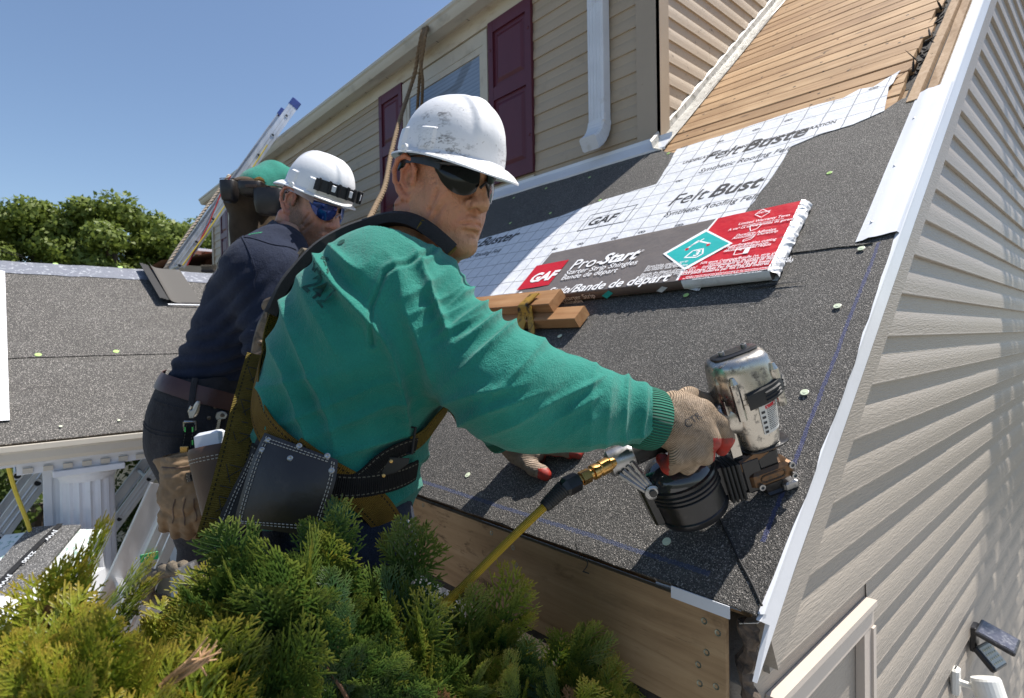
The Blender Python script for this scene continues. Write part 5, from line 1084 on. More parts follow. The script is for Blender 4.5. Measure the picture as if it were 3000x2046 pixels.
def skin(name, c1, c2, red, stub=None):
    mt, t, b = nodes(name); v = coords(t, 'UV'); vo = coords(t, 'Object')
    c = ramp(t, noise(t, vo, 32, 8, .65), [(.3, c1), (.7, c2)]); c = mixc(t, ramp(t, noise(t, vo, 16, 6, .65), [(.42, (0, 0, 0)), (.70, (.75, .75, .75))]), c, red); c = mixc(t, ramp(t, noise(t, coords(t, 'Object', (1, 1, .35)), 48, 7, .7), [(.55, (0, 0, 0)), (.70, (.5, .5, .5))]), c, tuple(q*.55 for q in c1))
    sp = noise(t, vo, 210, 3); c = mixc(t, ramp(t, sp, [(.66, (0, 0, 0)), (.74, (.5, .5, .5))]), c, tuple(q*.45 for q in c1))
    at_ = N(t, 'Attribute'); at_.attribute_name = 'hairmask'; gr = noise(t, vo, 420, 2); f = math_(t, 'MULTIPLY', at_.outputs['Fac'], ramp(t, gr, [(.3, (.45, .45, .45)), (.6, (1, 1, 1))])); c = mixc(t, f, c, stub or (.05, .038, .03))
    lp = N(t, 'Attribute'); lp.attribute_name = 'redmask'; c = mixc(t, math_(t, 'MULTIPLY', lp.outputs['Fac'], .6), c, red)
    t.links.new(c, b.inputs['Base Color']); b.inputs['Roughness'].default_value = .36; b.inputs['Specular IOR Level'].default_value = .5; b.inputs['Subsurface Weight'].default_value = .05; b.inputs['Subsurface Radius'].default_value = (.006, .002, .001); b.inputs['Subsurface Scale'].default_value = 1
    bump(t, b, noise(t, vo, 330, 4), .0018); bump(t, b, noise(t, coords(t, 'Object', (1, 1, .4)), 85, 6, .65), .0042); return mt
m_skin1 = skin('weathered_tan_skin', (.44, .205, .105), (.58, .32, .18), (.50, .15, .08)); m_skin2 = skin('ruddy_skin', (.42, .215, .145), (.54, .31, .22), (.52, .17, .125), (.03, .02, .015))
def place(H, fh, lh, uh, sc=1.): M3 = np.stack([fh, lh, uh], 1)*sc; return lambda V: np.asarray(V) @ M3.T+H
def axes(yaw, pitch, roll=0.):
    """yaw: turned towards the viewer from pure profile facing image right; pitch: nose down"""
    y, p, r = map(math.radians, (yaw, pitch, roll)); f = CR*math.cos(y)-CF*math.sin(y); l = CF*math.cos(y)+CR*math.sin(y); u = np.cross(f, l); u = u if u@CU > 0 else -u
    f, u = f*math.cos(p)-u*math.sin(p), u*math.cos(p)+f*math.sin(p); l, u = l*math.cos(r)+u*math.sin(r), u*math.cos(r)-l*math.sin(r); return f, l, u
def person_mesh(name, parent_label, tf, bodyVF, mat, beard, group=None):
    """head plus the rest of the body as one object, stubble stored as a vertex mask"""
    V = tf(HV); nb_ = len(V); bV, bF = bodyVF; A = np.concatenate([V, bV]); Fq = np.concatenate([HF, bF+nb_])
    x, y, z = HV.T; nz_ = vnoise(HV*60)*.25+vnoise(HV*25)*.25
    hair = sstep(-x+.25*z+.012*nz_, -.012, .018)*sstep(z, -.075, -.045)*(1-sstep(np.abs(y), .0765, .081)); hair = np.maximum(hair*.85, sstep(z, .03, .05)*sstep(-x, -.085, -.06)*(1-sstep(np.abs(y), .079, .083))*.8)
    if beard:
        bd = sstep(-z-.45*(x-.03)+.01*nz_, .0, .028)*sstep(x, -.012, .004)*sstep(z, -.13, -.105); bd = np.maximum(bd, sstep(z, -.05, -.02)*sstep(.05-x, .0, .03)*sstep(x, .0, .012)*sstep(.05-z, 0, .02)); bd *= 1-((x > .098) & (np.abs(z+.069) < .011)); hair = np.maximum(hair, bd*.8)
    red = np.exp(-((x-.112)**2+(y)**2+(z+.032)**2)/.0004)*.7+((np.abs(y) > .080)*.8)+np.exp(-((x-.105)**2*2+(y/1.8)**2+((z+.069)*1.6)**2)/.0003)*.9+np.exp(-((x-.06)**2+(np.abs(y)-.05)**2+(z+.02)**2)/.0006)*.35
    base = np.array([A[:, 0].mean(), A[:, 1].mean(), A[:, 2].min()])
    return A, Fq, np.r_[hair, np.zeros(len(bV))], np.r_[red, np.zeros(len(bV))], base
def set_attr(o, name, vals):
    a = o.data.attributes.new(name, 'FLOAT', 'POINT'); a.data.foreach_set('value', np.asarray(vals, np.float32))
# ---------------------------------------------------------------- hard hat in head frame
def helmet(tf, mat, parent, back=False, a=.107, b=.0945, hgt=.114, cx=.026, z0=.050, tilt=0.):
    na, nt_ = 132, 46; V = []; f = -1. if back else 1.
    def pt(al, q):
        ca, sa = math.cos(al), math.sin(al); vis = max(0, ca)**2.2
        # q 0..1 dome from top to rim, 1..2 brim
        if q <= 1:
            e = q*math.pi/2; r = math.sin(e)**.82; z = hgt*math.cos(e)**.92 if q < 1 else 0; ridge = (.0055*sstep(.034+.012*q-abs(b*r*sa), 0, .010)*sstep(q, .08, .3)*(1-sstep(q, .72, .95))*(1 if ca > -.2 else .8)) if True else 0
            ridge2 = .003*sstep(.012-abs(b*r*sa), 0, .006)*(1-sstep(q, .7, .9))
            boss = 0
            for c0, hw_ in ((1.30, .15), (2.02, .15), (-1.30, .15), (-2.02, .15)):
                d_ = abs((al+math.pi) % (2*math.pi)-math.pi-c0); boss += .0055*sstep(hw_-d_, 0, .03)*sstep(q, .80, .815)
            rr = 1+0; x = (a*r+ridge*r*.8+boss)*ca; y = (b*r+ridge*r*.5+boss)*sa; return np.array([x, y, z+(ridge+ridge2)*math.cos(e)])
        u = q-1; fl_ = .011+.036*vis; return np.array([(a+fl_*u+.003)*ca, (b+(.012+.004*vis)*u+.003)*sa, -.004-.006*u-.020*vis*u*u-.0*u])
    qs = list(np.linspace(.0, 1, nt_))+[1.02, 1.3, 1.65, 2.0]; g = G(); rings = []
    for q in qs:
        ring = []
        for i in range(na): p = pt(2*math.pi*i/na, max(q, .004)); ring.append((p[0]*f+cx, p[1], p[2]+z0))
        rings.append(ring)
    edge = [(p[0], p[1], p[2]-.003) for p in rings[-1]]; ins_ = [(cx+(p[0]-cx)*.955, p[1]*.955, p[2]-.002) for p in rings[-3]]; inner = [[(cx+(p[0]-cx)*.96, p[1]*.96, z0+(p[2]-z0)*.96) for p in r] for r in rings[:nt_][::-1][::3]]
    rings = rings+[edge, ins_]+inner
    t_ = math.radians(tilt); ct, st_ = math.cos(t_), math.sin(t_)
    rings = [[((p[0]-cx)*ct+(p[2]-z0)*st_+cx, p[1], -(p[0]-cx)*st_+(p[2]-z0)*ct+z0) for p in r] for r in rings]
    g.loft([tf(r) for r in rings]); o = g.ob('hard_hat', mat, parent); bm = bmesh.new(); bm.from_mesh(o.data); bmesh.ops.recalc_face_normals(bm, faces=bm.faces); bm.to_mesh(o.data); bm.free(); autosmooth(o, 32); return o
def hat_mat(name, dirt):
    mt, t, b = nodes(name); v = coords(t); n1 = noise(t, v, 7, 3); n2 = noise(t, coords(t, 'Object', (1, 1, 2.2)), 60, 8, .75)
    f = math_(t, 'MULTIPLY', ramp(t, noise(t, v, 5.5, 3), [(.54, (0, 0, 0)), (.64, (1, 1, 1))]), ramp(t, n2, [(.50, (0, 0, 0)), (.60, (1, 1, 1))])); c = mixc(t, math_(t, 'MULTIPLY', f, dirt), ramp(t, n1, [(.3, (.70, .70, .71)), (.7, (.78, .78, .79))]), (.10, .085, .07))
    c = mixc(t, ramp(t, noise(t, v, 160, 3), [(.66, (0, 0, 0)), (.72, (.5*dirt, .5*dirt, .5*dirt))]), c, (.15, .13, .11)); t.links.new(c, b.inputs['Base Color']); b.inputs['Roughness'].default_value = .32; bump(t, b, noise(t, v, 120, 5), .0004); return mt
m_hat1, m_hat2 = hat_mat('scuffed_white_plastic', .9), hat_mat('clean_white_plastic', .25)
m_strapgrey = M('grey_suspension_plastic', (.10, .115, .13), .5, .1, 20)
def headband(tf, parent, cx=.026, z=.045, tilt=0., mat=None):
    g = G(); P = []
    for i in range(49):
        al = 2*math.pi*i/48; x, y = (.101*math.cos(al), .0835*math.sin(al)); back = max(0, -math.cos(al)); P.append([tf([(x+.018, y, z+.022)])[0], tf([(x*1.01+.018, y*1.01, z-.006-.03*back**3)])[0], tf([(x*1.03+.018, y*1.03, z-.006-.03*back**3)])[0], tf([(x*1.03+.018, y*1.03, z+.022)])[0]])
    g.loft(P, caps=False); return g.ob('headband', mat or m_strapgrey, parent)
# ---------------------------------------------------------------- wrap glasses in head frame
def glasses(tf, parent, m_lens, m_frame, clear=None):
    def pt(ph, z, off=0): return np.array([.012+(.1015+off)*math.cos(ph), -(.083+off)*math.sin(ph), z])
    out = None; fr = G()
    for sg in (1, -1):
        phs = np.linspace(math.radians(7), math.radians(60), 18); P = []
        for ph in phs:
            u = (ph-phs[0])/(phs[-1]-phs[0]); top = .027-.002*u; bot = -.006-.022*math.sin(min(1, u*1.25+.12)*math.pi)**.7*(1 if u < .75 else 1) if u < .8 else -.006-.022*math.sin(1*math.pi)**.7+(-.010*(1-u)/.2); bot = .012-(.032 if .12 < u < .72 else 0)-0 if False else top-.051*math.sin(min(1., .18+u*.82)*math.pi)**.55 if u < .97 else top-.012
            P.append([tf([pt(ph*sg, bot+(top-bot)*q, .003*math.sin(q*math.pi))])[0] for q in np.linspace(0, 1, 8)])
        g = G(); g.loft(P, caps=False, closed=False); g.loft([[p-(p-tf([(.012, 0, .01)])[0])*.02 for p in r] for r in P], caps=False, closed=False)
        l = g.ob('sunglasses_lens', m_lens, parent, True) if out is None else g.ob('lens', m_lens, out, True); out = out or l
        top = [tf([pt(ph*sg, .028-.002*(ph-phs[0])/(phs[-1]-phs[0]), .002)])[0] for ph in phs]; fr.tube([tf([pt(0, .026, .002)])[0]]+top, .0032, 6)
        ta, tb, tc = pt(phs[-1]*sg, .026, .003), np.array([.02, -.0855*sg, .030]), np.array([-.012, -.0865*sg, .030]); rings = []
        for p, hgt in ((pt(phs[-3]*sg, .023, .003), .010), (ta, .009), ((ta+tb)/2+[0, -.003*sg, 0], .0065), (tb, .005), (tc, .0045), (tc+[-.016, .004*sg, -.012], .004)):
            n_ = np.array([0, -.0022*sg, 0]); rings.append([tf([p+n_+[0, 0, hgt]])[0], tf([p-n_+[0, 0, hgt]])[0], tf([p-n_-[0, 0, hgt]])[0], tf([p+n_-[0, 0, hgt]])[0]])
        fr.loft(rings)
    g = G(); fo_ = fr.ob('frame', m_frame, out); autosmooth(fo_, 40)
    G().tube([tf([(.121, y, .006-.012*(abs(y) > .008))])[0] for y in (-.012, 0, .012)], .003, 6).ob('nose_bridge', m_frame, out); return out
m_lensblk = M('black_mirror_lens', (.004, .004, .005), .09, .05, 4, spec=.45); m_frameblk = M('black_frame', (.012, .013, .016), .3, .1, 10)
m_lensblue = M('blue_mirror_lens', (.006, .016, .11), .08, .3, 40, metal=.5, spec=.8, col2=(.012, .05, .26)); m_frameclr = M('clear_purple_frame', (.30, .24, .27), .15, .1, 10, spec=.7)
# ---------------------------------------------------------------- straps that follow a body
def drape(pts, w, t, tree_, name, mat, parent, n=6, lift=.001, uvm=None, ends=True):
    P = smooth_path([at(*p) for p in pts], n); pos, nor = [], []
    for p in P: c, nn, i, d = tree_.find_nearest(Vector(p)); pos.append(np.array(c)); nor.append(np.array(nn))
    nor = np.array(nor); pos = np.array(pos)
    for _ in range(4): nor[1:-1] = (nor[:-2]+nor[1:-1]*2+nor[2:]); nor /= np.linalg.norm(nor, axis=1)[:, None]; pos[1:-1] = (pos[:-2]+2*pos[1:-1]+pos[2:])/4
    rings = []; uv = []; L = 0; ws = w if isinstance(w, (list, tuple, np.ndarray)) else [w]*len(pts); ws = np.interp(np.linspace(0, 1, len(P)), np.linspace(0, 1, len(ws)), ws)
    for i in range(len(P)):
        d = nrm(pos[min(i+1, len(P)-1)]-pos[max(i-1, 0)]); sd = nrm(np.cross(d, nor[i])); L += np.linalg.norm(pos[i]-pos[i-1]) if i else 0; ww = ws[i]; r = []
        for q in (-.5, -.25, 0, .25, .5):
            c, nn, k_, dd = tree_.find_nearest(Vector(pos[i]+sd*ww*q)); b_ = pos[i]+sd*ww*q; hgt = max((np.array(c)-b_)@nor[i], -.004); r.append(b_+nor[i]*(hgt+lift))
        up = [p+nor[i]*t*(1 if 0 < j < 4 else .7) for j, p in enumerate(r)]; rings.append(r+up[::-1]); uv += [(L, q) for q in (0, .25, .5, .75, 1, 1, .75, .5, .25, 0)]
    g = G(); g.loft(rings); o = g.ob(name, mat, parent, uv=uv); bm = bmesh.new(); bm.from_mesh(o.data); bmesh.ops.recalc_face_normals(bm, faces=bm.faces); bm.to_mesh(o.data); bm.free(); return autosmooth(o, 50)
def free_strap(pts, w, t, name, mat, parent, n=6, face=None):
    P = smooth_path([at(*p) for p in pts], n); rings = []; uv = []; L = 0
    for i, p in enumerate(P):
        d = nrm(P[min(i+1, len(P)-1)]-P[max(i-1, 0)]); v = nrm(CAM-p) if face is None else face; sd = nrm(np.cross(d, v)); nn = np.cross(sd, d); L += np.linalg.norm(P[i]-P[i-1]) if i else 0; rings.append([p-sd*w/2, p+sd*w/2, p+sd*w/2+nn*t, p-sd*w/2+nn*t]); uv += [(L, 0), (L, 1), (L, 1), (L, 0)]
    return G().loft(rings).ob(name, mat, parent, uv=uv)
def webbing(name, c1, c2, stitch):
    mt, t, b = nodes(name); v = coords(t, 'UV'); sx = N(t, 'SeparateXYZ'); t.links.new(v, sx.inputs[0]); vo = coords(t, 'Object')
    rib = math_(t, 'SINE', math_(t, 'MULTIPLY', sx.outputs[0], 1900.)); c = ramp(t, noise(t, vo, 30, 6), [(.3, c1), (.7, c2)]); c = mixc(t, .35, c, mixc(t, 1., c, ramp(t, rib, [(.2, (.35, .35, .35)), (.8, (1, 1, 1))]), 'MULTIPLY'))
    e = math_(t, 'ABSOLUTE', math_(t, 'SUBTRACT', sx.outputs[1], .5)); ed = math_(t, 'MULTIPLY', math_(t, 'LESS_THAN', math_(t, 'ABSOLUTE', math_(t, 'SUBTRACT', e, .37)), .025), math_(t, 'GREATER_THAN', math_(t, 'FRACT', math_(t, 'MULTIPLY', sx.outputs[0], 130.)), .4)); c = mixc(t, math_(t, 'MULTIPLY', ed, .85), c, stitch)
    t.links.new(c, b.inputs['Base Color']); b.inputs['Roughness'].default_value = .75; b.inputs['Specular IOR Level'].default_value = .2; bump(t, b, rib, .0012); return mt
m_olive = webbing('olive_webbing', (.115, .085, .012), (.21, .15, .025), (.01, .01, .01)); m_gold = webbing('golden_brown_webbing', (.16, .09, .012), (.26, .155, .025), (.01, .01, .01)); m_bweb = webbing('black_webbing', (.010, .010, .011), (.022, .022, .023), (.2, .19, .15))
def cloth(name, c1, c2, sc=9, weave=520, rough=.85, sheen=.06, b2=.0):
    mt, t, b = nodes(name); v = coords(t); c = ramp(t, noise(t, v, sc, 6, .6), [(.3, c1), (.7, c2)]); fz = noise(t, v, weave, 2); c = mixc(t, .5, c, mixc(t, 1., c, ramp(t, fz, [(.3, (.6, .6, .6)), (.65, (1, 1, 1))]), 'MULTIPLY')); t.links.new(c, b.inputs['Base Color']); b.inputs['Roughness'].default_value = rough; b.inputs['Specular IOR Level'].default_value = .15; b.inputs['Sheen Weight'].default_value = sheen
    bump(t, b, fz, .0018); bump(t, b, noise(t, v, 45, 6, .65), .004 if not b2 else b2); return mt
m_shirt = cloth('green_sweatshirt', (.010, .165, .125), (.024, .245, .19), sheen=.18); m_cuff = cloth('green_ribbing', (.004, .135, .085), (.006, .17, .11)); m_jean = cloth('dark_blue_denim', (.010, .015, .030), (.024, .034, .058), 12); m_navy = cloth('navy_ripstop', (.012, .017, .036), (.020, .028, .056), 14); m_gjean = cloth('charcoal_denim', (.020, .020, .024), (.040, .040, .046), 12)
m_leather = M('dark_oiled_leather', (.022, .018, .017), .42, .2, 9, .0008, 90, dirt=((.07, .055, .045), 18, .6, .85)); m_suede = M('black_suede', (.012, .0115, .0115), .9, .3, 60, .0016, 120); m_thread = M('pale_thread', (.42, .38, .32), .7, .1, 40); m_brownl = M('brown_leather', (.07, .035, .02), .5, .25, 14, .001, 70); m_tanl = M('tan_work_leather', (.20, .13, .07), .7, .25, 11, .0012, 60, dirt=((.08, .05, .03), 16, .52, .8))
m_knit = None
def knit(name, c1, c2, ax=(1, 0, 0), freq=620.):
    mt, t, b = nodes(name); v = coords(t); dp = N(t, 'VectorMath', operation='DOT_PRODUCT'); t.links.new(v, dp.inputs[0]); dp.inputs[1].default_value = tuple(nrm(ax)); s_ = math_(t, 'SINE', math_(t, 'ADD', math_(t, 'MULTIPLY', dp.outputs['Value'], freq), math_(t, 'MULTIPLY', noise(t, v, 20, 2), 6)))
    c = ramp(t, noise(t, v, 26, 7, .65), [(.3, c1), (.65, c2)]); c = mixc(t, 1., c, ramp(t, s_, [(.1, (.74, .72, .70)), (.6, (1, 1, 1))]), 'MULTIPLY'); c = mixc(t, ramp(t, noise(t, v, 60, 8, .7), [(.58, (0, 0, 0)), (.72, (.7, .7, .7))]), c, tuple(q*.3 for q in c1)); t.links.new(c, b.inputs['Base Color']); b.inputs['Roughness'].default_value = .9; b.inputs['Specular IOR Level'].default_value = .1; bump(t, b, s_, .0012); bump(t, b, noise(t, v, 500, 2), .001); return mt
m_redrub = M('worn_red_rubber', (.32, .022, .012), .55, .2, 30, .001, 100, dirt=((.06, .03, .025), 40, .5, .7))
# ================================================================== ROOFER IN GREEN (nearest)
def R(px, d): return px*d/FOC
D1 = 1.10
tf_ = nrm(CR*math.cos(math.radians(18))+CF*math.sin(math.radians(18))); tl_ = nrm(CF*math.cos(math.radians(18))-CR*math.sin(math.radians(18)))
def torso(s, rows, k=.05, shrink=0.):
    prev = None
    for px, py, r, lat in rows:
        c = at(px, py, D1); r_ = R(r, D1)-shrink; cur = (c, r_, lat)
        s.cap(c-tl_*lat, c+tl_*lat, r_, r_, k)
        if prev: 
            for q in (-1, 1): s.cap(prev[0]+tl_*prev[2]*q, c+tl_*lat*q, prev[1], r_, k)
        prev = cur
rows1 = [(992, 1530, 172, .045), (988, 1400, 196, .04), (990, 1310, 200, .04), (1030, 1170, 214, .045), (1072, 1040, 220, .055), (1100, 940, 205, .08), (1115, 875, 142, .10), (1130, 825, 92, .09)]
shR, elR, wrR = at(1205, 905, .985), at(1478, 1128, .925), at(1905, 1226, 1.0)
shL, elL, wrL = at(1270, 880, 1.32), at(1330, 1120, 1.46), at(1480, 1292, 1.545)
allp = np.array([at(700, 700, 1.1), at(1960, 1300, 1.0), shL, wrL, at(1000, 1760, 1.1), at(1478, 1128, .8), at(1200, 650, 1.2)])
lo, hi = allp.min(0)-.17, allp.max(0)+.17
s = SDF(lo, hi, .0058); torso(s, rows1)
s.cap(at(1130, 840, 1.1), at(1185, 768, 1.09), R(105, 1.1), R(68, 1.1), .04)
s.ell(shR, (R(142, .98),)*3, .05); s.ell(at(1290, 940, 1.06), (R(105, 1.06),)*3, .06)
s.cap(shR, elR, R(145, .985), R(160, .925), .04); s.cap(elR, at(1690, 1190, .955), R(160, .925), R(124, .955), .03); s.cap(at(1690, 1190, .955), wrR, R(124, .955), R(82, 1.), .03)
s.ell(at(1560, 1225, .94), (R(90, .94),)*3, .05); s.ell(at(1830, 1190, .98), (R(82, .98),)*3, .03)
s.ell(shL, (.085,)*3, .05); s.cap(shL, elL, .082, .068, .03); s.cap(elL, wrL, .068, .045, .03)
V, Fq = s.mesh(); V = relax(V, Fq, 3, .5); V, Fq = subdiv(V, Fq); V = relax(V, Fq, 1, .5); Nn = vnormals(V, Fq)
px, py = pix(V)
def n2(a, b, sd): return vnoise(np.stack([a, b, np.full(len(a), sd)], 1))
V0, F00 = V.copy(), Fq
toC = ((CAM-V)*Nn).sum(1)/np.linalg.norm(CAM-V, axis=1); front = sstep(toC, -.3, .1); up = sstep(Nn@nrm(CU*.8+CR*.55), -.35, .5)
# every fold family: q across the creases, a along them
def folds(q, a, lam, sd, warp=.9, al=330., ac=130.): 
    w = n2(q/ac, a/al, sd)*warp+n2(q/60, a/150, sd+5)*.25*warp; h = np.abs(np.sin(q/lam*math.pi/1.+w*math.pi)); return (1.12*(1-h)**1.2-.36)*np.clip(.55+.95*n2(q/95, a/240, sd+11), 0, 1.4)
wa = sstep(px+.4*(py-900), 1270, 1400)*(1-sstep(px, 1880, 1912))
d_arm = .0125*folds(px*.66+py*.75, -px*.75+py*.66, 58, 1.3)*wa*(.22+.78*up)*(1-sstep(px, 1700, 1790))
d_arm += .006*folds(px*.25+py*.97, px*.97-py*.25, 75, 8.1)*wa*(1-up)*front
d_arm += .0125*folds(px*.95+py*.18, -px*.18+py*.95, 56, 3.7, .7)*sstep(px, 1690, 1790)*(1-sstep(px, 1885, 1910))*(.45+.55*up)
wt = (1-sstep(px+.4*(py-900), 1280, 1390))*sstep(py, 690, 780)
d_t = wt*front*(.0150*folds(px*.86-py*.46+.00020*(py-700)**2, px*.46+py*.86, 92, 5.9, 1.0, 480.)*(1-sstep(py, 1200, 1380))+.012*folds(px*.30+py*.95, px*.95-py*.3, 74, 12.4, .9, 380.)*sstep(py, 1020, 1240))
warp = n2(px/150, py/150, 21.)
# armhole seam and shoulder tension folds
seam = np.minimum.reduce([np.hypot(px-a, py-b) for a, b in [(x_, y_) for x_, y_ in zip(np.interp(np.linspace(0, 1, 60), [0, .3, .6, 1], [1270, 1130, 1085, 1092]), np.interp(np.linspace(0, 1, 60), [0, .3, .6, 1], [735, 800, 900, 1010]))]])
d_s = -.005*np.exp(-(seam/6)**2)*front+.003*np.exp(-((seam-14)/8)**2)*front
sh = np.exp(-(((px-1290)/120)**2+((py-870)/110)**2)); d_sh = .012*sh*folds(px*.5+py*.87, px*.87-py*.5, 56, 15.2)*front
V = V+Nn*((d_arm+d_t+d_s+d_sh+.0008*vnoise(V*40)+.0045*vnoise(V*9))*(1-.9*sstep(px, 1895, 1915)*(py > 1050)))[:, None]
V = relax(V, Fq, 1, .25)
# cut away below the hem, past the wrists and inside the neck
hemp = at(1000, 1565, 1.1); cen = V[Fq].mean(1); cpx, cpy = pix(cen)
neckc, neckd = at(1205, 715, 1.085), nrm(at(1240, 660, 1.085)-at(1170, 780, 1.1))
keep = ~((cen[:, 2] < hemp[2]) & (cpx < 1300)) & ~((cpx > 1912)) & ~(((cen-neckc)@neckd > .0) & (np.linalg.norm(cen-neckc, axis=1) < .13)) & ~((cen-wrL)@nrm(wrL-elL) > .0)*True
keep = ~((cen[:, 2] < hemp[2]) & (cpx < 1300)) & ~(cpx > 1912) & ~(((cen-neckc)@neckd > 0) & (np.linalg.norm(cen-neckc, axis=1) < .13)) & ~(((cen-wrL)@nrm(wrL-elL) > 0) & (np.linalg.norm(cen-wrL, axis=1) < .12))
Fk = Fq[keep]; used = np.unique(Fk); mp_ = -np.ones(len(V), int); mp_[used] = np.arange(len(used)); shirtV, shirtF = V[used], mp_[Fk]
T1 = bvh(shirtV, shirtF); T0 = bvh(V0+Nn*.0045, F00)
# body under the clothes
b = SDF(lo-[.1, .1, 1.05], hi, .0125); torso(b, rows1, .05, .018)
hipR, hipL = at(1000, 1590, 1.1)-tl_*.09, at(1000, 1590, 1.1)+tl_*.09; zf = -.805
kneeR, kneeL = hipR*[1, 1, 0]+tf_*.05+[0, 0, hipR[2]-.44], hipL*[1, 1, 0]+tf_*.06+[0, 0, hipL[2]-.44]; footR, footL = kneeR*[1, 1, 0]-tf_*.03+[0, 0, zf+.05], kneeL*[1, 1, 0]-tf_*.03+[0, 0, zf+.05]
def legs(b_, pairs, r, k=.04, tf2=None):
    for hp_, kn, ft in pairs: b_.cap(hp_, kn, r[0], r[1], k); b_.cap(kn, ft, r[1]*.95, r[2], k); 
legs(b, ((hipR, kneeR, footR), (hipL, kneeL, footL)), (.080, .055, .040))
for ft in (footR, footL): b.cap(ft-EZ*.015, ft+tf_*.13-EZ*.025, .036, .03, .02)
b.cap(shR, elR, .055, .045, .03); b.cap(elR, wrR, .043, .03, .03); b.cap(shL, elL, .055, .045, .03); b.cap(elL, wrL, .043, .03, .03)
b.cap(wrR, at(2000, 1240, 1.03), .03, .028, .02); b.cap(wrL, at(1540, 1322, 1.55), .03, .026, .02)
b.cap(at(1150, 800, 1.1), at(1225, 690, 1.09), .07, .058, .04); bV, bF = b.mesh()
H1 = at(1290, 550, 1.095); f1, l1, u1 = axes(40, 9, 0); tfm1 = place(H1, f1, l1, u1, 1.0)
A, Fa, hm, rm, base1 = person_mesh('person', '', tfm1, (bV, bF), m_skin1, False)
man1 = mob('person', A, Fa, m_skin1, None, True, org=base1); set_attr(man1, 'hairmask', hm); set_attr(man1, 'redmask', rm)
tag(man1, 'man in green sweatshirt and scuffed white hard hat reaching out with the nail gun', 'person', 'roofers at work')
shirt1 = mob('shirt', shirtV, shirtF, m_shirt, man1, True)
# hem roll and cuffs
def ringmesh(c, ax, prof, name, mat, parent, seg=40, ex=1., wob=0.): 
    x = nrm(np.cross(ax, CF)); o = G().lathe(c, ax, prof, seg, x=x, caps=False).ob(name, mat, parent); return autosmooth(o, 50)
axR = nrm(at(1925, 1232, 1.003)-at(1800, 1205, .975)); cufc = at(1880, 1222, .995); rc = R(88, 1.)
mt, t, bb = nodes('cuff_ribbing'); v = coords(t, 'UV'); sx = N(t, 'SeparateXYZ'); t.links.new(v, sx.inputs[0]); rib = math_(t, 'SINE', math_(t, 'MULTIPLY', sx.outputs[1], 420.)); t.links.new(ramp(t, rib, [(.1, (.003, .085, .052)), (.7, (.006, .19, .12))]), bb.inputs['Base Color']); bb.inputs['Roughness'].default_value = .85; bump(t, bb, rib, .002); m_rib = mt
g = G(); prof = [(rc*.92, -.020), (rc*1.02, -.012), (rc*1.06, .0), (rc*1.05, .018), (rc*1.02, .028), (rc*.96, .031), (rc*.86, .028), (rc*.80, .0)]; seg = 48; g.lathe(cufc, axR, prof, seg, x=nrm(np.cross(axR, CF)), caps=False); autosmooth(g.ob('cuff', m_rib, shirt1, uv=[(h_, j/seg) for r_, h_ in prof for j in range(seg)]), 50)
axL = nrm(wrL-elL); g = G(); rc = .046; g.lathe(wrL-axL*.02, axL, prof2 := [(rc*.95, -.02), (rc*1.05, -.01), (rc*1.05, .012), (rc*.9, .016), (rc*.7, .01)], seg, x=nrm(np.cross(axL, EZ)), caps=False); autosmooth(g.ob('cuff', m_rib, shirt1, uv=[(h_, j/seg) for r_, h_ in prof2 for j in range(seg)]), 50)
# jeans
j = SDF(lo-[.1, .1, 1.05], np.array([hi[0], hi[1], at(1000, 1440, 1.1)[2]]), .011); torso(j, [(1003, 1640, 178, .06), (1000, 1560, 172, .065), (1000, 1480, 165, .06)], .05)
for hp_, kn, ft in ((hipR, kneeR, footR), (hipL, kneeL, footL)): j.cap(hp_, kn, .097, .075, .04); j.cap(kn, ft, .073, .06, .03)
jV, jF = j.mesh(); jN = vnormals(jV, jF); jV = jV+jN*(.006*vnoise(jV*14)+.004*np.abs(vnoise(jV*22+3)))[:, None]; trousers = mob('trousers', jV, jF, m_jean, man1, True)
for ft in (footR, footL):
    bo = SDF(ft-[.2, .2, .1], ft+[.25, .25, .14], .009); bo.cap(ft+EZ*.06, ft-EZ*.005, .052, .047, .02); bo.cap(ft-EZ*.012, ft+tf_*.15-EZ*.018, .046, .04, .03); v_, f_ = bo.mesh(); v_[:, 2] = np.maximum(v_[:, 2], zf-.008); mob('boot', v_, f_, m_brownl, man1, True)
# ---- hat, band, glasses
hat1 = helmet(tfm1, m_hat1, man1, tilt=5); headband(tfm1, hat1); glasses(tfm1, man1, m_lensblk, m_frameblk)
g = G().lathe(tfm1([(.016, -.108, .046)])[0], -l1, [(.008, -.004), (.008, .002), (.005, .003), (.002, .001)], 14); g.ob('key_button', m_hat2, hat1)
strip_ = [tfm1([(.02+.09*math.cos(a), -.086*math.sin(a), z_)])[0] for a in np.linspace(math.radians(35), math.radians(80), 8) for z_ in (.040, .056)]; G().loft([[strip_[2*i], strip_[2*i+1]] for i in range(8)], caps=False, closed=False).ob('sweatband', M('dirty_grey_band', (.16, .155, .14), .8, .25, 40, .001, 90), hat1)
# short hair at the nape: a thin shell of the scalp
x, y, z = HV.T; mk = (x < -.012+.3*z) & (z > -.07) & (z < .06) & (np.abs(y) < .0785); fk = HF[mk[HF].all(1)]; us = np.unique(fk); mm_ = -np.ones(len(HV), int); mm_[us] = np.arange(len(us)); hv = HV[us]+HN[us]*(.0012+.0008*vnoise(HV[us]*300))[:, None]
m_hair = M('greying_dark_stubble', (.045, .035, .03), .8, .5, 220, .0015, 400, col2=(.15, .12, .10)); mob('hair', tfm1(hv), mm_[fk], m_hair, man1, True)
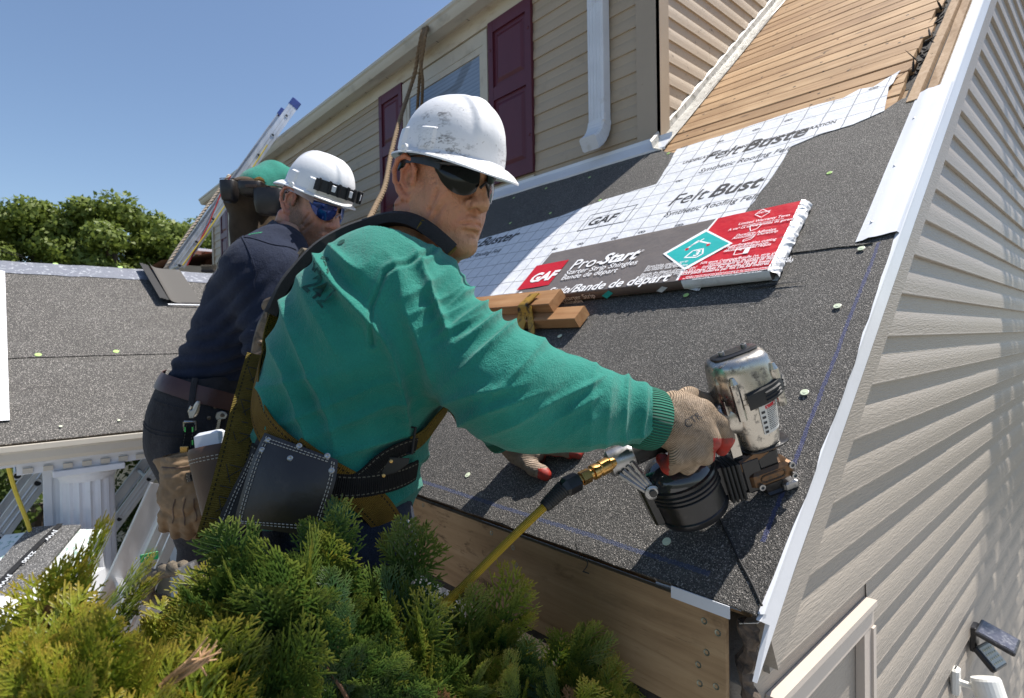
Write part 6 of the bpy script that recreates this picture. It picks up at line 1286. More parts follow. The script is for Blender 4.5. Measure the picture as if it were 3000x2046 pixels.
# ---- faded print on the back of the shirt
m_print = M('faded_black_print', (.006, .03, .028), .9, .6, 90, col2=(.004, .10, .075))
def shirt_text(txt, px_, py_, size, ang, name='shirt_print'):
    c, n_, i, d = T1.ray_cast(Vector(CAM), Vector(nrm(ray(px_, py_))))
    if c is None: return
    c = np.array(c); n_ = nrm(np.array(n_)); xd = nrm(CR*math.cos(ang)-CU*math.sin(ang)); xd = nrm(xd-n_*(xd@n_)); yd = np.cross(n_, xd); P, Ft = text(txt, size, c, xd, yd, None, None, bold=.02)
    out = []
    for p in P:
        q_, nn, i, d = T1.find_nearest(Vector(p)); out.append(np.array(q_)+np.array(nn)*.0012)
    mob(name, out, Ft, m_print, shirt1)
shirt_text('tion', 912, 788, .046, math.radians(42)); shirt_text('242', 884, 842, .046, math.radians(42)); shirt_text('to', 934, 756, .026, math.radians(42)); shirt_text('.', 985, 715, .09, math.radians(42))
# ---- black padded yoke, straps
m_pad = M('black_mesh_padding', (.011, .011, .012), .85, .25, 120, .0015, 420)
harness = drape([(1262, 792, 1.0), (1232, 748, 1.0), (1180, 700, 1.02), (1105, 668, 1.06), (1010, 680, 1.06), (930, 722, 1.05), (885, 790, 1.05), (862, 870, 1.05), (850, 945, 1.05)], [.030, .036, .045, .055, .062, .068, .062, .055, .030], .024, T0, 'harness', m_pad, man1, 7)
drape([(1272, 790, 1.0), (1245, 748, 1.0), (1205, 708, 1.0)], .02, .020, T0, 'collar_edge', m_olive, harness)
# black cloth round the neck
nb1 = G(); P = []
for i in range(41):
    a = 2*math.pi*i/40; r1 = .073+.003*math.sin(a*5); c = tfm1([(-.050, 0, -.172)])[0]; xa, ya, za = f1, l1, u1; za = nrm(u1*.85+f1*.35); xa = nrm(f1-za*(f1@za)); P.append([c+xa*math.cos(a)*r1*1.05+ya*math.sin(a)*r1-za*.02, c+xa*math.cos(a)*(r1+.004)*1.05+ya*math.sin(a)*(r1+.004), c+xa*math.cos(a)*r1+ya*math.sin(a)*r1+za*(.030+.006*math.sin(a*7)-.02*math.cos(a)), c+xa*math.cos(a)*(r1-.004)+ya*math.sin(a)*(r1-.004)+za*(.028+.006*math.sin(a*7)-.02*math.cos(a))])
nb1.loft(P, caps=False); nb1.ob('neckerchief', M('black_cotton', (.014, .013, .013), .8, .3, 30, .002, 120), man1, True)
drape([(800, 1050, 1.02), (835, 1140, 1.0), (885, 1240, .98), (935, 1320, .96), (1000, 1385, .96)], .052, .003, T0, 'back_strap', m_gold, harness, 8)
drape([(925, 1290, .96), (1000, 1380, .96), (1070, 1460, .97), (1120, 1530, .98), (1148, 1560, .99)], .052, .0035, T0, 'hip_strap', m_gold, harness, 8, .003)
lt = G(); P = [at(*q_) for q_ in ((868, 1258, .935), (905, 1228, .935), (912, 1240, .935), (910, 1275, .935), (893, 1303, .935), (878, 1290, .935))]; c0 = sum(P)/6; nv_ = nrm(CAM-c0); lt.loft([[p-nv_*.004 for p in P], P]); lt.ob('worn_tag', M('frayed_white_tape', (.52, .47, .40), .7, .12, 20), harness)
drape([(985, 1395, .95), (1040, 1380, .95), (1100, 1325, .95), (1160, 1300, .96), (1192, 1288, .98)], .030, .003, T0, 'chest_strap', m_bweb, harness, 7, .004)
drape([(1180, 1290, .97), (1220, 1262, .99), (1262, 1228, 1.0), (1300, 1190, 1.02)], .034, .003, T0, 'chest_strap', m_olive, harness, 7, .003)
bc = at(1186, 1288, .955); G().tube([bc+(CR*a+CU*b_)*.001 for a, b_ in ((-16, -22), (12, -24), (18, 20), (-10, 24), (-16, -22))], .003, 6).ob('buckle', m_black, harness)
free_strap([(1312, 1185, 1.0), (1335, 1215, 1.0), (1352, 1248, 1.0)], .012, .002, 'strap_tail', m_olive, harness)
# dorsal hook with its straps
m_hook = metal('rusty_forged_steel', (.20, .15, .11), .45, [(.45, (0, 0, 0)), (.6, (.8, .8, .8))])
hk = G(); 
def slab(pts, d, th, name, mat, parent, bev=0):
    P = [at(a, b_, d) for a, b_ in pts]; nv_ = nrm(CAM-sum(P)/len(P)); g = G(); g.loft([[p-nv_*th for p in P], [p for p in P]]); o = g.ob(name, mat, parent)
    bm = bmesh.new(); bm.from_mesh(o.data); bmesh.ops.recalc_face_normals(bm, faces=bm.faces); bmesh.ops.bevel(bm, geom=bm.edges[:], offset=min(th*.25, .003), segments=1, affect='EDGES'); bm.to_mesh(o.data); bm.free(); return o
hook = slab([(764, 896), (772, 878), (812, 862), (828, 862), (824, 876), (792, 892), (783, 910), (770, 912)], 1.085, .014, 'snap_hook', m_hook, harness)
slab([(777, 902), (789, 900), (784, 950), (772, 1010), (768, 1040), (738, 1062), (733, 1040), (742, 990), (754, 950)], 1.08, .014, 'hook_gate', m_hook, hook)
slab([(846, 920), (850, 960), (836, 1000), (830, 1060), (812, 1070), (800, 1050), (806, 1000), (826, 950)], 1.09, .012, 'hook_back', m_hook, hook)
for a, b_ in ((763, 1005), (816, 998), (842, 954)): G().lathe(at(a, b_, 1.078), nrm(CAM-at(a, b_, 1.08)), [(.0065, 0), (.006, .004), (.002, .006)], 10).ob('rivet', m_hook, hook)
G().tube([at(*q_) for q_ in ((745, 1062, 1.075), (752, 1042, 1.072), (772, 1034, 1.07), (786, 1042, 1.07), (790, 1062, 1.075))], .006, 8).ob('hook_eye', m_hook, hook)
free_strap([(890, 745, 1.06), (868, 800, 1.065), (842, 858, 1.07), (828, 890, 1.07)], .014, .003, 'lanyard_loop', m_olive, harness); G().tube([at(880, 748, 1.05), at(888, 736, 1.05), at(902, 738, 1.06), at(905, 750, 1.07)], .007, 8).ob('lanyard_eye', m_rope3, harness)
free_strap([(836, 882, 1.066), (812, 915, 1.06), (795, 960, 1.055), (786, 1010, 1.05), (788, 1060, 1.05), (808, 1110, 1.04), (835, 1150, 1.03)], .026, .003, 'twisted_strap', m_olive, harness, 8, nrm(nrm(CAM-at(800, 1000, 1.06))+CR*.9))
free_strap([(764, 1045, 1.06), (745, 1110, 1.03), (722, 1200, .99), (695, 1310, .955), (668, 1420, .93), (640, 1520, .915), (622, 1580, .915)], .049, .004, 'leg_strap', m_olive, harness, 8)
for k in range(5):
    a, b_ = (752-k*21, 1075+k*95), (728-k*25, 1135+k*95); g = G()
    for p, q_ in (((a[0]-26, a[1]), (a[0]+24, a[1]+12)), ((a[0]-26, a[1]), (b_[0]+24, b_[1]+10)), ((a[0]+24, a[1]+12), (b_[0]-26, b_[1])), ((b_[0]-26, b_[1]), (b_[0]+24, b_[1]+10))): dz_ = np.interp((p[1]+q_[1])/2, [1045, 1200, 1420, 1520], [1.048, .982, .922, .907]); g.tube([at(*p, dz_), at(*q_, dz_)], .0007, 4)
    g.ob('box_stitch', m_black, harness)
# steel leg buckle
lb = G(); P = [at(*q_) for q_ in ((1160, 1600, .93), (1150, 1578, .93), (1170, 1530, .925), (1188, 1522, .925), (1200, 1532, .925), (1178, 1598, .93), (1168, 1606, .93), (1160, 1600, .93))]; lb.tube(P, .0042, 8); lb.ob('leg_buckle', m_chrome, harness)
# ---- belt and pouches
belt = drape([(790, 1330, .96), (880, 1355, .95), (990, 1395, .95), (1080, 1400, .95), (1150, 1390, .97), (1205, 1370, 1.0)], .040, .005, T0, 'tool_belt', m_bweb, man1, 7, .003)
slab([(1062, 1372), (1080, 1352), (1130, 1340), (1200, 1342), (1196, 1360), (1160, 1386), (1110, 1400), (1075, 1398)], .93, .004, 'belt_tip', m_leather, belt)
for a, b_ in ((1064, 1374), (1122, 1345), (1118, 1394), (1140, 1352)): G().lathe(at(a+6, b_, .9285), nrm(CAM-at(a, b_, .93)), [(.003, 0), (.003, .001), (.001, .0015)], 8).ob('rivet', m_brass, belt)
pf = lambda px_, py_, d: at(px_, py_, d)
def pouch_surf(polyL, polyR, name, mat, parent, th=.006, nrow=14, ncol=10, bulge=.02):
    """leather sheet between a left and a right edge (px,py,depth), bulging towards the viewer"""
    L_, R_ = smooth_path([at(*p) for p in polyL], 6), smooth_path([at(*p) for p in polyR], 6); n = min(len(L_), len(R_)); fi = np.linspace(0, 1, nrow); P = []
    for f in fi:
        a, b_ = L_[int(round(f*(len(L_)-1)))], R_[int(round(f*(len(R_)-1)))]; row = []
        for q_ in np.linspace(0, 1, ncol): p = a*(1-q_)+b_*q_; row.append(p+nrm(CAM-p)*(bulge*math.sin(math.pi*q_)*(.5+.5*math.sin(math.pi*min(1, f*1.1)))+rng.normal(0, .0004)))
        P.append(row)
    g = G(); flat = [p for r in P for p in r]; nv_ = nrm(CAM-sum(flat)/len(flat)); n_ = ncol; N_ = len(flat); f_ = []
    for i in range(nrow-1):
        for j_ in range(n_-1): a = i*n_+j_; f_ += [[a, a+1, a+n_+1, a+n_], [N_+a, N_+a+n_, N_+a+n_+1, N_+a+1]]
    bd = list(range(n_))+[i*n_+n_-1 for i in range(1, nrow)]+[(nrow-1)*n_+j_ for j_ in range(n_-2, -1, -1)]+[i*n_ for i in range(nrow-2, 0, -1)]
    for i in range(len(bd)): a, b_ = bd[i], bd[(i+1) % len(bd)]; f_.append([a, N_+a, N_+b_, b_])
    o = mob(name, flat+[p-nv_*th for p in flat], f_, mat, parent, True); autosmooth(o, 50); return o, np.array(P)
def stitches(P, name, parent, path, step=.0062, lift=.0012):
    """dashes of thread along a path in sheet coordinates (row f, col q)"""
    nr, nc = P.shape[:2]; g = G(); pts = []
    for f, q_ in path:
        i, j_ = f*(nr-1), q_*(nc-1); i0, j0 = min(int(i), nr-2), min(int(j_), nc-2); u, w = i-i0, j_-j0; p = P[i0, j0]*(1-u)*(1-w)+P[i0+1, j0]*u*(1-w)+P[i0, j0+1]*(1-u)*w+P[i0+1, j0+1]*u*w; pts.append(p+nrm(CAM-p)*lift)
    dl = np.r_[0, np.cumsum([np.linalg.norm(pts[i+1]-pts[i]) for i in range(len(pts)-1)])]; A_ = np.array(pts); n = int(dl[-1]/step)
    for k_ in range(n): a, b_ = [np.array([np.interp(k_*step+o_, dl, A_[:, c]) for c in range(3)]) for o_ in (0, step*.62)]; g.tube([a, b_], .0008, 4)
    o = g.ob(name, m_thread, parent); tag(o, kind='stuff')
# side flap (black suede) and the leather panel on it
flap, PFl = pouch_surf([(762, 1262, 0.935), (718, 1360, 0.920), (672, 1450, 0.905), (632, 1540, 0.890), (604, 1640, 0.885), (612, 1720, 0.885), (650, 1790, 0.890)], [(800, 1300, 0.915), (790, 1400, 0.900), (770, 1500, 0.890), (770, 1600, 0.885), (785, 1700, 0.885), (800, 1760, 0.885), (820, 1800, 0.890)], 'tool_pouch', m_suede, man1, .03, 18, 8, .008)
for c_ in (.10, .18): stitches(PFl, 'stitching', flap, [(f, c_) for f in np.linspace(.12, .95, 30)])
pan, PP = pouch_surf([(775, 1268, 0.905), (742, 1340, 0.890), (712, 1430, 0.875), (690, 1510, 0.868), (688, 1540, 0.868)], [(990, 1348, 0.875), (985, 1400, 0.868), (968, 1460, 0.862), (948, 1520, 0.860), (940, 1575, 0.860)], 'leather_panel', m_leather, flap, .007, 14, 14, .022)
for c_ in (.955, .925): stitches(PP, 'stitching', pan, [(f, c_) for f in np.linspace(.06, .95, 30)])
for c_ in (.045, .075): stitches(PP, 'stitching', pan, [(f, c_) for f in np.linspace(.03, .97, 30)])
for f_ in (.05, .085): stitches(PP, 'stitching', pan, [(f_, c) for c in np.linspace(.06, .94, 30)])
for f_ in (.86, .90): stitches(PP, 'stitching', pan, [(f_, c) for c in np.linspace(.04, .94, 30)])
for a, b_ in ((798, 1297), (792, 1328), (893, 1337), (886, 1369), (972, 1353), (968, 1386)): p = at(a, b_, .905); nv_ = nrm(CAM-p); q_ = bvh(PP.reshape(-1, 3), np.array([[i*14+j_, i*14+j_+1, (i+1)*14+j_+1, (i+1)*14+j_] for i in range(13) for j_ in range(13)])).find_nearest(Vector(p))[0]; G().lathe(np.array(q_), nv_, [(.0048, 0), (.0046, .0018), (.003, .0024), (.0008, .0018)], 12).ob('rivet', m_steel, pan)
# bucket shaped tool holster further back
hc = at(640, 1312, 1.08); hax = nrm(at(665, 1520, 1.06)-hc); hx_ = nrm(CR-hax*(CR@hax)); rr_ = R(76, 1.08); g = G(); prof = [(rr_*.94, .0), (rr_*1.0, -.004), (rr_*1.05, .002), (rr_*1.04, .012), (rr_*.97, .05), (rr_*.84, .11), (rr_*.7, .16), (rr_*.3, .17)]
hol = autosmooth(g.lathe(hc, hax, prof, 32, x=hx_, caps=False).ob('tool_holster', m_brownl, man1), 50); G().lathe(hc, hax, [(rr_*.93, .001), (rr_*.85, .06), (rr_*.4, .10)], 28, x=hx_, caps=False).ob('holster_lining', m_brownl, hol, True)
for h_, f in ((.016, 1.035), (.022, 1.028)):
    g = G()
    for k_ in range(44): a, b_ = 2*math.pi*k_/44, 2*math.pi*(k_+.6)/44; yy_ = np.cross(hax, hx_); g.tube([hc+hax*h_+(hx_*math.cos(u)+yy_*math.sin(u))*rr_*f for u in (a, b_)], .0009, 4)
    tag(g.ob('stitching', m_thread, hol), kind='stuff')
tp = G().cbox(hc-hax*.004-hx_*.012, hx_, np.cross(hax, hx_), hax, .055, .03, .06, .2).ob('tape_measure', M('white_tool', (.6, .62, .66), .4, .1, 10), None); tag(tp, 'white and grey tape measure poking out of the brown tool holster', 'tape measure')
# ---- gloves
def glove(parts, lo_, hi_, mats, palmdir, cen_, h=.003, thr=.25, disp=.0012):
    s_ = SDF(lo_, hi_, h)
    for P, r, k_ in parts: s_.chain(P, r, k_)
    v_, f_ = s_.mesh(); v_ = relax(v_, f_, 1, .4); n_ = vnormals(v_, f_); v_ = v_+n_*(vnoise(v_*60)*disp+vnoise(v_*140)*disp*.4)[:, None]; return v_, f_, n_
def two_mats(o, maskfaces): o.data.polygons.foreach_set('material_index', np.asarray(maskfaces, np.int32))
# right hand closed round the grip
h0 = gp3(.135, 0, .595*k) if False else gF+GH*.135+GU*.595*gL
hx_ = GH; kn = lambda a, c, w: gF+GH*a+GC*c+GU*w*gL
pr = [([at(1925, 1228, 1.005), at(1965, 1232, 1.01), at(2010, 1232, 1.01)], [.040, .043, .040], .02), ([at(1990, 1205, 1.012), at(2050, 1215, 1.01)], [.034, .028], .02), ([at(1985, 1265, 1.0), at(2040, 1270, .995)], [.034, .028], .02)]
pr += [([at(2052, 1205, 1.0), at(2105, 1240, 1.0), at(2125, 1285, 1.012), at(2115, 1318, 1.028)], [.0185, .0165, .0150, .0125], .008),
       ([at(2048, 1240, .992), at(2078, 1290, .985), at(2062, 1334, 1.01), at(2030, 1330, 1.045)], [.020, .019, .0165, .013], .008),
       ([at(2025, 1265, .988), at(2040, 1325, .982), at(2014, 1362, 1.01), at(1985, 1345, 1.045)], [.020, .019, .0165, .013], .008),
       ([at(1990, 1280, .99), at(1992, 1338, .985), at(1962, 1366, 1.01), at(1940, 1345, 1.04)], [.019, .0175, .015, .012], .008),
       ([at(1965, 1195, 1.03), at(2020, 1165, 1.055), at(2068, 1178, 1.082), at(2095, 1200, 1.085)], [.022, .019, .016, .013], .012)]
cG = at(2020, 1250, 1.02); gv, gf, gn = glove(pr, cG-.16, cG+.16, None, None, None); nc = gn[gf].mean(1); cg = gv[gf].mean(1); gx, gy = pix(cg)
m_knit1 = knit('cream_knit_glove', (.34, .25, .17), (.55, .43, .32), GU*.8+GH*.45, 2000.)
glR = mob('work_glove', gv, gf, [m_knit1, m_redrub], man1, True); two_mats(glR, ((nc@nrm(CAM-cG)) < -.35) | ((gx > 2090) & (gy > 1285)) | ((gy > 1330) & (gx < 1960)))
glR['label'] = 'soiled cream knit glove with red palm closed round the nail gun grip'
pc_, n_, i_, d_ = bvh(gv, gf).ray_cast(Vector(CAM), Vector(nrm(ray(2035, 1240)))); pc_ = np.array(pc_); n_ = nrm(np.array(n_)); tg_ = bvh(gv, gf); P, Ft = text('CTR', .020, pc_-CR*.015-CU*.010, nrm(CR*.8+CU*.5), nrm(CU*.8-CR*.5), None, None, bold=-.008)
mob('pen_mark', [np.array(tg_.find_nearest(Vector(p))[0])+n_*.0008 for p in P], Ft, m_ink, glR)
# left hand resting on the roof felt
wp_ = lambda px_, py_, h_: onroof(px_, py_, h_)
Lw = wrL; pr = [([Lw-axL*.005, wp_(1520, 1318, .040), wp_(1560, 1322, .034)], [.034, .036, .030], .02), ([wp_(1535, 1330, .034), wp_(1570, 1334, .030)], [.030, .026], .02),
      ([wp_(1572, 1318, .032), wp_(1630, 1318, .036), wp_(1668, 1326, .024), wp_(1692, 1332, .016)], [.017, .0155, .0145, .0125], .008), ([wp_(1575, 1308, .032), wp_(1640, 1306, .036), wp_(1680, 1314, .022), wp_(1700, 1320, .014)], [.017, .0155, .0145, .0125], .008),
      ([wp_(1570, 1298, .030), wp_(1632, 1294, .034), wp_(1672, 1302, .020), wp_(1690, 1308, .014)], [.017, .0155, .014, .012], .008), ([wp_(1562, 1288, .030), wp_(1610, 1282, .030), wp_(1645, 1288, .018), wp_(1660, 1292, .013)], [.016, .0145, .013, .011], .008),
      ([wp_(1530, 1345, .034), wp_(1562, 1372, .030), wp_(1590, 1384, .022), wp_(1600, 1392, .016)], [.022, .0185, .0165, .0140], .012)]
cG = wp_(1590, 1330, .03); gv, gf, gn = glove(pr, cG-.19, cG+.19, None, None, None, .0032); hgt = gv@RN; cg = gv[gf].mean(1); nc = gn[gf].mean(1); gx, gy = pix(cg)
m_knit2 = knit('grey_knit_glove', (.22, .17, .13), (.42, .33, .26), RE*.6+RN*.8, 1800.)
glL = mob('work_glove', gv, gf, [m_knit2, m_redrub], man1, True); two_mats(glL, (nc@RN < -.25) | (gx > 1668) | ((gy > 1372) & (gx > 1575)) | ((cg@RN < .018)))
# ================================================================== SECOND ROOFER (navy shirt)
D2 = 1.78
tf2 = nrm(CR*math.cos(math.radians(22))+CF*math.sin(math.radians(22))); tl2 = nrm(CF*math.cos(math.radians(22))-CR*math.sin(math.radians(22)))
def torso2(s_, rows, k=.05, shrink=0.):
    prev = None
    for px_, py_, r, lat in rows:
        c = at(px_, py_, D2); r_ = R(r, D2)-shrink; s_.cap(c-tl2*lat, c+tl2*lat, r_, r_, k)
        if prev:
            for q_ in (-1, 1): s_.cap(prev[0]+tl2*prev[2]*q_, c+tl2*lat*q_, prev[1], r_, k)
        prev = (c, r_, lat)
rows2 = [(625, 1090, 86, .06), (672, 1010, 84, .06), (722, 920, 98, .065), (765, 850, 98, .08), (800, 785, 76, .10), (825, 740, 54, .08)]
sh2, el2, wr2 = at(762, 800, 1.62), at(800, 1010, 1.60), at(1010, 1110, 1.72); sh2L, el2L, wr2L = at(840, 790, 1.98), at(900, 990, 2.02), at(1060, 1080, 2.0)
allp = np.array([at(480, 640, 1.8), sh2, el2, wr2, sh2L, el2L, wr2L, at(560, 1280, 1.8), at(850, 640, 1.8)]); lo2, hi2 = allp.min(0)-.2, allp.max(0)+.2
s = SDF(lo2, hi2, .0085); torso2(s, rows2); s.cap(at(800, 760, D2), at(835, 700, D2), R(70, D2), R(62, D2), .04)
s.ell(sh2, (.095,)*3, .05); s.cap(sh2, el2, .088, .072, .04); s.cap(el2, wr2, .068, .045, .03); s.ell(sh2L, (.09,)*3, .05); s.cap(sh2L, el2L, .08, .07, .04); s.cap(el2L, wr2L, .065, .045, .03)
V, Fq = s.mesh(); V = relax(V, Fq, 2, .5); Nn = vnormals(V, Fq); px, py = pix(V)
w2 = vnoise(V*6)*1.4; q2 = px*.6+py*.8; fr2 = (np.abs(np.sin(q2/46*math.pi+w2))-.6)*(.4+.6*vnoise(V*9+4)); q3 = py*.95+px*.1; fr3 = (np.abs(np.sin(q3/38*math.pi+w2*1.3))-.6)*sstep(py, 900, 1010)
V = V+Nn*(.016*fr2*sstep(py, 720, 820)*(1-sstep(py, 960, 1050))+.012*fr3+.004*vnoise(V*16))[:, None]
cen = V[Fq].mean(1); cz = at(600, 1112, D2)[2]; ctr = at(615, 1112, D2); ncc = at(850, 672, D2)
keep = ~((cen[:, 2] < cz) & (np.linalg.norm(cen-ctr, axis=1) < .3)) & ~(((cen-ncc)@nrm(at(880, 620, D2)-at(800, 770, D2)) > 0) & (np.linalg.norm(cen-ncc, axis=1) < .085)) & ~(((cen-wr2)@nrm(wr2-el2) > 0) & (np.linalg.norm(cen-wr2, axis=1) < .1)) & ~(((cen-wr2L)@nrm(wr2L-el2L) > 0) & (np.linalg.norm(cen-wr2L, axis=1) < .1))
Fk = Fq[keep]; used = np.unique(Fk); mp_ = -np.ones(len(V), int); mp_[used] = np.arange(len(used)); s2V, s2F = V[used], mp_[Fk]
b = SDF(lo2-[.3, .3, .9], hi2+[.2, .3, .1], .014); torso2(b, rows2, .05, .036)
hip2 = [at(585, 1240, D2)-tl2*.09, at(585, 1240, D2)+tl2*.09]; kn2 = [h*[1, 1, 0]+tf2*.03+[0, 0, h[2]-.43] for h in hip2]; ft2 = [q_*[1, 1, 0]-tf2*.05+[0, 0, zf+.05] for q_ in kn2]
for i in (0, 1): b.cap(hip2[i], kn2[i], .085, .058, .04); b.cap(kn2[i], ft2[i], .055, .04, .03); b.cap(ft2[i]-EZ*.015, ft2[i]+tf2*.13-EZ*.025, .036, .03, .02)
b.cap(at(625, 1110, D2), at(588, 1220, D2), .08, .12, .06)
for a_, e_, w_ in ((sh2, el2, wr2), (sh2L, el2L, wr2L)):
    b.cap(a_, e_, .06, .048, .03); b.cap(e_, w_, .045, .032, .03); d_ = nrm(w_-e_); b.cap(w_, w_+d_*.07, .034, .036, .02); n0 = nrm(np.cross(d_, EZ))
    for kf in range(4): o_ = w_+d_*.085+n0*(kf-1.5)*.02; b.chain([o_, o_+d_*.045-EZ*.01, o_+d_*.07-EZ*.03], [.012, .011, .009], .006)
    b.chain([w_+d_*.03+n0*.03, w_+d_*.06+n0*.05-EZ*.01, w_+d_*.085+n0*.052-EZ*.02], [.014, .012, .010], .01)
b.cap(at(800, 770, D2), at(868, 678, D2), .055, .055, .03); bV, bF = b.mesh()
H2 = at(905, 602, 1.80); f2, l2, u2 = axes(20, 21, 3); tfm2 = place(H2, f2, l2, u2, 1.03)
A, Fa, hm, rm, base2 = person_mesh('person', '', tfm2, (bV, bF), m_skin2, True)
man2 = mob('person', A, Fa, m_skin2, None, True, org=base2); set_attr(man2, 'hairmask', hm); set_attr(man2, 'redmask', rm)
tag(man2, 'bearded man in a navy shirt and brown belt standing behind the man in green', 'person', 'roofers at work')
T2 = bvh(s2V, s2F); shirt2 = mob('shirt', s2V, s2F, m_navy, man2, True)
for pth in ([(712, 690, 1.6), (735, 740, 1.6), (752, 790, 1.55), (748, 850, 1.55)], [(690, 720, 1.7), (740, 745, 1.6), (800, 742, 1.6), (840, 750, 1.65)], [(640, 900, 1.7), (668, 830, 1.65), (700, 760, 1.6)]): drape(pth, .004, .0012, T2, 'seam', m_navy, shirt2, 7, .0015)
# stand up collar
g = G(); P = []
for i in range(33):
    a = math.radians(-150+300*i/32)+math.pi; c = tfm2([(-.050, 0, -.155)])[0]; za = nrm(u2*.8+f2*.45); xa = nrm(f2-za*(f2@za)); r1 = .080; o1 = xa*math.cos(a)*r1+l2*math.sin(a)*r1; P.append([c+o1*1.22-za*.075, c+o1*1.10-za*.01, c+o1*1.0+za*.034, c+o1*.94+za*.033, c+o1*.96-za*.04])
autosmooth(g.loft(P, caps=False, closed=False).ob('collar', m_navy, shirt2), 60)
hat2 = helmet(tfm2, m_hat2, man2, back=True, tilt=3); headband(tfm2, hat2, mat=m_black); glasses(tfm2, man2, m_lensblue, m_frameclr)
G().lathe(tfm2([(.016, -.108, .046)])[0], -l2, [(.008, -.004), (.008, .002), (.005, .003), (.002, .001)], 14).ob('key_button', m_hat2, hat2)
# black lamp clip band round the front of the hat
P = []
for ph_ in np.linspace(math.radians(-62), math.radians(62), 40):
    ring = []
    for zz, e_ in ((.044, .004), (.044, .012), (.078, .010), (.078, .002)): ring.append(tfm2([(.026+(.116+e_)*math.cos(ph_)*(1-(zz-.04)*.6), (.098+e_)*math.sin(ph_)*(1-(zz-.04)*.6), zz+.010)])[0])
    P.append(ring)
cl_ = G().loft(P).ob('lamp_clip', m_rub, hat2)
for i in range(9):
    ph_ = math.radians(-56+14*i); c = tfm2([(.026+.128*math.cos(ph_), .109*math.sin(ph_), .062+.010)])[0]; nv_ = nrm(f2*math.cos(ph_)*.1+f2*math.cos(ph_)+l2*math.sin(ph_)); G().cbox(c, nrm(np.cross(u2, nv_)), u2, nv_, .007, .04, .010, .25).ob('clip_tooth', m_black, cl_)
    if i % 2: G().cbox(c+nrm(np.cross(u2, nv_))*.013-nv_*.003, nrm(np.cross(u2, nv_)), u2, nv_, .013, .020, .006, .2).ob('clip_window', m_white, cl_)
# embroidered green mark on the shoulder
m_mark = M('green_thread', (.02, .28, .12), .7, .3, 80)
for t_, a_, b_, sz in (('GAF', 735, 680, .028), ('ROOF', 728, 690, .014)):
    c, n_, i, d = T2.ray_cast(Vector(CAM), Vector(nrm(ray(a_, b_))))
    if c is not None:
        c, n_ = np.array(c), nrm(np.array(n_)); xd = nrm(CR*.75+CU*.65); xd = nrm(xd-n_*(xd@n_)); P, Ft = text(t_, sz, c, xd, np.cross(n_, xd), None, None, bold=.03); mob('embroidery', [np.array(T2.find_nearest(Vector(p))[0])+n_*.001 for p in P], Ft, m_mark, shirt2)
# jeans and belt
j = SDF(lo2-[.3, .3, .9], np.array([hi2[0]+.2, hi2[1]+.3, at(600, 1080, D2)[2]]), .010); prevj = None
for px_, py_, r, lat in ((618, 1120, 104, .055), (600, 1190, 122, .06), (592, 1250, 126, .06), (590, 1320, 112, .07)):
    c = at(px_, py_, D2); r_ = R(r, D2); j.cap(c-tl2*lat, c+tl2*lat, r_, r_, .05)
for i in (0, 1): j.cap(hip2[i], kn2[i], .105, .080, .05); j.cap(kn2[i], ft2[i], .076, .062, .03)
jV, jF = j.mesh(); jV = relax(jV, jF, 2, .5); jN = vnormals(jV, jF); px, py = pix(jV); jV = jV+jN*(.006*vnoise(jV*12)+.007*(np.abs(np.sin(py/27+vnoise(jV*8)*2))-.5)*sstep(py, 1380, 1500))[:, None]
cen = jV[jF].mean(1); jF = jF[~(cen[:, 2] > at(600, 1098, D2)[2])]; jeans2 = mob('trousers', jV, jF, m_gjean, man2, True); TJ = bvh(jV, jF)
belt2 = drape([(486, 1108, 1.72), (505, 1128, 1.68), (560, 1152, 1.65), (620, 1168, 1.64), (690, 1180, 1.65), (740, 1182, 1.70)], .050, .004, TJ, 'belt', M('oxblood_belt', (.055, .020, .016), .4, .2, 12, .0008, 60), man2, 7, .003)
drape([(583, 1120, 1.64), (578, 1160, 1.64), (573, 1215, 1.64)], .016, .004, TJ, 'belt_loop', m_gjean, jeans2, 5, .008)
for pth in ([(490, 1180, 1.65), (545, 1200, 1.65), (590, 1210, 1.65)], [(470, 1235, 1.66), (540, 1258, 1.65), (575, 1262, 1.65)], [(470, 1243, 1.66), (540, 1266, 1.65), (575, 1270, 1.65)], [(606, 1180, 1.65), (612, 1260, 1.64), (608, 1380, 1.64)], [(620, 1205, 1.65), (650, 1240, 1.64), (720, 1250, 1.66)], [(628, 1188, 1.65), (690, 1196, 1.65), (730, 1196, 1.66)]): drape(pth, .004, .0012, TJ, 'seam', m_gjean, jeans2, 6, .0012)
for a_, b_ in ((630, 1193), (612, 1225)):
    c, n_, i, d = TJ.ray_cast(Vector(CAM), Vector(nrm(ray(a_, b_))))
    if c is not None: G().lathe(np.array(c), np.array(n_), [(.006, 0), (.0055, .002), (.002, .003)], 10).ob('rivet', m_hook, jeans2)
for ft in ft2:
    bo = SDF(ft-[.2, .2, .1], ft+[.25, .25, .14], .010); bo.cap(ft+EZ*.06, ft-EZ*.005, .052, .047, .02); bo.cap(ft-EZ*.012, ft+tf2*.15-EZ*.018, .046, .04, .03); v_, f_ = bo.mesh(); v_[:, 2] = np.maximum(v_[:, 2], zf-.008); mob('boot', v_, f_, m_brownl, man2, True)
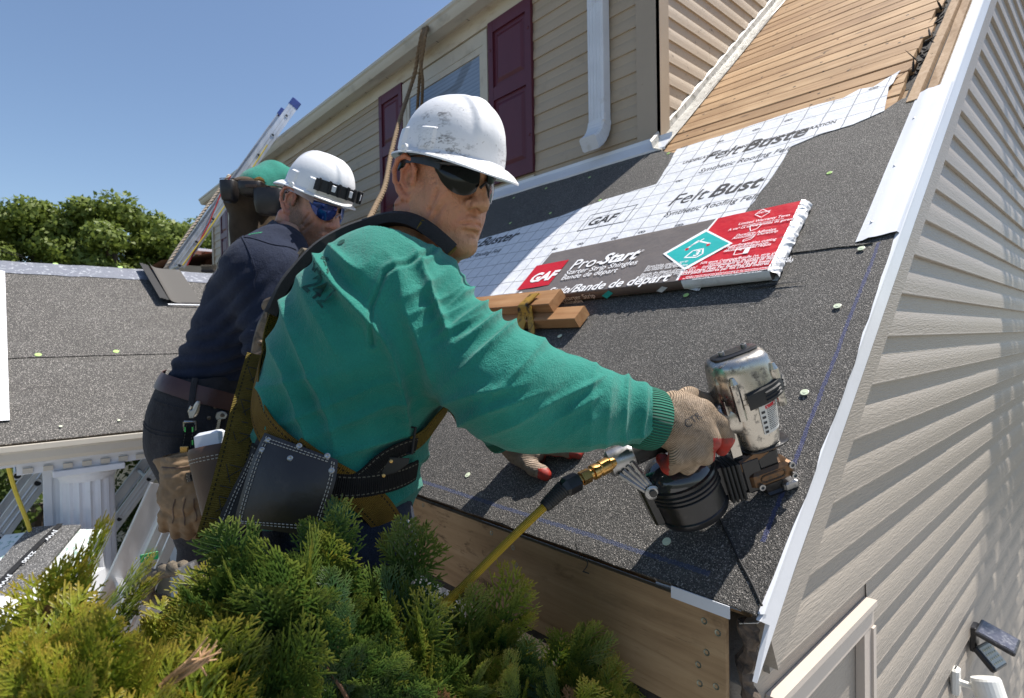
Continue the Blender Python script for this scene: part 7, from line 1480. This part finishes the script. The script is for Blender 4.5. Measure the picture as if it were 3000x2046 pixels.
# ---- pocket knife clipped to the pocket
c, n_, i, d = TJ.ray_cast(Vector(CAM), Vector(nrm(ray(648, 1235)))); kd = (np.array(c)-CAM)@CF-.012
kp = lambda a_, b_, o_=0: at(a_, b_, kd-o_)
kn_ = thing('pocket_knife', 'steel pocket knife clipped in the jeans pocket of the bearded man', 'knife', kp(640, 1270))
def slab2(pts, d_, th, name, mat, parent): return slab(pts, d_, th, name, mat, parent)
slab2([(629, 1222), (634, 1208), (648, 1204), (662, 1208), (667, 1218), (660, 1228), (648, 1230), (634, 1232)], kd, .008, 'handle', m_steel, kn_); slab2([(638, 1228), (648, 1228), (642, 1258), (636, 1276), (629, 1277), (627, 1268), (634, 1250)], kd-.004, .0025, 'clip', m_chrome, kn_)
G().lathe(kp(651, 1217, .001), nrm(CAM-kp(651, 1217)), [(.006, 0), (.006, .003), (.003, .004), (.001, .002)], 12).ob('pivot', m_hook, kn_)
# ---- leather gloves hung from the belt loop
dg = 1.52; GLV = thing('work_gloves', 'pair of tan leather work gloves hanging from a belt loop by a black lanyard', 'gloves', at(545, 1330, dg))
ca = lambda a_, b_, o_=0.: at(a_, b_, dg+.03-o_)
G().tube(smooth_path([ca(565, 1215), ca(572, 1190), ca(582, 1178), ca(580, 1200), ca(574, 1215), ca(562, 1222), ca(555, 1205), ca(562, 1190)], 4), .0042, 8).ob('carabiner', m_chrome, GLV); slab([(552, 1205), (566, 1200), (580, 1176), (584, 1184), (576, 1206), (566, 1226), (554, 1226)], dg+.02, .006, 'carabiner_gate', m_steel, GLV)
G().tube([ca(540, 1236), ca(572, 1236), ca(572, 1260), ca(540, 1260), ca(540, 1236)], .0035, 6).ob('swivel', m_chrome, GLV)
free_strap([(557, 1244, dg+.02), (553, 1270, dg+.015), (548, 1300, dg+.01), (546, 1312, dg)], .024, .005, 'lanyard', m_bweb, GLV, 5)
m_lime = M('lime_thread', (.10, .55, .10), .6, .1, 40)
for b_ in (1252, 1290):
    for a_ in (-12, 10): free_strap([(554+a_, b_, dg+.008), (554+a_, b_+14, dg+.006)], .0035, .002, 'green_stripe', m_lime, GLV, 2)
G().cbox(at(540, 1318, dg-.008), CR, CU, CF, .022, .018, .006, .3).ob('brass_clip', m_brass, GLV)
def glv(off, dz, mat, spread):
    q = lambda a_, b_, z_=0.: at(a_+off[0], b_+off[1], dg+dz+z_); P_ = [([q(538, 1350), q(540, 1400), q(545, 1460)], [.052, .050, .052], .03), ([q(510, 1455), q(575, 1465)], [.036, .036], .03)]
    for (bx, by), (tx, ty), r in (((503, 1470), (482, 1545), .020), ((530, 1480), (516, 1562), .021), ((556, 1480), (552, 1565), .021), ((580, 1470), (590, 1548), .019)): P_.append(([q(bx, by, -.012), q((bx+tx)/2-4*spread, (by+ty)/2, -.016), q(tx, ty, .004)], [r, r*.98, r*.82], .004))
    P_.append(([q(585, 1410, .01), q(606, 1450, .015), q(612, 1490, .02)], [.026, .024, .018], .015)); c_ = q(545, 1450); v_, f_, n_ = glove(P_, c_-.21, c_+.21, None, None, None, .0042, disp=.003)
    cc = v_[f_].mean(1); ax_ = nrm(q(545, 1460)-q(536, 1340)); v_ = v_+n_*(.0025*(np.abs(np.sin(((v_-q(536, 1340))@ax_)*190+vnoise(v_*30)*2))-.5)*(((v_-q(536, 1340))@ax_) < .05)*1.)[:, None]; f_ = f_[~(((cc-q(536, 1345))@ax_) < -.012)]; o = mob('glove', v_, f_, mat, GLV, True)
    # turned cuff
    ra = .054; xh = nrm(CR-ax_*(CR@ax_)); yh = np.cross(ax_, xh); P = []
    for i in range(33): a_ = 2*math.pi*i/32; r_ = 1.18+.05*math.sin(a_*3); o_ = xh*math.cos(a_)*ra*r_*1.02+yh*math.sin(a_)*ra*.62*r_; cq = q(530, 1342)+xh*0; P.append([cq+o_*.84+ax_*.035, cq+o_*.97+ax_*.012, cq+o_*1.06-ax_*.008+CU*.01*math.cos(a_), cq+o_*1.0-ax_*.014+CU*.01*math.cos(a_), cq+o_*.9+ax_*.0])
    autosmooth(G().loft(P, caps=False, closed=False).ob('glove_cuff', mat, o), 60); return o, v_, f_
g1, v1, f1_ = glv((22, -4), .045, m_tanl, 0); g2, v2_, f2_ = glv((0, 0), 0., m_tanl, 1); TG = bvh(v2_, f2_)
for pth in ([(515, 1462, dg-.05), (505, 1500, dg-.05), (500, 1540, dg-.05)], [(543, 1462, dg-.05), (535, 1500, dg-.05), (535, 1550, dg-.05)], [(568, 1460, dg-.05), (570, 1500, dg-.05), (573, 1545, dg-.05)], [(478, 1370, dg-.04), (520, 1374, dg-.05), (575, 1362, dg-.05)]): drape(pth, .003, .001, TG, 'seam', m_brownl, g2, 6, .0006)
drape([(558, 1385, dg-.05), (560, 1412, dg-.05)], .016, .0012, TG, 'glove_label', m_bweb, g2, 4, .001)
# ---- thick rope looped by the knee
rcoil = tag(rope('rope_coil', [at(500, 1770, 1.52), at(430, 1750, 1.50), at(440, 1700, 1.48), at(480, 1672, 1.46), at(530, 1665, 1.43), at(575, 1690, 1.42), at(590, 1730, 1.42), at(600, 1790, 1.44)], .021, m_rope3, None, strands=3, pitch=6), 'thick frayed grey brown rope looped beside the knee above the bush', 'rope')
G().tube([at(545, 1655, 1.405), at(560, 1690, 1.405)], [.024, .024], 14).ob('rope_grip', m_steel, rcoil)

# ================================================================== THIRD ROOFER (bent over, far)
D3 = 5.0; p3 = lambda a_, b_, o_=0.: at(a_, b_, D3+o_)
b = SDF(p3(740, 560)-[1.2, 1., 1.6], p3(740, 560)+[1.3, 1.4, .9], .022); m_br = cloth('brown_work_trousers', (.05, .035, .022), (.10, .07, .045), 6)
hp3 = [p3(722, 590), p3(775, 592, .2)]; roofz = lambda P: np.array([P[0], P[1], math.tan(TH)*P[1]+.06]); ft3 = [roofz(p3(735, 700, -.1)), roofz(p3(800, 700, .1))]
for i in (0, 1): kn = (hp3[i]+ft3[i])/2-EY*.06; b.cap(hp3[i], kn, .11, .08, .05); b.cap(kn, ft3[i], .075, .05, .03); b.cap(ft3[i], ft3[i]+EY*.16+EZ*.14, .05, .04, .02)
b.cap(hp3[0]+EZ*.03, hp3[1]+EZ*.03, .135, .135, .06); sp3 = [p3(752, 560, .1), p3(800, 535, .3), p3(860, 545, .5)]; b.chain(sp3, [.14, .145, .13], .06); nk = p3(905, 575, .6); b.cap(sp3[2], nk, .08, .06, .04); b.ell(nk+nrm(nk-sp3[2])*.12, (.10, .09, .11), .03)
hd3 = nk+nrm(nk-sp3[2])*.12
for q_ in (-1, 1):
    sh_ = p3(858, 550, .5+q_*.17); el_ = sh_-EZ*.26+EY*.05; wr_ = el_-EZ*.20+EY*.16; b.cap(sh_, el_, .06, .048, .04); b.cap(el_, wr_, .045, .034, .03); b.cap(wr_, wr_-EZ*.07+EY*.03, .036, .03, .02)
    for kf in range(4): o_ = wr_-EZ*.09+EY*.035+EX*(kf-1.5)*.022; b.cap(o_, o_-EZ*.07+EY*.01, .013, .009, .005)
    b.cap(wr_-EZ*.04, wr_-EZ*.08-EX*.05*q_, .014, .011, .01)
bV, bF = b.mesh(); man3 = mob('person', bV, bF, m_skin1, None, True, org=[bV[:, 0].mean(), bV[:, 1].mean(), bV[:, 2].min()]); set_attr(man3, 'hairmask', np.zeros(len(bV))); set_attr(man3, 'redmask', np.zeros(len(bV)))
tag(man3, 'far roofer in a green shirt bent over on the roof with a black tool belt', 'person', 'roofers at work')
s = SDF(p3(740, 560)-[1.2, 1., 1.6], p3(740, 560)+[1.3, 1.4, .9], .02); s.chain([p3(752, 548, .1), p3(800, 527, .3), p3(858, 540, .5)], [.16, .165, .15], .06)
for q_ in (-1, 1): sh_ = p3(858, 550, .5+q_*.17); s.cap(sh_, sh_-EZ*.22+EY*.04, .085, .075, .05)
v_, f_ = s.mesh(); n_ = vnormals(v_, f_); v_ = v_+n_*(.012*vnoise(v_*7))[:, None]; shirt3 = mob('shirt', v_, f_, m_shirt, man3, True); T3 = bvh(v_, f_)
s = SDF(p3(740, 560)-[1.2, 1., 1.6], p3(740, 560)+[1.3, 1.4, .9], .02); s.cap(hp3[0]+EZ*.03, hp3[1]+EZ*.03, .185, .185, .06)
for i in (0, 1): kn = (hp3[i]+ft3[i])/2-EY*.06; s.cap(hp3[i], kn, .135, .10, .05); s.cap(kn, ft3[i]+EZ*.05, .095, .08, .03)
v_, f_ = s.mesh(); n_ = vnormals(v_, f_); v_ = v_+n_*(.014*vnoise(v_*6))[:, None]; mob('trousers', v_, f_, m_br, man3, True)
h3 = G().lathe(hd3, nrm(hd3-nk), [(.135, -.01), (.13, .0), (.12, .05), (.09, .10), (.04, .13), (.003, .135)], 20).ob('hard_hat', m_hat2, man3, True)
for pth, w_ in (([(722, 540, 4.7), (745, 505, 4.7), (790, 488, 4.7), (830, 500, 4.7)], .05), ([(785, 488, 4.7), (815, 520, 4.7), (832, 575, 4.7)], .05), ([(722, 515, 4.7), (770, 500, 4.7), (810, 485, 4.7)], .05)): drape(pth, w_, .012, T3, 'harness', m_gold, man3, 6, .006)
def pch(cx_, cy_, w_, h_, off, nm='tool_pouch'):
    c = p3(cx_, cy_, off); g = G(); rings = []
    for f, k_ in ((0, 1.0), (.05, 1.06), (.5, 1.0), (.9, .85), (1., .6)): o_ = c-CU*h_*f; rings.append([o_+CR*w_/2*k_*math.copysign(abs(math.cos(a_))**.6, math.cos(a_))+CF*.07*k_*math.copysign(abs(math.sin(a_))**.6, math.sin(a_)) for a_ in np.arange(16)*2*math.pi/16])
    o = autosmooth(g.loft(rings).ob(nm, m_leather, man3), 50); G().loft([[p+CU*.006 for p in rings[0]], [p+CU*.012+(p-c)*.04 for p in rings[0]]], caps=False).ob('pouch_rim', m_brownl, o); return o
pch(673, 533, .13, .17, -.30); pch(738, 536, .20, .11, -.34); pch(790, 556, .24, .21, -.36); pch(826, 575, .14, .16, -.25); G().cbox(p3(735, 545, -.425), CR, CU, CF, .09, .022, .006, .2).ob('brown_patch', m_brownl, man3)
G().loft([[p3(a_, b_, -.18), p3(a_, b_+16, -.18), p3(a_, b_+16, .0), p3(a_, b_, .0)] for a_, b_ in ((655, 530), (700, 528), (760, 535), (835, 565))]).ob('tool_belt', m_suede, man3)
for a_ in (0, 8): G().tube([p3(838+a_*.6, 548, -.27), p3(832+a_, 585, -.28)], .014, 8).ob('screwdriver', M('orange_handle', (.65, .22, .02), .4, .1, 10) if 'orange_handle' not in bpy.data.materials else bpy.data.materials['orange_handle'], man3)
# ================================================================== ARBORVITAE BUSH IN FRONT
def spray_template(r_):
    """flat feathery fan of scaly cords in the x-z plane, length 1"""
    V, Fq, tipv = [], [], []
    def cord(p, d, L, w, seg, t0, t1, curl):
        p = np.array(p, float); n = np.array([0, 1., 0]); base = len(V)
        for i in range(seg+1):
            f = i/seg; dd = nrm(np.array([d[0]+curl*f, d[1]*0+.25*math.sin(f*2)*0, d[2]])); sd = np.cross(dd, n); ww = w*(1-.65*f); q_ = p.copy(); hump = .35*ww
            for k_, o_ in ((0, -1), (1, 0), (2, 1)): V.append(q_+sd*ww*o_+n*(hump if k_ == 1 else -hump*.4)); tipv.append(t0+(t1-t0)*f)
            p = p+dd*L/seg
        for i in range(seg):
            for k_ in (0, 1): a = base+i*3+k_; Fq.append([a, a+1, a+4, a+3])
        return p
    main = [np.array([0, 0, 0.])]; d = np.array([0, 0, 1.]); nseg = 9
    for i in range(nseg): d = nrm(d+np.array([r_.normal(0, .05), 0, 0])); main.append(main[-1]+d/nseg)
    for i in range(nseg):
        cord(main[i], main[i+1]-main[i], 1/nseg*1.05, .016*(1-.5*i/nseg), 1, i/nseg*.6, (i+1)/nseg*.6, 0)
        for sd in (-1, 1):
            f = (i+.5*(sd > 0)+.2)/nseg; L = (.46*math.sin(math.pi*(f*.80+.16))+.06)*r_.uniform(.75, 1.1); an = math.radians(r_.uniform(34, 50)); dd = nrm((main[i+1]-main[i])*math.cos(an)/np.linalg.norm(main[i+1]-main[i])+np.array([sd, 0, 0])*math.sin(an)); y0 = r_.normal(0, .03)
            p0 = main[i]*.6+main[i+1]*.4; ns = 4 if L > .25 else 3; dd = nrm(dd+np.array([0, y0*2, 0])); cord(p0, dd, L, .019, 3, f*.6, min(1, f*.6+.55), -.25*sd)
            for k_ in range(1, ns+1):
                for s2 in (-1, 1):
                    if r_.random() < .22: continue
                    g_ = k_/(ns+.6); a2 = math.radians(r_.uniform(28, 44)); c_, s_ = math.cos(a2*s2), math.sin(a2*s2); d2 = np.array([dd[0]*c_+dd[2]*s_, dd[1], -dd[0]*s_+dd[2]*c_]); cord(p0+dd*L*g_*.95+np.array([-.12*sd*g_*g_*L, 0, 0]), d2, L*.40*(1.15-g_)*r_.uniform(.7, 1.2)+.02, .0175, 1, f*.6+.3*g_, min(1, f*.5+.35+.5*g_), 0)
    cord(main[-1], d, .10, .017, 2, .7, 1, 0)
    return np.array(V), np.array(Fq), np.array(tipv)
TPL = [spray_template(rng) for _ in range(6)]
SX = np.array([-160, 0, 60, 120, 185, 250, 330, 400, 450, 520, 600, 660, 720, 800, 880, 960, 1010, 1060, 1130, 1185, 1240, 1300, 1370, 1440, 1500, 1560, 1650, 1735, 1790, 1830])
SY = np.array([1700, 1690, 1640, 1590, 1575, 1660, 1680, 1700, 1740, 1720, 1690, 1640, 1580, 1545, 1520, 1500, 1560, 1600, 1600, 1570, 1690, 1790, 1745, 1760, 1740, 1830, 1840, 1810, 1860, 1960])
SY = SY+np.interp(SX, [-160, 300, 700, 1250, 1830], [230, 230, 170, 150, 130])
SY = SY+np.interp(SX, [-160, 60, 200, 300, 480], [110, 90, 30, 50, 45])
SD = np.interp(SX, [-160, 200, 700, 1000, 1300, 1800], [.52, .56, .72, .80, .92, 1.08])
PV, PF, PT, PR, nvt = [], [], [], [], 0
tw = G()
bcen = at(700, 2500, .85)
def plume(px_, py_, d_, L, n, lean, dead=0.):
    """one branch tip carrying sprays on both sides"""
    global nvt
    tip = at(px_, py_, d_); out = nrm(CU*1.0+CR*lean+rng.normal(0, .22, 3)+nrm(CAM-tip)*rng.uniform(-.25, .5)); root = tip-out*L*1.9+np.array([rng.normal(0, .01), rng.normal(0, .01), -.01]); mid = (tip+root)/2+rng.normal(0, .012, 3)
    ax_ = smooth_path([root, mid, tip-out*L*.3], 5); tw.tube(ax_, list(np.linspace(.0034, .0012, len(ax_))), 5)
    pl = nrm(np.cross(out, nrm(CAM-tip)+rng.normal(0, .55, 3)))           # fan width direction
    rnd = np.clip(rng.random()*.75+.45*(px_ < 620)+.1*(px_ > 1200)-.25*(700 < px_ < 1250), 0, 1)  # left plumes tinted yellower to paint in sunlight, middle plumes greener
    for i in range(n):
        f = i/(n-1) if n > 1 else 1; p = ax_[int((len(ax_)-1)*(.25+.75*f))]; sd = (-1)**i; an = math.radians(rng.uniform(18, 62)*(1-f*.75)); z = nrm(out*math.cos(an)+pl*sd*math.sin(an)+rng.normal(0, .12, 3)); y = nrm(np.cross(z, pl)+rng.normal(0, .35, 3)); x = nrm(np.cross(y, z)); y = np.cross(z, x)
        Ls = L*rng.uniform(.75, 1.25)*(.8+.35*f); v, fq, tp_ = TPL[rng.integers(0, 6)]; bend = v.copy(); bend[:, 1] += .18*v[:, 2]**2*rng.uniform(-1, .4); W_ = p+(bend[:, :1]*x+bend[:, 1:2]*y+bend[:, 2:3]*z)*Ls
        PV.append(W_); PF.append(fq+nvt); PT.append(tp_); PR.append(np.full(len(v), np.clip(rnd+rng.normal(0, .12), 0, 1) if rng.random() > dead else 2.)); nvt += len(v)
for i in range(len(SX)-1):                                               # plumes along the outline
    for f in (0, .5):
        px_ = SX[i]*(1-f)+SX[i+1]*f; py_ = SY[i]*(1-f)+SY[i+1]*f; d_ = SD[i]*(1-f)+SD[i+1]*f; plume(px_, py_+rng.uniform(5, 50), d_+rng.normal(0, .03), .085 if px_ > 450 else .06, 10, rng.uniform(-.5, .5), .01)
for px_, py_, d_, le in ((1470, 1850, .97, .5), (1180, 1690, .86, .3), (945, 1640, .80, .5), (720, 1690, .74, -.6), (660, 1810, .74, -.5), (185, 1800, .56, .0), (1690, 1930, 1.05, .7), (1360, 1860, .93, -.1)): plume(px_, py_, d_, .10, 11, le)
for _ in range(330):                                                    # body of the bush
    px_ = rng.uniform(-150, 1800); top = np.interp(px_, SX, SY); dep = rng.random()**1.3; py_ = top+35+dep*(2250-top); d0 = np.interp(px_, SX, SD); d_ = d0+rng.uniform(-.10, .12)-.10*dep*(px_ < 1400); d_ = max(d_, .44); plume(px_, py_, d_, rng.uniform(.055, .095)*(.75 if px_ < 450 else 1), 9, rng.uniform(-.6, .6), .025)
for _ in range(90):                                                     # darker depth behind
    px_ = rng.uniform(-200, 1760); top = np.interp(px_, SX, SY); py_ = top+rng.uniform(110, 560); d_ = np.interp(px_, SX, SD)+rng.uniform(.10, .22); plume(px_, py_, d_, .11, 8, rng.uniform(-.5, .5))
V = np.concatenate(PV); Fq = np.concatenate(PF); tipv = np.concatenate(PT); rv = np.concatenate(PR)
bush = thing('arborvitae_bush', 'feathery green arborvitae bush with yellow tips filling the lower left foreground', 'bush', np.array([bcen[0], bcen[1], -2.6]))
mt, t, b = nodes('arborvitae_scale_leaves'); a1 = N(t, 'Attribute'); a1.attribute_name = 'tip'; a2 = N(t, 'Attribute'); a2.attribute_name = 'tint'; v = coords(t)
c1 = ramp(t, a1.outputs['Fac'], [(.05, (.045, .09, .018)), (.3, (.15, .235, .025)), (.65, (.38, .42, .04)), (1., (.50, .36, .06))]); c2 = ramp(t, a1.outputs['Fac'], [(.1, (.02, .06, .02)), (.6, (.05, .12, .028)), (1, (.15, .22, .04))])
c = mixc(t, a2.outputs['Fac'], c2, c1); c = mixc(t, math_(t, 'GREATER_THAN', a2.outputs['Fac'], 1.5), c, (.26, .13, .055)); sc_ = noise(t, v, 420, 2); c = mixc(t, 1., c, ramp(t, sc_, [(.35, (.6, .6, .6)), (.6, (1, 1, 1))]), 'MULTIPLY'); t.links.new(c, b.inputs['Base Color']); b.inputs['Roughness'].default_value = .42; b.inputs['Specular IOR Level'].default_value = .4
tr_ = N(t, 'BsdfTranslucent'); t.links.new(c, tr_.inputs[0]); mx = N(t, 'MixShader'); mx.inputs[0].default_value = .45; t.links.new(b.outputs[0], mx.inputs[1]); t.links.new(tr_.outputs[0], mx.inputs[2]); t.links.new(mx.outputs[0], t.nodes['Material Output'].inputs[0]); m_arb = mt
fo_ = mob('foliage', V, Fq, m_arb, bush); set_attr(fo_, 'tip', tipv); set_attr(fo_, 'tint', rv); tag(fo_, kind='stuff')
m_twig = M('red_brown_twig', (.14, .07, .04), .7, .3, 30, .001, 120); tag(tw.ob('branches', m_twig, bush), kind='stuff')
bx_ = ORG[bush.name]; G().tube(smooth_path([bx_, bx_+EZ*.9+[.05, 0, 0], bx_+EZ*1.7, at(700, 2200, .85)], 4), list(np.linspace(.06, .02, 13)), 10).ob('trunk', m_bark, bush, True)
for px_, py_, d_ in ((300, 2080, .60), (900, 2150, .78), (1350, 2150, .92), (1600, 2120, 1.0)): p = at(px_, py_, d_); G().tube(smooth_path([bx_+EZ*1.5, (bx_+EZ*1.7+p)/2-EZ*.1, p], 5), list(np.linspace(.022, .006, 11)), 8).ob('limb', m_bark, bush, True)
# dead brown sprig lying on the bush
g = G(); p0 = at(480, 2010, .50)
for k_ in range(14): q_ = at(610+rng.normal(0, 22), 1905+rng.normal(0, 25), .50+rng.normal(0, .006)); g.tube(smooth_path([p0+rng.normal(0, .002, 3), at(560+rng.normal(0, 10), 1950+rng.normal(0, 8), .49), q_], 4), list(np.linspace(.0022, .0005, 9)), 5)
tag(g.ob('dead_sprig', M('dry_tan_bark', (.42, .25, .13), .8, .25, 40, .001, 100)), 'dry tan dead sprig lying on the bush at lower left', 'twig')
bpy.context.view_layer.update()
